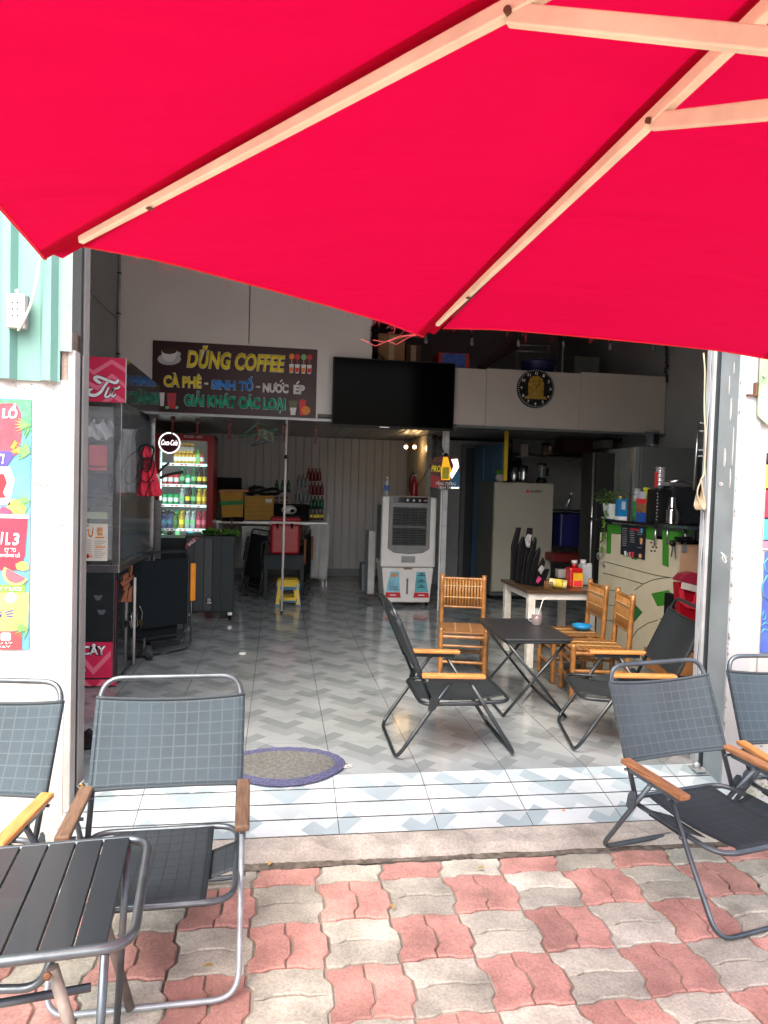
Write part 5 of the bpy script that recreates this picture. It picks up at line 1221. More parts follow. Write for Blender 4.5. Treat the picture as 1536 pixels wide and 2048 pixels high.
# script letters drawn as strokes
def stroke(par, pts, m, d0, d1, w0, name='lettering'):
    P = [Vector((*fS.uv(x, y), 0)) for x, y, w_ in pts]; W_ = [w_ for *_, w_ in pts]; up, lo_ = [], []
    Q, QW = [], []
    for i in range(len(P)-1):
        p0, p1, p2, p3 = P[max(i-1, 0)], P[i], P[i+1], P[min(i+2, len(P)-1)]
        for j in range(6):
            t = j/6; Q.append(.5*((2*p1)+(p2-p0)*t+(2*p0-5*p1+4*p2-p3)*t*t+(3*p1-p0-3*p2+p3)*t**3)); QW.append(W_[i]*(1-t)+W_[i+1]*t)
    Q.append(P[-1]); QW.append(W_[-1])
    mb = MB(); A = []
    for i, q in enumerate(Q):
        t = (Q[min(i+1, len(Q)-1)]-Q[max(i-1, 0)]); t.normalize(); n_ = Vector((-t.y, t.x, 0))*(QW[i]*.5*.00245+w0)
        A.append((q+n_, q-n_))
    vs = [[mb.v(fS.P(p.x, p.y, d)) for d in (d0, d1) for p in pr] for pr in A]
    for p, q in zip(vs, vs[1:]):
        mb.face([p[2], q[2], q[3], p[3]]); mb.face([p[0], p[1], q[1], q[0]]); mb.face([p[0], q[0], q[2], p[2]]); mb.face([p[1], p[3], q[3], q[1]])
    mb.face(vs[0]); mb.face(vs[-1])
    return mb.build(name, m, par)
tee = [(203, 766, 5), (197, 764, 8), (190, 757, 8), (196, 754, 7), (206, 757, 7), (218, 762, 6), (232, 766, 7), (237, 760, 6)]
stem = [(218, 762, 5), (210, 772, 6), (202, 784, 7), (190, 791, 8), (178, 788, 8), (180, 780, 6), (186, 779, 3)]
uu = [(218, 775, 4), (213, 786, 5), (211, 793, 5), (217, 794, 4), (223, 786, 4), (228, 776, 5), (224, 788, 5), (226, 794, 4), (232, 789, 3)]
horn = [(229, 777, 4), (236, 777, 4), (240, 773, 5)]
for pts in (tee, stem, uu, horn): stroke(sb, pts, black_ink, .0058, .0066, .0045)
for pts in (tee, stem, uu, horn): stroke(sb, pts, white_ink, .0068, .0078, .0005)
# orange strokes and keys on the cart side
fside = Frame((cx1, 0, 0), (0, 1, 0)); 
def sidep(name, pts, m, d0=.0005, d1=.003): o = MB(); fside.poly(o, [fside.uv(x, y) for x, y in pts], d0, d1); return o.build(name, m, fcart)
for pts in ([(247, 1151), (256, 1145), (257, 1158), (246, 1162)], [(240, 1166), (252, 1158), (268, 1150), (262, 1160), (246, 1174)], [(262, 1132), (265, 1131), (263, 1152), (260, 1152)], [(245, 1177), (258, 1165), (260, 1170), (248, 1182)], [(241, 1204), (251, 1180), (256, 1178), (252, 1204), (247, 1204), (249, 1192), (246, 1204)], [(254, 1204), (259, 1176), (264, 1172), (263, 1204)]):
    sidep('orange_stroke', pts, mat('burnt_orange', (.42, .14, .06), .6))
kc = thing('key_bunch', 'bunch of keys on a wire loop hanging on the food cart side', 'keys')
mb = MB(); mb.tube([fside.P(*fside.uv(x, y), .012) for x, y in ((266, 1218), (259, 1232), (260, 1245), (267, 1257), (272, 1250), (270, 1235))], .003, 6, closed=True); mb.build('loop', steel, kc)
mb = MB(); mb.tube([fside.P(*fside.uv(x, y), .014) for x, y in ((276, 1213), (281, 1225), (279, 1240))], .003, 6); mb.build('loop', steel, kc)
for (x, y) in ((257, 1246), (277, 1244)):
    o = MB(); fside.poly(o, [fside.uv(x-4, y-4), fside.uv(x+4, y-5), fside.uv(x+4, y+4), fside.uv(x+1, y+12), fside.uv(x-2, y+4)], .014, .018); o.build('key', brass if x > 260 else steel, kc)
cw = [(290, 1306)]
for (x, y, r) in ((-.80, 2.22, .055), (-.90, 1.62, .04), (-.90, 2.7, .05)):
    wh = MB(); wh.lathe((x-.02, y, r), [(r*.5, 0), (r*.95, .0), (r, .012), (r, .03), (r*.95, .042), (r*.5, .042)], 24, axis=(1, 0, 0)); wo = wh.build('wheel', mat('tyre', (.025, .028, .03), .7), fcart)
    MB().lathe((x-.025, y, r), [(.0, 0), (r*.45, 0), (r*.45, .05), (0, .05)], 16, axis=(1, 0, 0)).build('wheel_hub', steel, wo)
    MB().box(x-.035, x-.03, y-.03, y+.03, r, r+.11).build('caster_fork', steel, fcart)
a, b = PX(270, 1155, -.85), PX(269, 1308, -.85); o = MB().cyl((a.x, a.y, a.z), (b.x, a.y, .05), .009).build('leg_pipe', mat('pale_pipe', (.5, .48, .44), .5), fcart)
MB().cyl((-.86, 2.72, .42), (-.86, 2.72, .78), .006).build('latch_rod', steel, fcart)

# ---- red apron with a coil of cable
ap = thing('apron', 'bright red apron hanging from the food cart post', 'apron'); YA = 1.88
def PO(px, py, y):
    p = PY(px, py, y); return PX(px, py, -.855) if p.x < -.855 else p
prof = [(293, 893, 4), (292, 905, 10), (296, 925, 14), (297, 945, 17), (298, 965, 21), (298, 985, 25), (298, 992, 23)]
def apf(u, v):
    k = v*(len(prof)-1); i = min(int(k), len(prof)-2); f = k-i
    cx_, y, w_ = [prof[i][j]*(1-f)+prof[i+1][j]*f for j in range(3)]
    p = PO(cx_+(2*u-1)*w_, y, YA); p.y += .016*math.sin(u*14+math.sin(v*3)*2)*(.2+v)-.03*(1-(2*u-1)**2); return p
MB().sheet(apf, 36, 24).build('cloth', fabric_red_apron, ap, solid=.004)
cbm = MB(); 
def loop_px(pts, y, r=.006, closed=False, parent=None): return MB().tube(rounded([PO(a_, b_, y) for a_, b_ in pts], .06, closed=closed), r, 7, closed=closed)
cc_ = thing('power_cable', 'coil of black cable looped over the red apron', 'cable')
for k in range(5): loop_px([(277, 893+k), (281+k, 912+k*6), (293, 922+k*6), (306-k, 912+k*6), (309, 893+k), (293, 888)], YA-.04-.004*k, r=.0045, closed=True).build('loop', black_plastic, cc_)
loop_px([(282, 955), (274, 940), (280, 922), (296, 912), (310, 925), (306, 950), (293, 966), (284, 960)], YA-.05, r=.0045, closed=True).build('loop', black_plastic, cc_)
loop_px([(276, 900), (258, 912), (243, 940), (250, 964), (262, 968), (276, 950), (284, 930)], YA-.05, .0045).build('loose_loop', black_plastic, cc_)
loop_px([(309, 960), (300, 965), (293, 985), (290, 996)], YA-.07, .005).build('tail', black_plastic, cc_)
loop_px([(318, 957), (333, 950), (352, 946), (366, 944)], 1.9, .010).build('plug_arm', black_plastic, cc_); loop_px([(318, 945), (326, 934), (338, 926)], 1.9, .008).build('plug_arm', black_plastic, cc_)
MB().cyl(PY(314, 948, 1.88), PY(320, 964, 1.88), .009).build('plug', mat('plug_cream', (.6, .55, .45), .5), cc_)
pb = thing('plastic_bags', 'hank of clear plastic bags hanging inside the food cart side', 'bags')
pr2 = [(257, 858, 14), (255, 872, 9), (254, 890, 14), (253, 930, 19), (254, 985, 17)]
def pbf(u, v):
    k = v*(len(pr2)-1); i = min(int(k), len(pr2)-2); f = k-i
    cx_, y, w_ = [pr2[i][j]*(1-f)+pr2[i+1][j]*f for j in range(3)]
    p = PX(cx_+(2*u-1)*w_, y, -.845); p.x += .02*math.sin(u*20+v*4); return p
MB().sheet(pbf, 30, 24).build('film', clear_plastic, pb)
stp = thing('red_strip', 'narrow red and cream striped pack seen behind the hanging plastic bags', 'pack'); a = PY(268, 905, 3.6)
for k, m_ in enumerate((pink_red, paper, pink_red)): bpx(MB(), 264+k*6, 908, 270+k*6, 970, 3.2, .02).build('stripe', m_, stp)
sp_ = thing('steel_rack', 'steel upright of the rack behind the food cart', 'rack')
bpx(MB(), 302, 1000, 320, 1118, 3.05, .03).build('upright', steel, sp_); bpx(MB(), 301, 900, 303, 1120, 3.1, .02).build('rod', steel, sp_); bpx(MB(), 288, 860, 300, 864, 2.9, .3).build('rail', steel, sp_)
sp2 = thing('bag_bundle', 'crumpled translucent bag bundle on the rack in front of the drinks cooler', 'bag')
a = PY(335, 1045, 3.5); mb = MB(); mb.ball(a, .10, 20, (1, .7, 1.1), 12)
rg = random.Random(2)
for v in mb.b.verts: v.co += Vector((rg.gauss(0, .009), rg.gauss(0, .009), rg.gauss(0, .012)))
mb.build('bundle', mat('crumpled_bag', (.36, .34, .34), .3, alpha=.45, var=.5, vs=20), sp2)
boxthing('dark_cabinet', 'dark low cabinet behind the folded chair at the left', 'cabinet', 305, 1075, 372, 1240, 4.2, .4, mat('cabinet_dark', (.03, .04, .042), .4))

# ---- folded chairs
def folded_chair(label, x, y, rz, wood, group='folded armchairs'):
    t = thing('folded_armchair', label, 'folded armchair', (x, y, 0), rz, group)
    for k, (z0, z1, yy) in enumerate(((.14, .80, 0), (.05, .66, .05))):
        MB().tube(rounded([(-.235, yy, z0), (.235, yy, z0), (.235, yy, z1), (-.235, yy, z1)], .07, closed=True), .010, 10, closed=True).build('frame', black_metal, t)
    MB().box(-.225, .225, -.006, .006, .22, .74).build('back_fabric', mat('black_fabric', (.008, .012, .014), .8, spec=.2, bump=.3, bs=400), t, bevel=.004); MB().box(-.17, .17, .045, .055, .10, .60).build('seat_fabric', MATS['black_fabric'], t, bevel=.004)
    for s_ in (-1, 1): 
        MB().box(s_*.262-.022, s_*.262+.022, -.035, -.015, .40, .70).build('armrest', wood, t, bevel=.006)
        MB().tube(rounded([(s_*.262, -.01, .7), (s_*.262, -.01, .02), (s_*.12, -.01, .01), (0, -.01, .01)], .08), .009).build('leg_frame', black_metal, t)
    return t
bright_orange = mat('bright_orange_wood', (.75, .26, .02), .4, var=.1)
a = PZ(330, 1300); folded_chair('folded black armchair with a bright orange armrest leaning at the food cart', -.745, 2.38, R(38), bright_orange)
b = PZ(605, 1195); folded_chair('folded armchair with a brown armrest beside the red cool box', .50, 5.45, R(78), mat('brown_wood', (.30, .10, .04), .5))
f3 = folded_chair('folded dark armchair leaning between speaker and red cool box', -.18, 5.3, R(-62), mat('near_black_wood', (.03, .02, .015), .5)); f3.rotation_euler = (R(-10), 0, R(-62))

# ---- speaker
spk = thing('loudspeaker', 'tall dark grey trolley loudspeaker with a red corner sticker', 'loudspeaker', (-.50, 3.70, 0), R(6))
spm = mat('speaker_case', (.020, .028, .030), .5, spec=.3, var=.1, bump=.2, bs=200)
MB().box(-.235, .235, 0, .40, .085, .83).build('case', spm, spk, bevel=.012)
def dots(name, base):
    m = mat(name, base, .5, var=.05); n, l, b = nodes_of(m); tc = n.new('ShaderNodeTexCoord'); vo = n.new('ShaderNodeTexVoronoi'); vo.inputs['Scale'].default_value = 150; vo.inputs['Randomness'].default_value = 0
    l.new(tc.outputs['Object'], vo.inputs[0]); g = math_node(n, l, 'LESS_THAN', vo.outputs['Distance'], .35); old = b.inputs['Base Color'].links[0].from_socket
    mx = n.new('ShaderNodeMix'); mx.data_type = 'RGBA'; l.new(g, mx.inputs[0]); l.new(old, mx.inputs[6]); mx.inputs[7].default_value = (.01, .012, .012, 1); l.new(mx.outputs[2], b.inputs['Base Color']); return m
grm = dots('perforated_grille', (.04, .05, .05))
fk = Frame((0, 0, 0), (1, 0, 0)); 
for (u0_, u1_, d_) in ((-.222, -.155, .006), (-.15, -.06, .012), (-.055, .02, .016), (.025, .10, .012), (.105, .222, .006)): o = MB(); fk.rect(o, u0_, u1_, .11, .81, .0005, d_); o.build('grille', grm if u1_ < .05 else spm, spk, bevel=.002)
o = MB(); fk.poly(o, [(-.232, .70), (-.232, .75), (-.15, .822), (-.10, .822)], .017, .0185); o.build('corner_sticker', mat('sticker_dark_red', (.25, .02, .03), .4), spk)
text('SALE', Frame((0, 0, 0), (1, 0, 0)), -.215, -.135, .755, .785, white_ink, spk, .0188, .001, .02, rot=R(42))
o = MB(); fk.rect(o, -.028, .028, .175, .235, .0165, .02); lg = o.build('badge', black_plastic, spk); text('D', fk, -.016, .016, .200, .228, white_ink, lg, .021, .001, .02); o = MB(); fk.poly(o, [(-.022, .182), (.022, .182), (.022, .19), (-.022, .19)], .0205, .0215); o.build('badge_text', white_ink, lg)
for x in (-.2, .2):
    for y in (.04, .36): MB().cyl((x-.012, y, .028), (x+.012, y, .028), .027).build('caster', dark, spk); MB().box(x-.02, x+.02, y-.02, y+.02, .055, .085).build('caster_fork', steel, spk)
MB().cyl((.21, .30, .83), (.21, .30, 1.0), .008).build('handle_rod', black_metal, spk)
lt = thing('lettuce', 'bunch of green leafy lettuce lying on the loudspeaker', 'vegetables', (-.43, 3.85, .832))
mb = MB(); rg = random.Random(11)
for k in range(46):
    c = Vector((rg.uniform(-.15, .17), rg.uniform(-.05, .07), rg.uniform(.0, .05))); L_ = rg.uniform(.05, .085); az = rg.uniform(0, 6.28); el = rg.uniform(.1, 1.0)
    d = Vector((math.cos(az)*math.cos(el), math.sin(az)*math.cos(el), math.sin(el)*.7)); sd_ = d.cross(Vector((0, 0, 1))).normalized(); 
    mb.sheet(lambda u, v: c+d*u*L_+sd_*(v-.5)*L_*1.0*math.sin(math.pi*min(u+.15, 1))+Vector((0, 0, .010*math.sin(v*16+u*5)-.02*u*u)), 5, 6)
mb.build('leaves', mat('lettuce_leaf', (.10, .26, .03), .5, var=.6, vs=25), lt)

# ---- metal table at the back with its load
zt6 = .85
mt = thing('metal_table', 'steel topped table at the back wall carrying boxes and bottles', 'table')
a, b = PY(482, 1043, 6.1), PY(654, 1043, 6.1)
MB().box(a.x-.35, b.x, 6.1, 6.7, zt6-.02, zt6).build('top', steel, mt)
MB().box(a.x-.35, b.x, 6.095, 6.0995, zt6-.03, zt6+.002).build('edge', mat('bright_edge', (.75, .76, .76), .3, metal=.4), mt)
for x in (a.x-.3, b.x-.03):
    for y in (6.13, 6.65): MB().box(x-.015, x+.015, y, y+.03, 0, zt6-.02).build('leg', dull_metal, mt)
MB().box(b.x+.005, b.x+.02, 6.09, 6.11, 0, zt6+.12).build('corner_rod', white_plastic, mt)
t = thing('metal_sheet', 'dull reflective sheet below the steel table edge', 'sheet'); bpx(MB(), 484, 1052, 537, 1130, 6.12, .01).build('sheet', mat('foil_sheet', (.26, .30, .30), .25, metal=.6, bump=.6, bs=6), t)
t = thing('white_cloth', 'long white cloth hanging down from the right end of the steel table', 'cloth')
MB().sheet(lambda u, v: PY(618+u*42-(v*6 if u > .5 else 0), 1048+v*(112-(1-u)*4), 6.04+.02*math.sin(u*9+v*4)+.012*math.sin(v*13)), 16, 20).build('cloth', mat('dull_white_cloth', (.48, .49, .47), .9, var=.1, bump=.5, bs=20), t, solid=.004)
fbx = thing('foam_box', 'yellow foam box with a green band and orange lid on the steel table', 'foam box'); fo = Frame((0, 6.0, 0), (1, 0, 0))
def fq(par, name, pts, m, d0, d1, fr=fo, bev=.004): o = MB(); fr.poly(o, [fr.uv(*p) for p in pts], d0, d1); return o.build(name, m, par, bevel=bev)
yl = mat('foam_yellow', (.50, .27, .015), .6, var=.08)
fq(fbx, 'box', [(440, 984), (487, 983), (486, 1034), (444, 1035)], yl, -.3, 0); fq(fbx, 'band', [(440, 1003), (487, 1000), (487, 1009), (441, 1011)], mat('band_green', (.0, .22, .04), .5), .0005, .003, bev=0); fq(fbx, 'lid', [(438, 979), (497, 979), (497, 984), (438, 985)], mat('lid_orange', (.50, .24, .10), .6), -.32, .02)
MB().box(fo.uv(444, 1035)[0], fo.uv(486, 1035)[0], 6.0, 6.3, zt6, fo.uv(444, 1036)[1]).build('block', dark, fbx)
fb2 = thing('foam_box', 'plain orange foam box with a small white label on the steel table', 'foam box'); fq(fb2, 'box', [(489, 992), (547, 991), (547, 1040), (489, 1040)], mat('foam_orange', (.46, .25, .02), .6, var=.08), -.3, 0); fq(fb2, 'label', [(531, 998), (544, 998), (544, 1006), (531, 1006)], paper, .0005, .002, bev=0)
for k in range(5): fq(fb2, 'rib', [(489, 996+k*9), (547, 995+k*9), (547, 996+k*9), (489, 997+k*9)], mat('foam_shadow', (.34, .18, .015), .6), .0005, .002, bev=0)
boxthing('black_crate', 'black crate stacked behind the yellow foam box', 'crate', 424, 954, 481, 981, 6.35, .3, dark)
t = thing('black_bags', 'heap of black bags lying on the orange foam box', 'bags'); mb = MB()
for (px, py, r_) in ((515, 980, .10), (532, 985, .08), (545, 983, .09), (502, 985, .06)): mb.ball(PY(px, py, 6.15), r_, 14, (1.3, .8, .55), 8)
for v in mb.b.verts: v.co += Vector((rg.gauss(0, .006), rg.gauss(0, .006), rg.gauss(0, .006)))
mb.build('bags', mat('black_bag', (.012, .012, .013), .35, bump=.5, bs=30), t)
GB2 = 'bottles stacked on the steel table'; crm = mat('dim_red_bottle', (.11, .005, .010), .3); dim_red = mat('dim_red_cap', (.20, .01, .012), .5); dim_green = mat('dim_green_label', (.0, .10, .05), .5); dim_w = mat('dim_clear', (.16, .18, .19), .2); dim_dark = mat('dim_dark_green', (.01, .04, .02), .2)  # stack bottle colours dulled to stand in for shade at the back
rgb = [('r', 930, 4, 617, 8.2), ('r', 962, 4, 621, 8.2)]
def put(px, py, kind, c_, cp, lab, h=.8, Y=6.25): p = PY(px, py, Y); return drink(kind, c_, cp, p.x, Y, p.z, lab, GB2, h=h)
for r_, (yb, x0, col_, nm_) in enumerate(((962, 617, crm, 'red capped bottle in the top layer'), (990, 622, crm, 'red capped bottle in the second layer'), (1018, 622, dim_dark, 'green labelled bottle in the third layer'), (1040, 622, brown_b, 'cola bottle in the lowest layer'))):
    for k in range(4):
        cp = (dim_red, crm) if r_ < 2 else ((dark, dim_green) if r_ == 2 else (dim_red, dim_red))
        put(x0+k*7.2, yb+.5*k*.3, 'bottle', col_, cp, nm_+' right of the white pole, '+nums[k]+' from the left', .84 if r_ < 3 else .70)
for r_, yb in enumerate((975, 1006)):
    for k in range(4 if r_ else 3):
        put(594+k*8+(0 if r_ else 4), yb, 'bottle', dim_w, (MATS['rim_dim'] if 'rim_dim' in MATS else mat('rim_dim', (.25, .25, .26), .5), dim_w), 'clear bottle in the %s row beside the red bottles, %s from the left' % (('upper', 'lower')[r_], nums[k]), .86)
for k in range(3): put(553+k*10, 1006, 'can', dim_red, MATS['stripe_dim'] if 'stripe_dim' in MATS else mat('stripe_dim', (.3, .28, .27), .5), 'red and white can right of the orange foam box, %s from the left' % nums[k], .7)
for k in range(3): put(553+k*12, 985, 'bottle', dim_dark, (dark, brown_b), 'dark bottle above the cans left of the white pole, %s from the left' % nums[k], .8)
boxthing('black_crate', 'black crate under the bottle stack, just behind the red cool box', 'crate', 548, 1008, 618, 1042, 6.22, .3, dark)
hl = thing('helmet', 'small white helmet resting above the red cool box', 'helmet'); c = PY(578, 1020, 5.5); MB().ball(c, .075, 20, (1.25, 1, .8), 12).build('shell', mat('helmet_white', (.55, .54, .52), .3), hl); MB().ball(c+Vector((.03, -.05, -.005)), .035, 10, (1.1, .8, .7)).build('opening', dark, hl)
MB().box(c.x-.14, c.x+.2, 5.42, 5.6, c.z-.12, c.z-.05).build('cushion', dark, hl)

# ---- red cool box on a black table, stool below
YB = 5.0
cb_ = thing('cool_box', 'glossy red cool box with a white rim standing on a black table', 'cool box'); a, b = PY(538, 1109, YB), PY(603, 1036, YB); fb_ = Frame((0, YB, 0), (1, 0, 0))
zc0, zc1 = a.z, b.z
MB().box(a.x+.01, b.x-.01, YB, YB+.3, zc0, zc1-.075).build('body', red_plastic, cb_, bevel=.03); MB().box(a.x-.008, b.x+.008, YB-.012, YB+.312, zc1-.075, zc1-.045).build('rim', mat('rim_white', (.62, .5, .48), .4), cb_, bevel=.006); MB().box(a.x+.005, b.x-.005, YB, YB+.3, zc1-.044, zc1).build('lid', red_plastic, cb_, bevel=.02)
for px in (555, 584): p = PY(px, 1052, YB-.02); MB().box(p.x-.012, p.x+.012, YB-.025, YB-.013, p.z-.03, p.z+.03).build('latch', dark, cb_)
o = MB(); fb_.poly(o, [fb_.uv(x, y) for x, y in ((553, 1062), (594, 1060), (592, 1063), (574, 1066), (555, 1066))], .0, .006); o.build('emboss', red_plastic, cb_)
tb = thing('black_stand', 'black plastic folding stand carrying the red cool box', 'stand'); a, b = PY(528, 1110, YB), PY(608, 1110, YB); gm = mat('stand_grey_black', (.018, .028, .033), .5, spec=.3)
MB().box(a.x, b.x, YB-.03, YB+.36, zc0-.02, zc0-.001).build('top', gm, tb, bevel=.004); MB().box(a.x, b.x, YB-.028, YB-.012, zc0-.17, zc0-.021).build('front_panel', gm, tb, bevel=.003)
for x in (a.x+.025, b.x-.025):
    for y in (YB-.01, YB+.33): MB().box(x-.018, x+.018, y-.01, y+.02, 0, zc0-.02).build('leg', gm, tb)
ybar = MB().tube(rounded([(a.x-.03, YB-.04, .3), (a.x-.03, YB-.04, zc0+.14), (a.x+.05, YB-.04, zc0+.16)], .04), .008).build('handle_tube', black_metal, tb)
def stool(name, label, x, y, z0, h, w0, w1, m):
    t = thing(name, label, 'stool', (x, y, z0)); 
    MB().prism(rrect(w1, w1, .03), (0, 0, h-.02), (1, 0, 0), (0, 1, 0), (0, 0, 1), 0, .02).build('seat', m, t, bevel=.005)
    for sx in (-1, 1):
        for sy in (-1, 1):
            k0, k1 = .5*w0, .5*w1-.004; lw = .045
            A0 = Vector((sx*k0, sy*k0, 0)); A1 = Vector((sx*k1, sy*k1, h-.02))
            P = [A0, A0-Vector((sx*lw, 0, 0)), A0-Vector((sx*lw, sy*.02, 0)), A0-Vector((0, sy*.02, 0))]; Q = [A1, A1-Vector((sx*lw*1.3, 0, 0)), A1-Vector((sx*lw*1.3, sy*.02, 0)), A1-Vector((0, sy*.02, 0))]
            MB().hexa(P+Q).build('leg', m, t)
    for s_ in (-1, 1):
        wz = w0+(w1-w0)*.2; MB().box(-wz/2+.04, wz/2-.04, s_*wz/2-.012, s_*wz/2+.008, .045, .08).build('crossbar', m, t)
        wz = w0+(w1-w0)*.85; MB().box(-wz/2+.03, wz/2-.03, s_*wz/2-.010, s_*wz/2+.010, h-.075, h-.02).build('apron_rim', m, t); MB().box(s_*wz/2-.010, s_*wz/2+.010, -wz/2+.03, wz/2-.03, h-.075, h-.021).build('apron_rim', m, t)
    return t
stool('plastic_stool', 'yellow plastic stool standing under the red cool box', .27, 4.72, .018, .27, .27, .22, mat('stool_yellow', (.70, .48, .02), .4))
stool('plastic_stool', 'blue plastic stool nested beneath the yellow stool', .273, 4.73, 0, .255, .285, .235, mat('stool_blue', (.02, .17, .33), .4))

# ================================================================ right side: counter and its load
cA, cB = Vector((3.05, 2.80, 0)), Vector((3.20, 1.77, 0))
fc = Frame(cB, (cB-cA)); back = -fc.n           # face looks to the left; u runs towards the street
fsd = Frame(cB, (1, -.02, 0))                    # end face looking to the street
ct_ = thing('counter', 'cream counter with green corner trims and thin curved lines on its side', 'counter')
ztop = 1.0; Lc = (cB-cA).length
def fcb(fr, name, u0, u1, v0, v1, m, d0, d1, par, bev=0): o = MB(); fr.rect(o, u0, u1, v0, v1, d0, d1); return o.build(name, m, par, bevel=bev)
fcb(fc, 'side_panel', -Lc, 0, 0, ztop, cream_lam, -.02, 0, ct_); fcb(fsd, 'end_panel', .0205, .26, 0, ztop-.02, tan_lam, -.02, -.002, ct_)
fcb(fc, 'back_panel', -Lc, -.02, 0, ztop-.02, dark, -.50, -.48, ct_)
def fp_(name, pts, m, d0=.0005, d1=.003, fr=fc, par=ct_): o = MB(); fr.poly(o, [fr.uv(*p) for p in pts], d0, d1); return o.build(name, m, par)
fp_('green_trim', [(1215, 1048), (1250, 1050), (1250, 1068), (1223, 1066), (1222, 1106), (1218, 1108), (1213, 1106)], green_lam)
fp_('green_trim', [(1293, 1052), (1311, 1054), (1311, 1081), (1293, 1078)], green_lam); fp_('green_trim', [(1326, 1060), (1358, 1063), (1358, 1080), (1338, 1084), (1338, 1134), (1326, 1130)], green_lam, .003, .006)
fp_('green_trim', [(1357, 1063), (1384, 1062), (1380, 1069), (1362, 1070), (1362, 1082), (1357, 1082)], green_lam, .0005, .004, fsd)
fp_('green_tab', [(1264, 1113), (1275, 1115), (1275, 1120), (1264, 1118)], green_lam, .003, .005)
fp_('green_diamond', [(1303, 1187), (1338, 1180), (1352, 1209), (1315, 1212)], green_lam); fp_('green_diamond', [(1268, 1206), (1285, 1225), (1267, 1246), (1258, 1240)], mat('dark_green_lam', (.02, .15, .04), .4))
for pts in ([(1207, 1123), (1240, 1131), (1275, 1141), (1310, 1150), (1340, 1155), (1356, 1158)], [(1207, 1146), (1250, 1157), (1287, 1168)], [(1270, 1180), (1287, 1168), (1305, 1160), (1325, 1156), (1342, 1155)], [(1262, 1280), (1275, 1260), (1295, 1247), (1315, 1240)], [(1207, 1178), (1232, 1182)], [(1207, 1208), (1230, 1212)], [(1207, 1240), (1228, 1242)], [(1320, 1237), (1340, 1236), (1356, 1237)]):
    mb = MB(); mb.tube([fc.P(*fc.uv(x, y), .002) for x, y in pts], .003, 6); mb.build('drawn_line', mat('line_green', (.06, .08, .03), .6), ct_)
for (x, y) in ((1303, 1085), (1310, 1086), (1306, 1094), (1313, 1095), (1303, 1102), (1310, 1102)): fp_('hole', [(x-1.6, y-1.6), (x+1.6, y-1.4), (x+1.6, y+1.6), (x-1.6, y+1.4)], dark)
fp_('socket_plate', [(1363, 1090), (1373, 1090), (1373, 1105), (1363, 1105)], grey_plastic, .0, .006, fsd)
fp_('top_trim', [(1352, 1079), (1384, 1082), (1384, 1086), (1352, 1084)], dark, -.0, .03, fsd)
# menu board
mn = thing('menu_board', 'dark drinks menu board hung on the green and cream counter side', 'menu board')
fp_('board', [(1245, 1049), (1294, 1054), (1291, 1120), (1243, 1108)], mat('menu_black', (.014, .018, .028), .4), .006, .012, par=mn)
rg = random.Random(8)
for c_ in range(3):
    for k in range(9 if c_ != 1 else 7):
        x = 1247+c_*15+rg.random(); y = 1056+c_*1.5+k*(4.2 if c_ < 2 else 4.4)
        if c_ == 2 and (1072 < y < 1090): continue
        fp_('menu_line', [(x, y), (x+rg.uniform(7, 11), y+.8), (x+8, y+1.9), (x, y+1.1)], mat('menu_print', (.30, .32, .34), .6), .0122, .013, par=mn)
text('MENU', fc, *[fc.uv(1263, 1060)[0], fc.uv(1280, 1060)[0]], *[fc.uv(1271, 1061)[1], fc.uv(1271, 1056.5)[1]], red_ink, mn, .0135, .001, .03)
for (x, y, w_, h_, m_) in ((1253, 1107, 2, 5, white_ink), (1262, 1109, 2, 5, pink), (1268, 1110, 2.2, 6, red_ink), (1285, 1083, 3, 7, MATS['pic_orange']), (1286, 1062, 2, 5, cyan_ink), (1257, 1109, 1.5, 4, leaf_ink)): fp_('drink_picture', [(x-w_, y-h_), (x+w_, y-h_), (x+w_*.7, y+h_*.8), (x-w_*.7, y+h_*.8)], m_, .0122, .0135, par=mn)
o = MB(); q = fc.uv(1283, 1112); fc.poly(o, circ(.020, 14, q[0], q[1]), .0122, .014); o.build('drink_picture', MATS['pic_orange'], mn)
# shelf above
zsh = (fc.uv(1215, 1037)[1]+fc.uv(1345, 1049)[1])/2
sh = thing('counter_shelf', 'black glass shelf over the counter crowded with cups and cartons', 'shelf')
fcb(fc, 'board', -Lc-.1, .30, zsh-.022, zsh, mat('black_glass', (.012, .014, .016), .12, coat=.5), -.36, .06, sh); fcb(fsd, 'board', .06, .62, zsh-.0215, zsh-.001, MATS['black_glass'], -.36, .0, sh)
for px in (1315, ): pass
for i, (px, Yy) in enumerate(((1315, None), (1339, None), (1371, None))):
    if px < 1356: u_, _ = fc.uv(px, 1070); p = fc.P(u_, 0, .02)
    else: u_, _ = fsd.uv(px, 1060); p = fsd.P(u_, 0, .0)
    MB().cyl((p.x, p.y, ztop-(.02 if i else .05)), (p.x, p.y, zsh-.022), .011).build('chrome_leg', steel, sh)
def onc(px, d=-.05):
    if px <= 1352: u_, _ = fc.uv(px, 1040); return fc.P(u_, zsh, d)
    u_, _ = fsd.uv(px, 1050); return fsd.P(u_, zsh, d)
def H(px, y0, y1, d=-.05):   # real height of a thing standing at that spot
    p = onc(px, d); dist = (p-CAM).dot(FW); return (y1-y0)/FL*dist
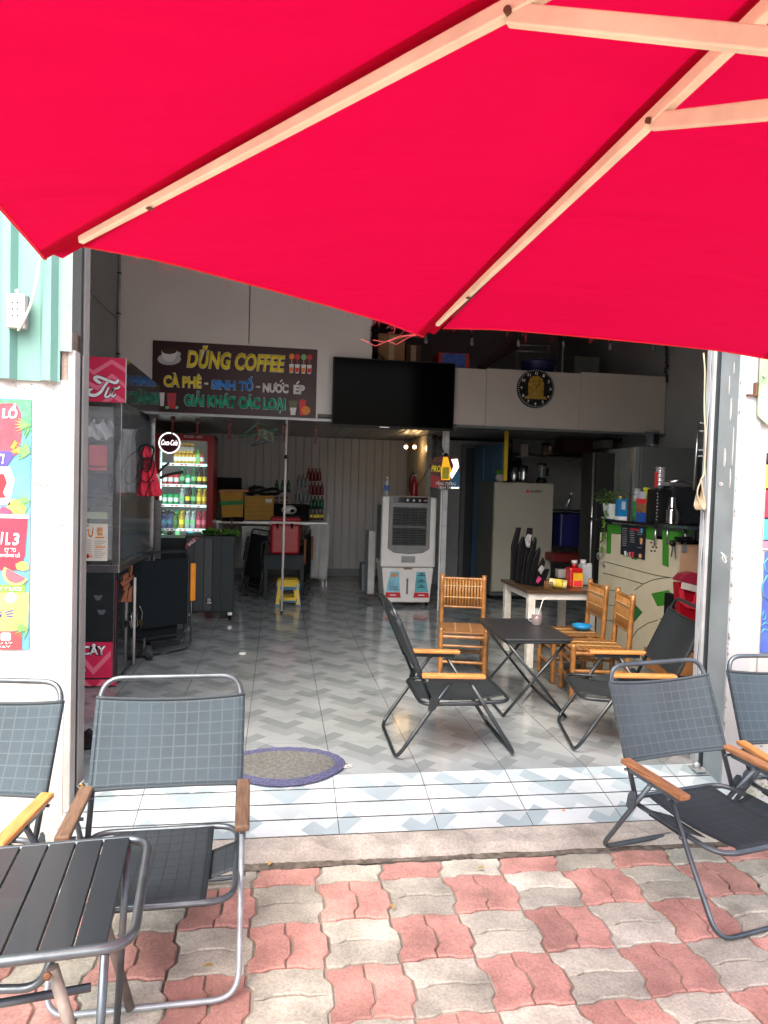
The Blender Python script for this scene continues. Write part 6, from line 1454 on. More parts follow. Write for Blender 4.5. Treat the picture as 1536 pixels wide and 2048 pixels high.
# plant in a white ribbed pot with trailing stems
p = onc(1213); pl = thing('potted_plant', 'leafy plant in a white ribbed pot trailing over the counter shelf', 'plant', p)
MB().lathe((0, 0, 0), [(.085, 0), (.09, .012), (.07, .014)], 24).build('saucer', mat('pot_white', (.58, .64, .60), .4), pl)
mb = MB(); n_ = 48; rings = []
for r_, h_ in ((.055, .014), (.066, .05), (.074, .10), (.080, .135), (.074, .135), (.066, .12)):
    rings.append([mb.v(((r_+(.0022 if k % 2 else 0))*math.cos(2*math.pi*k/n_), (r_+(.0022 if k % 2 else 0))*math.sin(2*math.pi*k/n_), h_)) for k in range(n_)])
for A_, B_ in zip(rings, rings[1:]):
    for k in range(n_): mb.face([A_[k], A_[(k+1) % n_], B_[(k+1) % n_], B_[k]])
mb.build('pot', MATS['pot_white'], pl)
def leafmesh(mb, c, d, L_, W_, droop=.3):
    d = d.normalized(); s_ = d.cross(Vector((0, 0, 1)));
    if s_.length < .1: s_ = Vector((1, 0, 0))
    s_.normalize(); u_ = s_.cross(d)
    mb.sheet(lambda a, b_: c+d*a*L_+s_*(b_-.5)*W_*math.sin(math.pi*(a*.92+.06))**.7-Vector((0, 0, 1))*droop*L_*a*a+u_*abs(b_-.5)*W_*.3, 4, 2)
mb = MB(); st = MB(); rg = random.Random(21)
for k in range(70):
    az = rg.uniform(0, 6.28); el = rg.uniform(.2, 1.4); L_ = rg.uniform(.03, .15); c = Vector((.04*math.cos(az), .04*math.sin(az), .13)); e = c+Vector((math.cos(az)*math.cos(el)*.8, math.sin(az)*math.cos(el)*.8, math.sin(el)))*L_
    st.tube([c, e], .0012, 5); leafmesh(mb, e, Vector((math.cos(az+rg.uniform(-1, 1)), math.sin(az), rg.uniform(-.3, .6))), rg.uniform(.03, .055), rg.uniform(.022, .036))
for (dx, dy, hh_) in ((.05, -.02, .36), (.07, .0, .26)):
    st.tube([(0, 0, .13), (dx*.6, dy, .13+hh_*.5), (dx, dy, .13+hh_)], .0022, 6)
    for k in range(9): leafmesh(mb, Vector((dx*.8, dy, .16+hh_*k/10)), Vector((rg.uniform(-1, 1), rg.uniform(-1, 1), .2)), .045, .030)
vine = [Vector((-.0, -.03, .14))]
for (dxp, zz) in ((.06, .08), (.055, -.02), (.05, -.10), (.045, -.17), (.03, -.24), (.02, -.30)): vine.append(fc.n*.10+fc.u*(dxp)+Vector((0, 0, zz)))
st.tube(vine, .002, 6)
for k in range(34):
    i = rg.randrange(1, len(vine)-1); c = vine[i].lerp(vine[i+1], rg.random()); leafmesh(mb, c, Vector((rg.uniform(-1, 1), rg.uniform(-1, 1), rg.uniform(-.8, .3))), rg.uniform(.025, .05), rg.uniform(.018, .032))
mb.build('leaves', mat('plant_leaf', (.10, .22, .035), .45, var=.6, vs=30), pl); st.build('stems', mat('stem_green', (.12, .2, .05), .6), pl)
def std(name, label, cat, px, group=None, d=-.05): p = onc(px, d); t = thing(name, label, cat, p, 0, group); t.rotation_euler = (0, 0, math.atan2(fc.u.y, fc.u.x)*0); return t
t = std('milk_carton', 'blue carton with a white label standing beside the potted plant', 'carton', 1243, d=.0); h_ = H(1243, 995, 1040)
MB().box(-.045, .030, -.035, .035, 0, h_*.92).build('carton', mat('carton_blue', (.01, .20, .48), .35), t, bevel=.004); MB().box(-.0455, .0305, -.0355, .0355, 0, .03).build('white_band', white_ink, t); MB().box(-.022, .012, -.0375, -.0352, .09, .16).build('label', mat('label_pale', (.5, .55, .6), .5), t); MB().cyl((-.02, 0, h_*.92), (-.02, 0, h_*1.05), .012).build('cap', mat('cap_yellow', (.6, .45, .1), .4), t)
def cupstack(name, label, px, y0, y1, r, m, n_, ribm=None, d=-.05, z0=0, group=None, text_=None):
    t = std(name, label, 'cups', px, group, d); t.location.z += z0; h_ = H(px, y0, y1, d); prof = []
    for k in range(n_):
        z = h_*k/n_; prof += [(r*.94, z), (r*.94, z+h_/n_*.55), (r*1.03, z+h_/n_*.6), (r*1.03, z+h_/n_*.95)]
    MB().lathe((0, 0, 0), prof, 20).build('stacked_cups', m, t); return t
cupw = mat('cup_glassy', (.32, .34, .34), .12, var=.4, vs=30, coat=.5)
cupstack('cup_stack', 'stack of clear cups with a green base left of the yellow cups', 1262, 968, 1000, .030, cupw, 4, z0=.14); cupstack('cup_stack', 'green paper cups standing under the clear cups right of the blue carton', 1262, 1000, 1040, .032, mat('cup_green', (.02, .22, .04), .3), 3)
cupstack('cup_stack', 'stack of yellow cups right of the green cups', 1272, 970, 1038, .026, mat('cup_yellow', (.50, .52, .02), .3), 5, d=-.09)
t = std('snack_box', 'red, brown and blue printed box right of the yellow cups', 'box', 1279, d=-.01); MB().box(-.03, .03, -.03, .03, 0, .075).build('blue_part', mat('box_blue', (.02, .08, .35), .4), t); MB().box(-.03, .03, -.03, .03, .0755, .15).build('brown_part', mat('box_brown', (.25, .12, .05), .5, var=.5, vs=50), t); MB().box(-.03, .03, -.03, .03, .1505, .19).build('red_part', red_ink, t); MB().box(-.02, .028, -.02, .028, .1905, .25).build('white_part', mat('box_grey', (.45, .46, .5), .5), t)
cupstack('cup_stack', 'stack of grey ribbed lids right of the printed box', 1292, 985, 1042, .028, mat('lid_grey', (.11, .13, .14), .35), 16)
cupstack('cup_stack', 'tall stack of black cups in the middle of the counter shelf', 1307, 975, 1044, .036, mat('cup_black', (.02, .022, .024), .25), 14)
cupstack('cup_stack', 'wide stack of black cups right of the tallest black stack', 1320, 985, 1046, .040, MATS['cup_black'], 10, d=-.12)
t = cupstack('cup_stack', 'shiny clear cups with red print stacked on top of the black cups', 1306, 934, 976, .038, mat('cup_shiny', (.65, .66, .66), .15, metal=.6, var=.4, vs=30), 5, z0=H(1307, 975, 1044))
MB().box(-.044, -.036, -.03, .005, .01, .13).build('red_print', red_ink, t)
t = std('steel_shaker', 'tall polished steel shaker on the counter shelf', 'shaker', 1341, d=-.01); h_ = H(1341, 995, 1050)
MB().lathe((0, 0, 0), [(.046, 0), (.047, .02)]+[(.045+.0015*(k % 2), .02+k*.008) for k in range(12)]+[(.040, .12), (.033, h_*.62), (.030, h_*.66), (.026, h_*.95), (.022, h_)], 24).build('shaker', mat('polished', (.75, .74, .74), .12, metal=1, var=.03), t)
t = std('coffee_machine', 'black coffee machine at the street end of the counter shelf', 'machine', 1385, d=-.20); MB().box(-.09, .18, -.05, .2, 0, .30).build('body', mat('machine_black', (.016, .018, .022), .25, coat=.3), t, bevel=.012); MB().box(-.20, -.09, -.02, .15, 0, .27).build('side_box', black_plastic, t, bevel=.01); MB().cyl((-.05, -.07, .0), (-.05, -.07, .10), .018, .01).build('spout', steel, t)
for k in range(9): MB().ball((-.205+.004*(k % 2), -.022, .03+k*.026), .0045, 6).build('bead', white_plastic, t)
MB().tube([(-.12, -.05, .33), (-.02, -.06, .35), (.06, -.05, .33)], .016, 8).build('handle', steel, t); MB().box(-.12, .1, 0, .15, .3005, .33).build('tray', dull_metal, t)
t = std('glass_dome', 'small glass dome on the cups behind the steel shaker', 'dome', 1325, d=-.16); t.location.z += .24; MB().ball((0, 0, 0), .05, 16, (1, 1, .8)).build('dome', glass, t); MB().cyl((0, 0, -.24), (0, 0, -.03), .045).build('jar', black_plastic, t)
t = thing('mixer', 'black hand mixer with hanging keys at the corner of the counter', 'mixer', onc(1356, .02)); t.location.z = ztop+.02; 
MB().box(-.02, .10, -.03, .03, .0, .02).build('plate', dark, t); MB().ball((-.055, -.01, -.03), .026, 12, (1.1, .8, 1)).build('knob', black_plastic, t)
for a_ in (-.15, .12): MB().box(-.05, -.042, -.012, -.008, -.14, -.03, Matrix.Rotation(a_, 4, 'Y')).build('key', steel, t)
wk = thing('whisk', 'small wire whisk hanging left of the counter', 'whisk'); p = PY(1198, 1112, 2.7); 
for k in range(4): a_ = k*math.pi/4; MB().tube([p+Vector((.0, 0, 0))+Vector((.022*math.cos(t_)*math.cos(a_), .022*math.cos(t_)*math.sin(a_), .035*math.sin(t_))) for t_ in [i*.4 for i in range(16)]], .0018, 5, closed=True).build('wire', steel, wk)
MB().cyl(p+Vector((.02, 0, -.03)), p+Vector((.06, 0, -.10)), .006).build('handle', dull_metal, wk)
# big grey fridge behind
gf = thing('upright_freezer', 'large dark grey two-part freezer behind the counter shelf', 'freezer'); gm2 = mat('freezer_grey', (.12, .13, .125), .35, var=.05)
a, b = PY(1283, 893, 3.3), PY(1398, 895, 3.3); MB().box(a.x, b.x, 3.3, 3.9, 0, a.z).build('cabinet', gm2, gf, bevel=.008); MB().box(a.x-.05, a.x-.004, 3.32, 3.9, 0, a.z-.005).build('door_edge', mat('freezer_edge_lit', (.20, .22, .21), .35), gf); MB().box(a.x-.065, a.x-.051, 3.34, 3.38, .9, a.z-.01).build('handle', steel, gf)  # door edge in a lighter copy of the grey, painting its lit look
boxthing('dark_cupboard', 'nearly black cupboard left of the grey freezer', 'cupboard', 1197, 905, 1271, 1160, 3.75, .4, mat('cupboard_black', (.014, .014, .014), .5))
t = pot('blender', 'blender jug with a pale lid on top of the grey freezer', 'blender', 1304, 890, 3.5, [(.06, 0), (.065, .05), (.05, .06), (.07, .16)], smoke_glass, PY(1283, 893, 3.3).z, ([(.072, 0), (.072, .02)], grey_plastic))
MB().box(-.02, .02, -.10, -.06, .04, .14).build('handle', black_plastic, t)
# red bin with white band, on a tan box
bn = thing('waste_bin', 'red plastic bin with a dark lid and white band hanging at the counter end', 'bin')
fbn = Frame((0, 1.55, 0), (1, 0, 0)); 
def binp(name, pts, m, d0, d1, bev=.008): o = MB(); fbn.poly(o, [fbn.uv(*p) for p in pts], d0, d1); return o.build(name, m, bn, bevel=bev)
binp('body', [(1355, 1165), (1405, 1170), (1400, 1310), (1366, 1297), (1362, 1260)], red_plastic, -.07, 0); binp('lid', [(1356, 1158), (1366, 1148), (1384, 1144), (1400, 1148), (1406, 1160), (1404, 1174), (1356, 1162)], mat('lid_dark_red', (.30, .02, .05), .35), -.08, .015)
binp('band', [(1361, 1163), (1392, 1171), (1390, 1184), (1359, 1176)], mat('band_white', (.62, .56, .50), .5), .016, .022, .001); binp('band', [(1394, 1171), (1405, 1172), (1405, 1177), (1393, 1178)], MATS['band_white'], .016, .02, .001)
binp('pocket', [(1358, 1180), (1366, 1176), (1368, 1202), (1378, 1206), (1386, 1203), (1390, 1184), (1404, 1186), (1402, 1222), (1370, 1215), (1360, 1205)], mat('bin_red_light', (.62, .03, .06), .3), .0005, .014, .003)
o = MB(); 
for k in range(3): o.tube([fbn.P(*fbn.uv(1378+k*3, 1300), .01), fbn.P(*fbn.uv(1382+k*4, 1288-k*3), .02), fbn.P(*fbn.uv(1392+k, 1296), .01)], .006, 6)
o.build('crumpled_tab', mat('tab_grey', (.35, .30, .28), .5), bn)
MB().box(3.12, 3.17, 1.66, 1.80, .2, .6).build('hook_plate', dark, bn)
t = thing('wooden_box', 'low orange-brown box on the floor below the red bin', 'box'); bpx(MB(), 1330, 1312, 1404, 1352, 1.45, .3).build('box', mat('orange_brown', (.40, .17, .06), .5, var=.2), t, bevel=.004)
# chrome rail and rope on the right jamb
t = thing('chrome_rail', 'slim chrome towel rail frame behind the right jamb', 'rail'); a, b = PY(1397, 842, 1.2), PY(1388, 980, 1.2)
MB().cyl(a, b, .009).build('upright', steel, t)
for py in (846, 862, 900, 912): p = PY(1395, py, 1.2); MB().cyl(p, p+Vector((.25, 0, .0)), .006).build('rung', dull_metal, t)
t = thing('rope_coil', 'cream cord running down the right jamb into a hanging coil', 'cord'); rp = random.Random(6)
MB().tube(rounded([PY(x, y, .0) for x, y in ((1407, 706), (1410, 740), (1408, 820), (1412, 880), (1408, 950), (1400, 962))], .1), .0038, 7).build('cord', rope, t)
for k in range(7):
    xb = 1392+k*2.4; MB().tube(rounded([PY(x, y, -.002-.004*k) for x, y in ((1403, 958), (1394-k*.3, 985), (xb-4, 1012), (xb+2, 1021), (xb+5, 1010), (1404, 975))], .05, closed=True), .0032, 6, closed=True).build('loop', rope, t)
MB().tube(rounded([PY(x, y, -.01) for x, y in ((1398, 1000), (1405, 1016), (1410, 1024))], .02), .006).build('plug', grey_plastic, t)

# ---- white legged table with its things
wt = thing('side_table', 'wooden topped table with thick white legs before the beige refrigerator', 'table')
X0t, X1t, Y0t, Y1t, Zt = 2.03, 2.62, 1.86, 2.52, .60
MB().box(X0t, X1t, Y0t, Y1t, Zt-.022, Zt).build('tabletop', mat('table_brown', (.07, .04, .018), .35, var=.3, vs=6, stretch=(1, 12, 1), coat=.3), wt, bevel=.003)
wl = mat('white_leg_paint', (.60, .58, .52), .5, var=.12, vs=18)
for x in (X0t+.02, X1t-.08):
    for y in (Y0t+.02, Y1t-.08): MB().box(x, x+.055, y, y+.055, 0, Zt-.022).build('leg', wl, wt, bevel=.002)
MB().box(X0t+.075, X1t-.08, Y0t+.03, Y0t+.05, Zt-.075, Zt-.022).build('apron_rail', wl, wt); MB().box(X0t+.03, X0t+.05, Y0t+.075, Y1t-.08, Zt-.075, Zt-.022).build('apron_rail', wl, wt)
bb = thing('knife_block', 'cluster of slanted black sleeves standing on the white legged table', 'utensils')
def blade(pts, y, m=dark, dep=.03): f = Frame((0, y, 0), (1, 0, 0)); o = MB(); f.poly(o, [f.uv(*p) for p in pts], -dep, 0); return o.build('sleeve', m, bb, bevel=.004)
sl_m = mat('black_sleeve', (.004, .004, .005), .4, var=.4, vs=30, bump=.4, bs=20, spec=.2); wh_m = mat('sleeve_grey', (.22, .21, .21), .4, var=.5, vs=40)
blade([(1022, 1160), (1024, 1092), (1034, 1055), (1043, 1055), (1036, 1092), (1042, 1165)], 2.30, sl_m); blade([(1030, 1165), (1038, 1090), (1046, 1073), (1054, 1076), (1050, 1110), (1056, 1168)], 2.25, sl_m)
blade([(1040, 1168), (1050, 1110), (1056, 1056), (1066, 1056), (1064, 1100), (1066, 1170)], 2.21, sl_m); blade([(1050, 1168), (1054, 1120), (1066, 1085), (1073, 1074), (1074, 1082), (1070, 1120), (1072, 1170)], 2.17, sl_m)
blade([(1058, 1170), (1066, 1120), (1076, 1100), (1081, 1094), (1082, 1104), (1076, 1135), (1078, 1172)], 2.12, sl_m); blade([(1068, 1172), (1078, 1135), (1087, 1115), (1091, 1124), (1088, 1140), (1100, 1138), (1088, 1172)], 2.08, sl_m)
blade([(1050, 1078), (1056, 1068), (1064, 1070), (1060, 1096), (1053, 1094)], 2.165, wh_m, .01); blade([(1076, 1140), (1084, 1130), (1090, 1136), (1082, 1150)], 2.045, wh_m, .01); blade([(1072, 1163), (1078, 1152), (1084, 1158), (1076, 1168)], 2.04, mat('sleeve_pink', (.35, .02, .10), .4), .006)
jg = thing('syrup_jug', 'red and yellow labelled syrup jug on the white legged table', 'jug'); Yj = 2.05; fj = Frame((0, Yj, 0), (1, 0, 0)); a, b = fj.uv(1139, 1178), fj.uv(1167, 1133)
MB().box(a[0], b[0], Yj, Yj+.10, Zt, Zt+.155).build('body', mat('jug_red', (.42, .012, .012), .25, coat=.3), jg, bevel=.012); MB().box(a[0]+.028, b[0]-.002, Yj-.002, Yj+.0, Zt+.004, Zt+.115).build('label', mat('jug_yellow', (.70, .38, .02), .4, var=.2), jg)
MB().box(a[0]+.034, b[0]-.008, Yj-.0035, Yj-.0021, Zt+.008, Zt+.055).build('label_red', red_ink, jg); MB().cyl(((a[0]+b[0])/2, Yj+.05, Zt+.155), ((a[0]+b[0])/2, Yj+.05, Zt+.195), .022, .017).build('neck', MATS['jug_red'], jg); MB().cyl(((a[0]+b[0])/2, Yj+.05, Zt+.185), ((a[0]+b[0])/2, Yj+.05, Zt+.212), .024).build('cap', mat('cap_grey', (.45, .45, .44), .4), jg)
wj = thing('white_jug', 'white plastic jug with handle behind the red syrup jug', 'jug'); a = PY(1172, 1150, 2.2)
MB().prism(rrect(.095, .09, .02), (a.x, 2.22, Zt), (1, 0, 0), (0, 1, 0), (0, 0, 1), 0, .17).build('body', mat('jug_white', (.42, .43, .44), .35), wj, bevel=.012); MB().cyl((a.x-.02, 2.22, Zt+.165), (a.x-.02, 2.22, Zt+.205), .024).build('cap', mat('cap_light', (.5, .5, .5), .4), wj); MB().tube([(a.x+.01, 2.22, Zt+.165), (a.x+.045, 2.22, Zt+.175), (a.x+.048, 2.22, Zt+.10)], .010).build('handle', MATS['jug_white'], wj)
tc_ = thing('tipped_cup', 'yellow printed paper cup lying on its side on the white legged table', 'cup'); a, b = PY(1098, 1162, 2.0), PY(1133, 1172, 1.95); a.z = Zt+.05; b.z = Zt+.034
MB().cyl(a, b, .030, .036, 20).build('cup', mat('cup_cream_yellow', (.72, .60, .30), .4, var=.3, vs=20), tc_); MB().cyl(a.lerp(b, .35), a.lerp(b, .8), .0345, .0358, 20).build('print_band', mat('print_yellow', (.65, .50, .04), .4, var=.5, vs=60), tc_)
tn = thing('tin_can', 'small open tin behind the tipped yellow cup', 'tin'); a = PY(1126, 1150, 2.25); MB().box(a.x-.05, a.x+.05, 2.22, 2.30, Zt+.05, Zt+.12).build('tin', mat('tin_pale', (.40, .38, .34), .35, metal=.4), tn, bevel=.006); MB().box(a.x-.06, a.x+.06, 2.2, 2.32, Zt, Zt+.05).build('box', dark, tn)
gb = thing('wire_basket', 'small brown basket beside the tipped yellow cup', 'basket'); a = PY(1097, 1172, 1.98); 
for k in range(4): MB().tube([(a.x+.034*math.cos(t_*.4), 1.98+.03*math.sin(t_*.4), Zt+.006+k*.016) for t_ in range(16)], .003, 5, closed=True).build('hoop', mat('basket_brown', (.22, .10, .03), .4), gb)
for k in range(8): MB().cyl((a.x+.034*math.cos(k*.785), 1.98+.03*math.sin(k*.785), Zt), (a.x+.034*math.cos(k*.785), 1.98+.03*math.sin(k*.785), Zt+.058), .0025, seg=5).build('stay', MATS['basket_brown'], gb)

# ================================================================ facade details
soc = thing('wall_socket', 'cream triple socket outlet on the mint corrugated sheet', 'socket'); fo_ = Frame((0, -.245, 0), (1, 0, 0)); a, b = fo_.uv(12, 654), fo_.uv(50, 588)
MB().box(a[0], b[0], -.245, -.212, a[1], b[1]).build('box', mat('socket_cream', (.50, .485, .43), .4), soc, bevel=.003); MB().box(b[0]-.012, b[0]+.006, -.235, -.21, a[1]+.005, b[1]-.003).build('backplate', grey_plastic, soc)
for (y) in (605, 618, 631):
    for x in (25, 35): q = fo_.uv(x, y); MB().box(q[0]-.0022, q[0]+.0022, -.2462, -.2448, q[1]-.003, q[1]+.003).build('hole', dark, soc)
q = fo_.uv(31, 580); MB().cyl((q[0], -.225, q[1]), (q[0], -.232, q[1]), .008).build('hook', dull_metal, soc)
t = thing('power_cable', 'white cable hanging from above to the triple socket', 'cable'); MB().tube(rounded([PY(x, y, -.25) for x, y in ((82, 470), (80, 510), (74, 560), (62, 610), (48, 640), (36, 662))], .1), .0055, 8).build('cable', mat('cable_white', (.62, .60, .52), .5), t)
br = thing('wall_bracket', 'small rusty angle bracket high on the right wall', 'bracket'); a = PY(1508, 778, -.19); MB().box(a.x-.035, a.x+.02, -.20, -.166, a.z-.032, a.z-.026).build('plate', MATS['rust'], br); MB().box(a.x+.002, a.x+.012, -.20, -.166, a.z-.026, a.z+.03).build('arm', MATS['rust'], br)
MB().cyl((a.x+.024, -.19, a.z-.03), (a.x+.024, -.19, a.z+.3), .004).build('rod', MATS['rust'], br)
gp = thing('sign_plate', 'pale green weathered metal plate at the top right edge', 'plate'); fg_ = Frame((0, -.20, 0), (1, 0, 0)); u_, v_ = fg_.uv(1521, 715); u2, v2 = fg_.uv(1521, 848)
o = MB(); fg_.poly(o, [(u_, v2+.04), (u_+.05, v2), (u_+.5, v2), (u_+.5, v_+.1), (u_, v_+.1)], -.006, 0); o.build('plate', mat('plate_green', (.24, .34, .21), .5, var=.5, vs=8), gp); q = fg_.uv(1527, 752); MB().cyl((q[0], -.20, q[1]), (q[0], -.21, q[1]), .006).build('screw', dull_metal, gp)
q = fg_.uv(1450, 1100)
wr = thing('wire_hook', 'bent white wire hanging from the edge of the lilac pillar', 'wire'); MB().tube([PY(x, y, -.19) for x, y in ((1442, 1104), (1448, 1112), (1453, 1122), (1450, 1126), (1444, 1116), (1447, 1108), (1454, 1116))], .0018, 6).build('wire', white_plastic, wr)
# right posters
rp_ = thing('poster', 'white sheet with a bright yellow, red and blue advert at the right edge', 'poster'); fP = Frame((0, -.172, 0), (1, 0, 0))
def pp(par, name, x0, y0, x1, y1, m, d0=.001, d1=.002): (a, c), (q, e) = fP.uv(x0, y1), fP.uv(x1, y0); o = MB(); fP.rect(o, a, q, c, e, d0, d1); return o.build(name, m, par)
pp(rp_, 'sheet', 1524, 910, 1700, 1100, mat('advert_white', (.46, .46, .45), .6), 0, .001); pp(rp_, 'yellow_area', 1530, 930, 1700, 980, mat('advert_yellow', (.50, .44, .06), .5)); pp(rp_, 'black_area', 1532, 912, 1700, 929, black_ink); pp(rp_, 'red_area', 1528, 981, 1700, 1038, mat('advert_red', (.45, .02, .05), .5)); pp(rp_, 'blue_area', 1526, 1039, 1700, 1082, mat('advert_cyan', (.06, .30, .46), .5)); pp(rp_, 'pink_area', 1525, 1083, 1700, 1096, pink)
rp2 = thing('poster', 'deep blue poster with cyan line drawing at the right edge', 'poster'); pp(rp2, 'sheet', 1520, 1106, 1700, 1305, mat('poster_blue', (.05, .10, .42), .4, var=.2), 0, .001)
for pts in ([(1536, 1115), (1528, 1126), (1530, 1140), (1537, 1148)], [(1534, 1150), (1524, 1170), (1526, 1190), (1536, 1200)], [(1523, 1236), (1527, 1222), (1531, 1232), (1528, 1240), (1524, 1238)], [(1522, 1252), (1530, 1245), (1537, 1250)], [(1521, 1268), (1528, 1258), (1538, 1262)]):
    MB().tube([fP.P(*fP.uv(x, y), .002) for x, y in pts], .003, 5).build('line_drawing', mat('advert_cyan', (.06, .30, .46), .5), rp2)
pp(rp2, 'white_margin', 1514, 1306, 1700, 1345, mat('advert_white', (.46, .46, .45), .6), 0, .001)
# left poster: giant drink advert
po = thing('poster', 'colourful drink advert poster with a red cup and palm leaves on the left wall', 'poster')
fP = Frame((0, -.176, 0), (1, 0, 0)); a, b = fP.uv(-120, 1300), fP.uv(63, 799)
MB().box(a[0], b[0], -.176, -.1725, a[1], b[1]).build('board', mat('poster_sky', (.10, .30, .42), .4, var=.35, vs=6), po)
def q4(name, pts, m, d0=.0005, d1=.0012): o = MB(); fP.poly(o, [fP.uv(*p) for p in pts], d0, d1); return o.build(name, m, po)
q4('green_top', [(-120, 799), (63, 799), (63, 860), (50, 880), (40, 812), (-120, 806)], mat('palm_green', (.08, .28, .15), .5, var=.4, vs=40)); q4('pink_area', [(-120, 812), (32, 806), (42, 826), (44, 870), (38, 905), (30, 912), (-120, 910)], mat('poster_coral', (.48, .06, .09), .5, var=.2, vs=30), .0013, .002)
q4('purple_band', [(-120, 902), (20, 902), (30, 910), (14, 932), (-120, 932)], mat('poster_purple', (.08, .06, .30), .5), .0021, .003); q4('pale_area', [(-120, 933), (20, 933), (30, 960), (20, 1010), (-120, 1010)], mat('poster_pale', (.40, .42, .47), .5, var=.15, vs=40), .0013, .002)
q4('red_splash', [(-120, 945), (8, 948), (14, 965), (6, 985), (12, 995), (-120, 1000)], mat('poster_red', (.45, .02, .03), .5), .0021, .003)
q4('yellow_area', [(-120, 1185), (58, 1185), (56, 1262), (-120, 1262)], mat('poster_lemon', (.52, .46, .13), .5), .0013, .002); q4('green_band', [(-120, 1169), (50, 1169), (52, 1185), (-120, 1186)], mat('poster_lime', (.17, .36, .06), .5), .0021, .003); q4('red_band', [(-120, 1263), (44, 1263), (44, 1299), (-120, 1299)], mat('poster_brickred', (.34, .06, .07), .5), .0013, .002)
q4('lemons', [(14, 1010), (26, 998), (44, 1002), (54, 1018), (48, 1030), (20, 1026)], mat('lemon_pic', (.48, .45, .09), .5, var=.4, vs=40), .0013, .002)
q4('cup', [(-60, 1030), (56, 1034), (50, 1110), (40, 1140), (-50, 1140)], mat('poster_cup', (.48, .03, .06), .4, var=.15), .0022, .0035); q4('cup_rim', [(-60, 1026), (58, 1030), (58, 1037), (-60, 1034)], white_ink, .0036, .0045); q4('cup_ice', [(-10, 1028), (6, 1012), (22, 1020), (28, 1029)], mat('ice_red', (.5, .06, .12), .3), .0022, .0034)
o = MB(); q = fP.uv(33, 1146); fP.poly(o, [(q[0]+.052*math.cos(R(k)), q[1]+.052*math.sin(R(k))) for k in range(150, 340, 12)], .0046, .0055); o.build('melon_rind', mat('poster_lemon', (.52, .46, .13), .5), po); o = MB(); fP.poly(o, [(q[0]+.041*math.cos(R(k)), q[1]+.041*math.sin(R(k))) for k in range(152, 338, 12)], .0056, .0062); o.build('melon', mat('melon_pink', (.5, .10, .13), .5), po)
q4('lemon', [(32, 1128), (44, 1122), (56, 1126), (58, 1138), (48, 1142), (34, 1138)], MATS['lemon_pic'], .0036, .0044)
for (cx_, cy_, sgn) in ((62, 850, 1), (62, 905, -1), (62, 1000, 1), (58, 1255, 1)):
    for k in range(8):
        an = R(150+k*14); ex, ey = cx_+34*math.cos(an), cy_-sgn*34*math.sin(an)*.9; nx, ny = -math.sin(an)*2.2, math.cos(an)*2.2
        q4('palm_leaf', [(cx_, cy_), ((cx_+ex)/2+nx, (cy_+ey)/2+ny), (ex, ey), ((cx_+ex)/2-nx, (cy_+ey)/2-ny)], mat('poster_leaf', (.12, .34, .15), .5) if k % 2 else MATS['poster_lime'], .003+k*.0001, .0036+k*.0001)
for pts, m_ in (([(21, 895), (30, 880), (36, 886), (28, 900)], mat('poster_orange', (.55, .24, .03), .5)), ([(22, 903), (38, 894), (43, 902), (30, 908)], MATS['lemon_pic'] if 0 else mat('poster_orange', (.55, .24, .03), .5))): q4('drop', pts, m_, .003, .0038)
def pt(s, x0, x1, y0, y1, m, b=.02, sh=0, d=.004): (a, c), (q, e) = fP.uv(x0, y1), fP.uv(x1, y0); text(s, fP, a, q, c, e, m, po, d, .001, b, sh)
pt('KHỔNG LỒ', -95, 36, 808, 833, white_ink, .04, .1); pt('1', 2, 8, 1064, 1089, white_ink, .03, .15, .006); pt('L', 12, 22, 1065, 1090, white_ink, .03, .1, .006); pt('3', 26, 40, 1066, 1091, white_ink, .03, .1, .006); pt('LY TO', 11, 33, 1096, 1104, white_ink, .02, 0, .006); pt('KHỔNG LỒ', 2, 41, 1105, 1114, white_ink, .02, 0, .006)
pt('T!', -6, 10, 908, 928, white_ink, .04, .2, .005); pt('TRÁI CÂY TƯƠI', -60, 44, 1173, 1181, white_ink, .01, 0, .005); pt('G', -8, 4, 1222, 1234, MATS['poster_purple'], .03, .1, .004); pt('VÀ NHIỀU LY', -60, 27, 1282, 1288, white_ink, .01, 0, .004); pt('ĐÁ XAY', -30, 22, 1290, 1296, white_ink, .01, 0, .004)
o = MB(); q = fP.uv(22, 1195); fP.poly(o, circ(.022, 18, *q), .0025, .0035); o.build('round_icon', white_ink, po); o = MB(); q = fP.uv(12, 1273); fP.poly(o, rrect(.04, .035, .008, 3, *q), .0025, .003); o.build('cup_icon', mat('icon_pink', (.8, .4, .42), .5), po)
for k in range(3): q4('ray_icon', [(10+k*2, 1224+k*4), (26, 1219+k*6), (26, 1222+k*6), (10+k*2, 1226+k*4)], MATS['poster_purple'], .0025, .0032)

# ---- oval rope mat
mtc = thing('oval_mat', 'oval braided mat with a blue rim and grey centre at the doorway', 'mat', (.19, .125, 0), R(-2))
def mat_z(x, y): wy = y+.125+x*-.035; return (slope(wy) if wy < 0 else 0)
blue_rope = mat('blue_rope', (.060, .064, .13), .85, var=.5, vs=90); grey_rope = mat('grey_rope', (.105, .108, .10), .9, var=.35, vs=60)
g_, b_ = MB(), MB(); rg = random.Random(1)
for k in range(17):
    f = (k+.5)/17; A_, B_ = .30*f, .215*f; A_ = max(.085, 0)+(.30-.085)*f if True else A_
    B_ = .212*f; pts = []; n_ = 72
    for i in range(n_):
        t_ = 2*math.pi*i/n_; x, y = A_*math.cos(t_), B_*math.sin(t_); pts.append((x, y, mat_z(x, y)+.009+.0018*math.sin(i*2.1+k)))
    (b_ if k >= 13 else g_).tube(pts, .0075, 6, closed=True, flat=(1, .7))
g_.build('grey_centre', grey_rope, mtc); b_.build('blue_rim', blue_rope, mtc)
mb = MB()
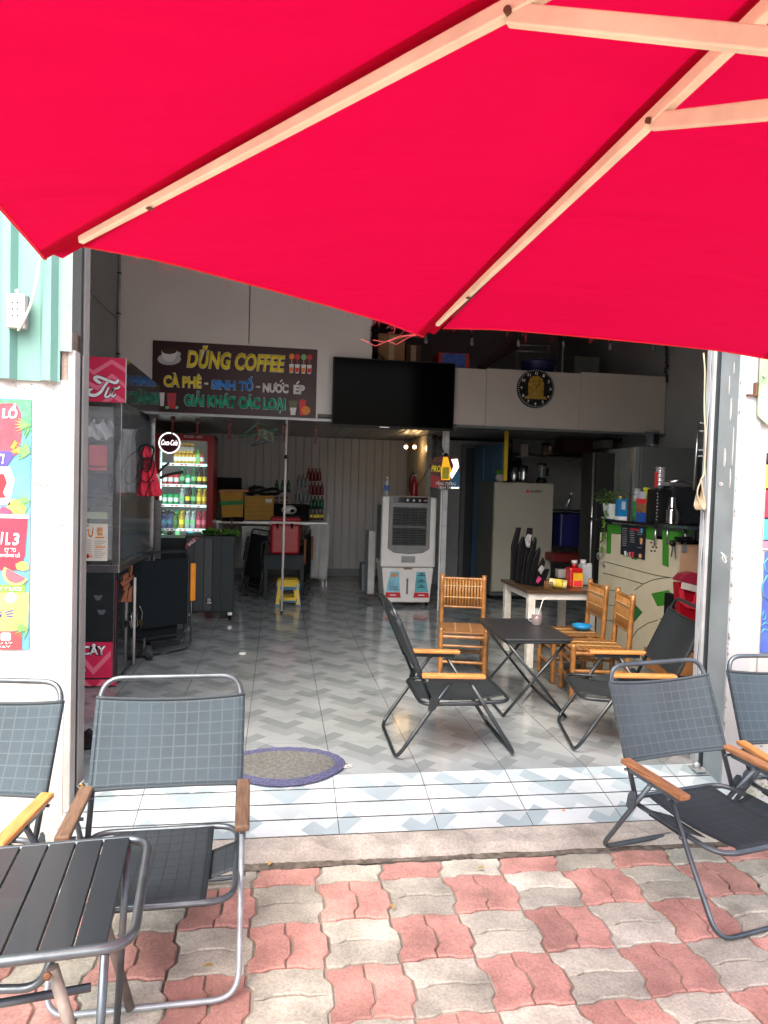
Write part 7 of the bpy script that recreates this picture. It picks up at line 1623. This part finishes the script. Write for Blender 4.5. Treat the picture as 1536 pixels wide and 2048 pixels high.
for k in range(14): x = .285+rg.uniform(0, .03); y = -.04+rg.uniform(-.02, .02); mb.tube([(x, y, .01), (x+rg.uniform(.0, .03), y+rg.uniform(-.02, .02), .012)], .0012, 4)
mb.build('frayed_end', mat('fray', (.7, .65, .6), .9), mtc)
# small litter
def litter(name, label, cat, px, py, z, m, fn): t = thing(name, label, cat, PZ(px, py, z)); fn(t, m); return t
litter('litter', 'small white plastic cup lid lying on the dark tiles inside', 'scrap', 485, 1309, .004, white_plastic, lambda t, m: MB().lathe((0, 0, 0), [(.02, 0), (.03, .003), (.026, .014), (.01, .016)], 16).build('lid', m, t))  # loose cup lid lying on the tiles
shoe_ = thing('sandal', 'dark sandal at the left jamb inside the entrance', 'sandal', PZ(176, 1486, .0), R(10)); mb = MB(); mb.prism([(-.05, -.10), (.03, -.11), (.05, 0), (.04, .10), (-.03, .12), (-.055, .02)], (0, 0, .002), (1, 0, 0), (0, 1, 0), (0, 0, 1), 0, .022); mb.build('sole', black_plastic, shoe_, bevel=.008); MB().tube([(-.05, .02, .02), (0, .03, .06), (.045, .02, .02)], .012, 8, flat=(1.6, .5)).build('strap', black_plastic, shoe_)
lf_m = mat('dry_leaf', (.45, .30, .08), .8, var=.3)
def leaf_l(t, m):
    mb = MB(); mb.sheet(lambda u, v: Vector((-.016+u*.032, (v-.5)*.014*math.sin(math.pi*(u*.9+.05)), .004+.004*math.sin(u*3))), 6, 3); mb.build('leaf', m, t)
for i, (px, py, lab) in enumerate(((416, 1934, 'yellow curled leaf on a grey paver in front of the left armchair'), (540, 1729, 'tan dry leaf where the pavers meet the concrete strip'), (784, 1815, 'pale dry leaf on a grey paver in the middle'), (962, 1738, 'dry leaf beside the third red paver of the first row'))):
    t = litter('dry_leaf', lab, 'leaf', px, py, FZ+.006, lf_m, leaf_l); t.rotation_euler.z = i*1.1; t['group'] = 'dry leaves on the pavement'
litter('litter', 'tiny red scrap on the concrete strip', 'scrap', 452, 1735, FZ+.008, red_ink, lambda t, m: MB().ball((0, 0, .003), .006, 6).build('scrap', m, t))
litter('litter', 'tiny orange scrap on the tiled slope', 'scrap', 1127, 1620, slope(-.3)+.002, orange_ink, lambda t, m: MB().box(-.006, .006, -.004, .004, 0, .002).build('scrap', m, t))
litter('litter', 'small turquoise stain on the tiled slope', 'stain', 899, 1630, slope(-.33)+.001, mat('turquoise', (.05, .5, .45), .6), lambda t, m: MB().ball((0, 0, 0), .006, 8, (.7, 2, .15)).build('stain', m, t))
litter('litter', 'green bead-like leaf on the tiled slope under the right armchair', 'leaf', 1319, 1627, slope(-.3)+.003, leafm, lambda t, m: MB().ball((0, 0, .003), .008, 8, (1.3, .8, .4)).build('leaf', m, t))
t = thing('floor_bolt', 'steel shutter bolt plate at the foot of the right rail', 'bolt plate', (2.245, -.045, slope(-.045))); MB().box(-.03, .03, -.05, .03, .001, .008).build('plate', dull_metal, t, bevel=.002); MB().lathe((0, 0, .008), [(.018, 0), (.018, .02), (.006, .03)], 14).build('boss', dull_metal, t)
t = thing('floor_bolt', 'rusty bolt with wire at the foot of the left pillar', 'bolt plate', (-.69, -.05, slope(-.05))); MB().lathe((0, 0, 0), [(.016, 0), (.016, .02), (.006, .035)], 14).build('boss', brass, t); MB().tube([(0, 0, .02), (.015, -.02, .05), (-.01, -.03, .03), (.012, -.03, .01)], .003).build('wire', white_plastic, t)

t = thing('conduit', 'thin grey conduit running down the inner left corner above the red sign', 'conduit')
MB().cyl((-1.478, 4.17, 2.15), (-1.478, 4.17, 4.4), .012).build('pipe', dull_metal, t)
for z in (2.6, 3.0, 3.4): MB().box(-1.495, -1.462, 4.155, 4.19, z, z+.012).build('clip', black_metal, t)
t = thing('conduit', 'slanting thin conduit crossing the grey left wall', 'conduit'); a, b = PX(166, 570, -1.49), PX(236, 637, -1.49); MB().cyl(a, b, .011).build('pipe', dull_metal, t)
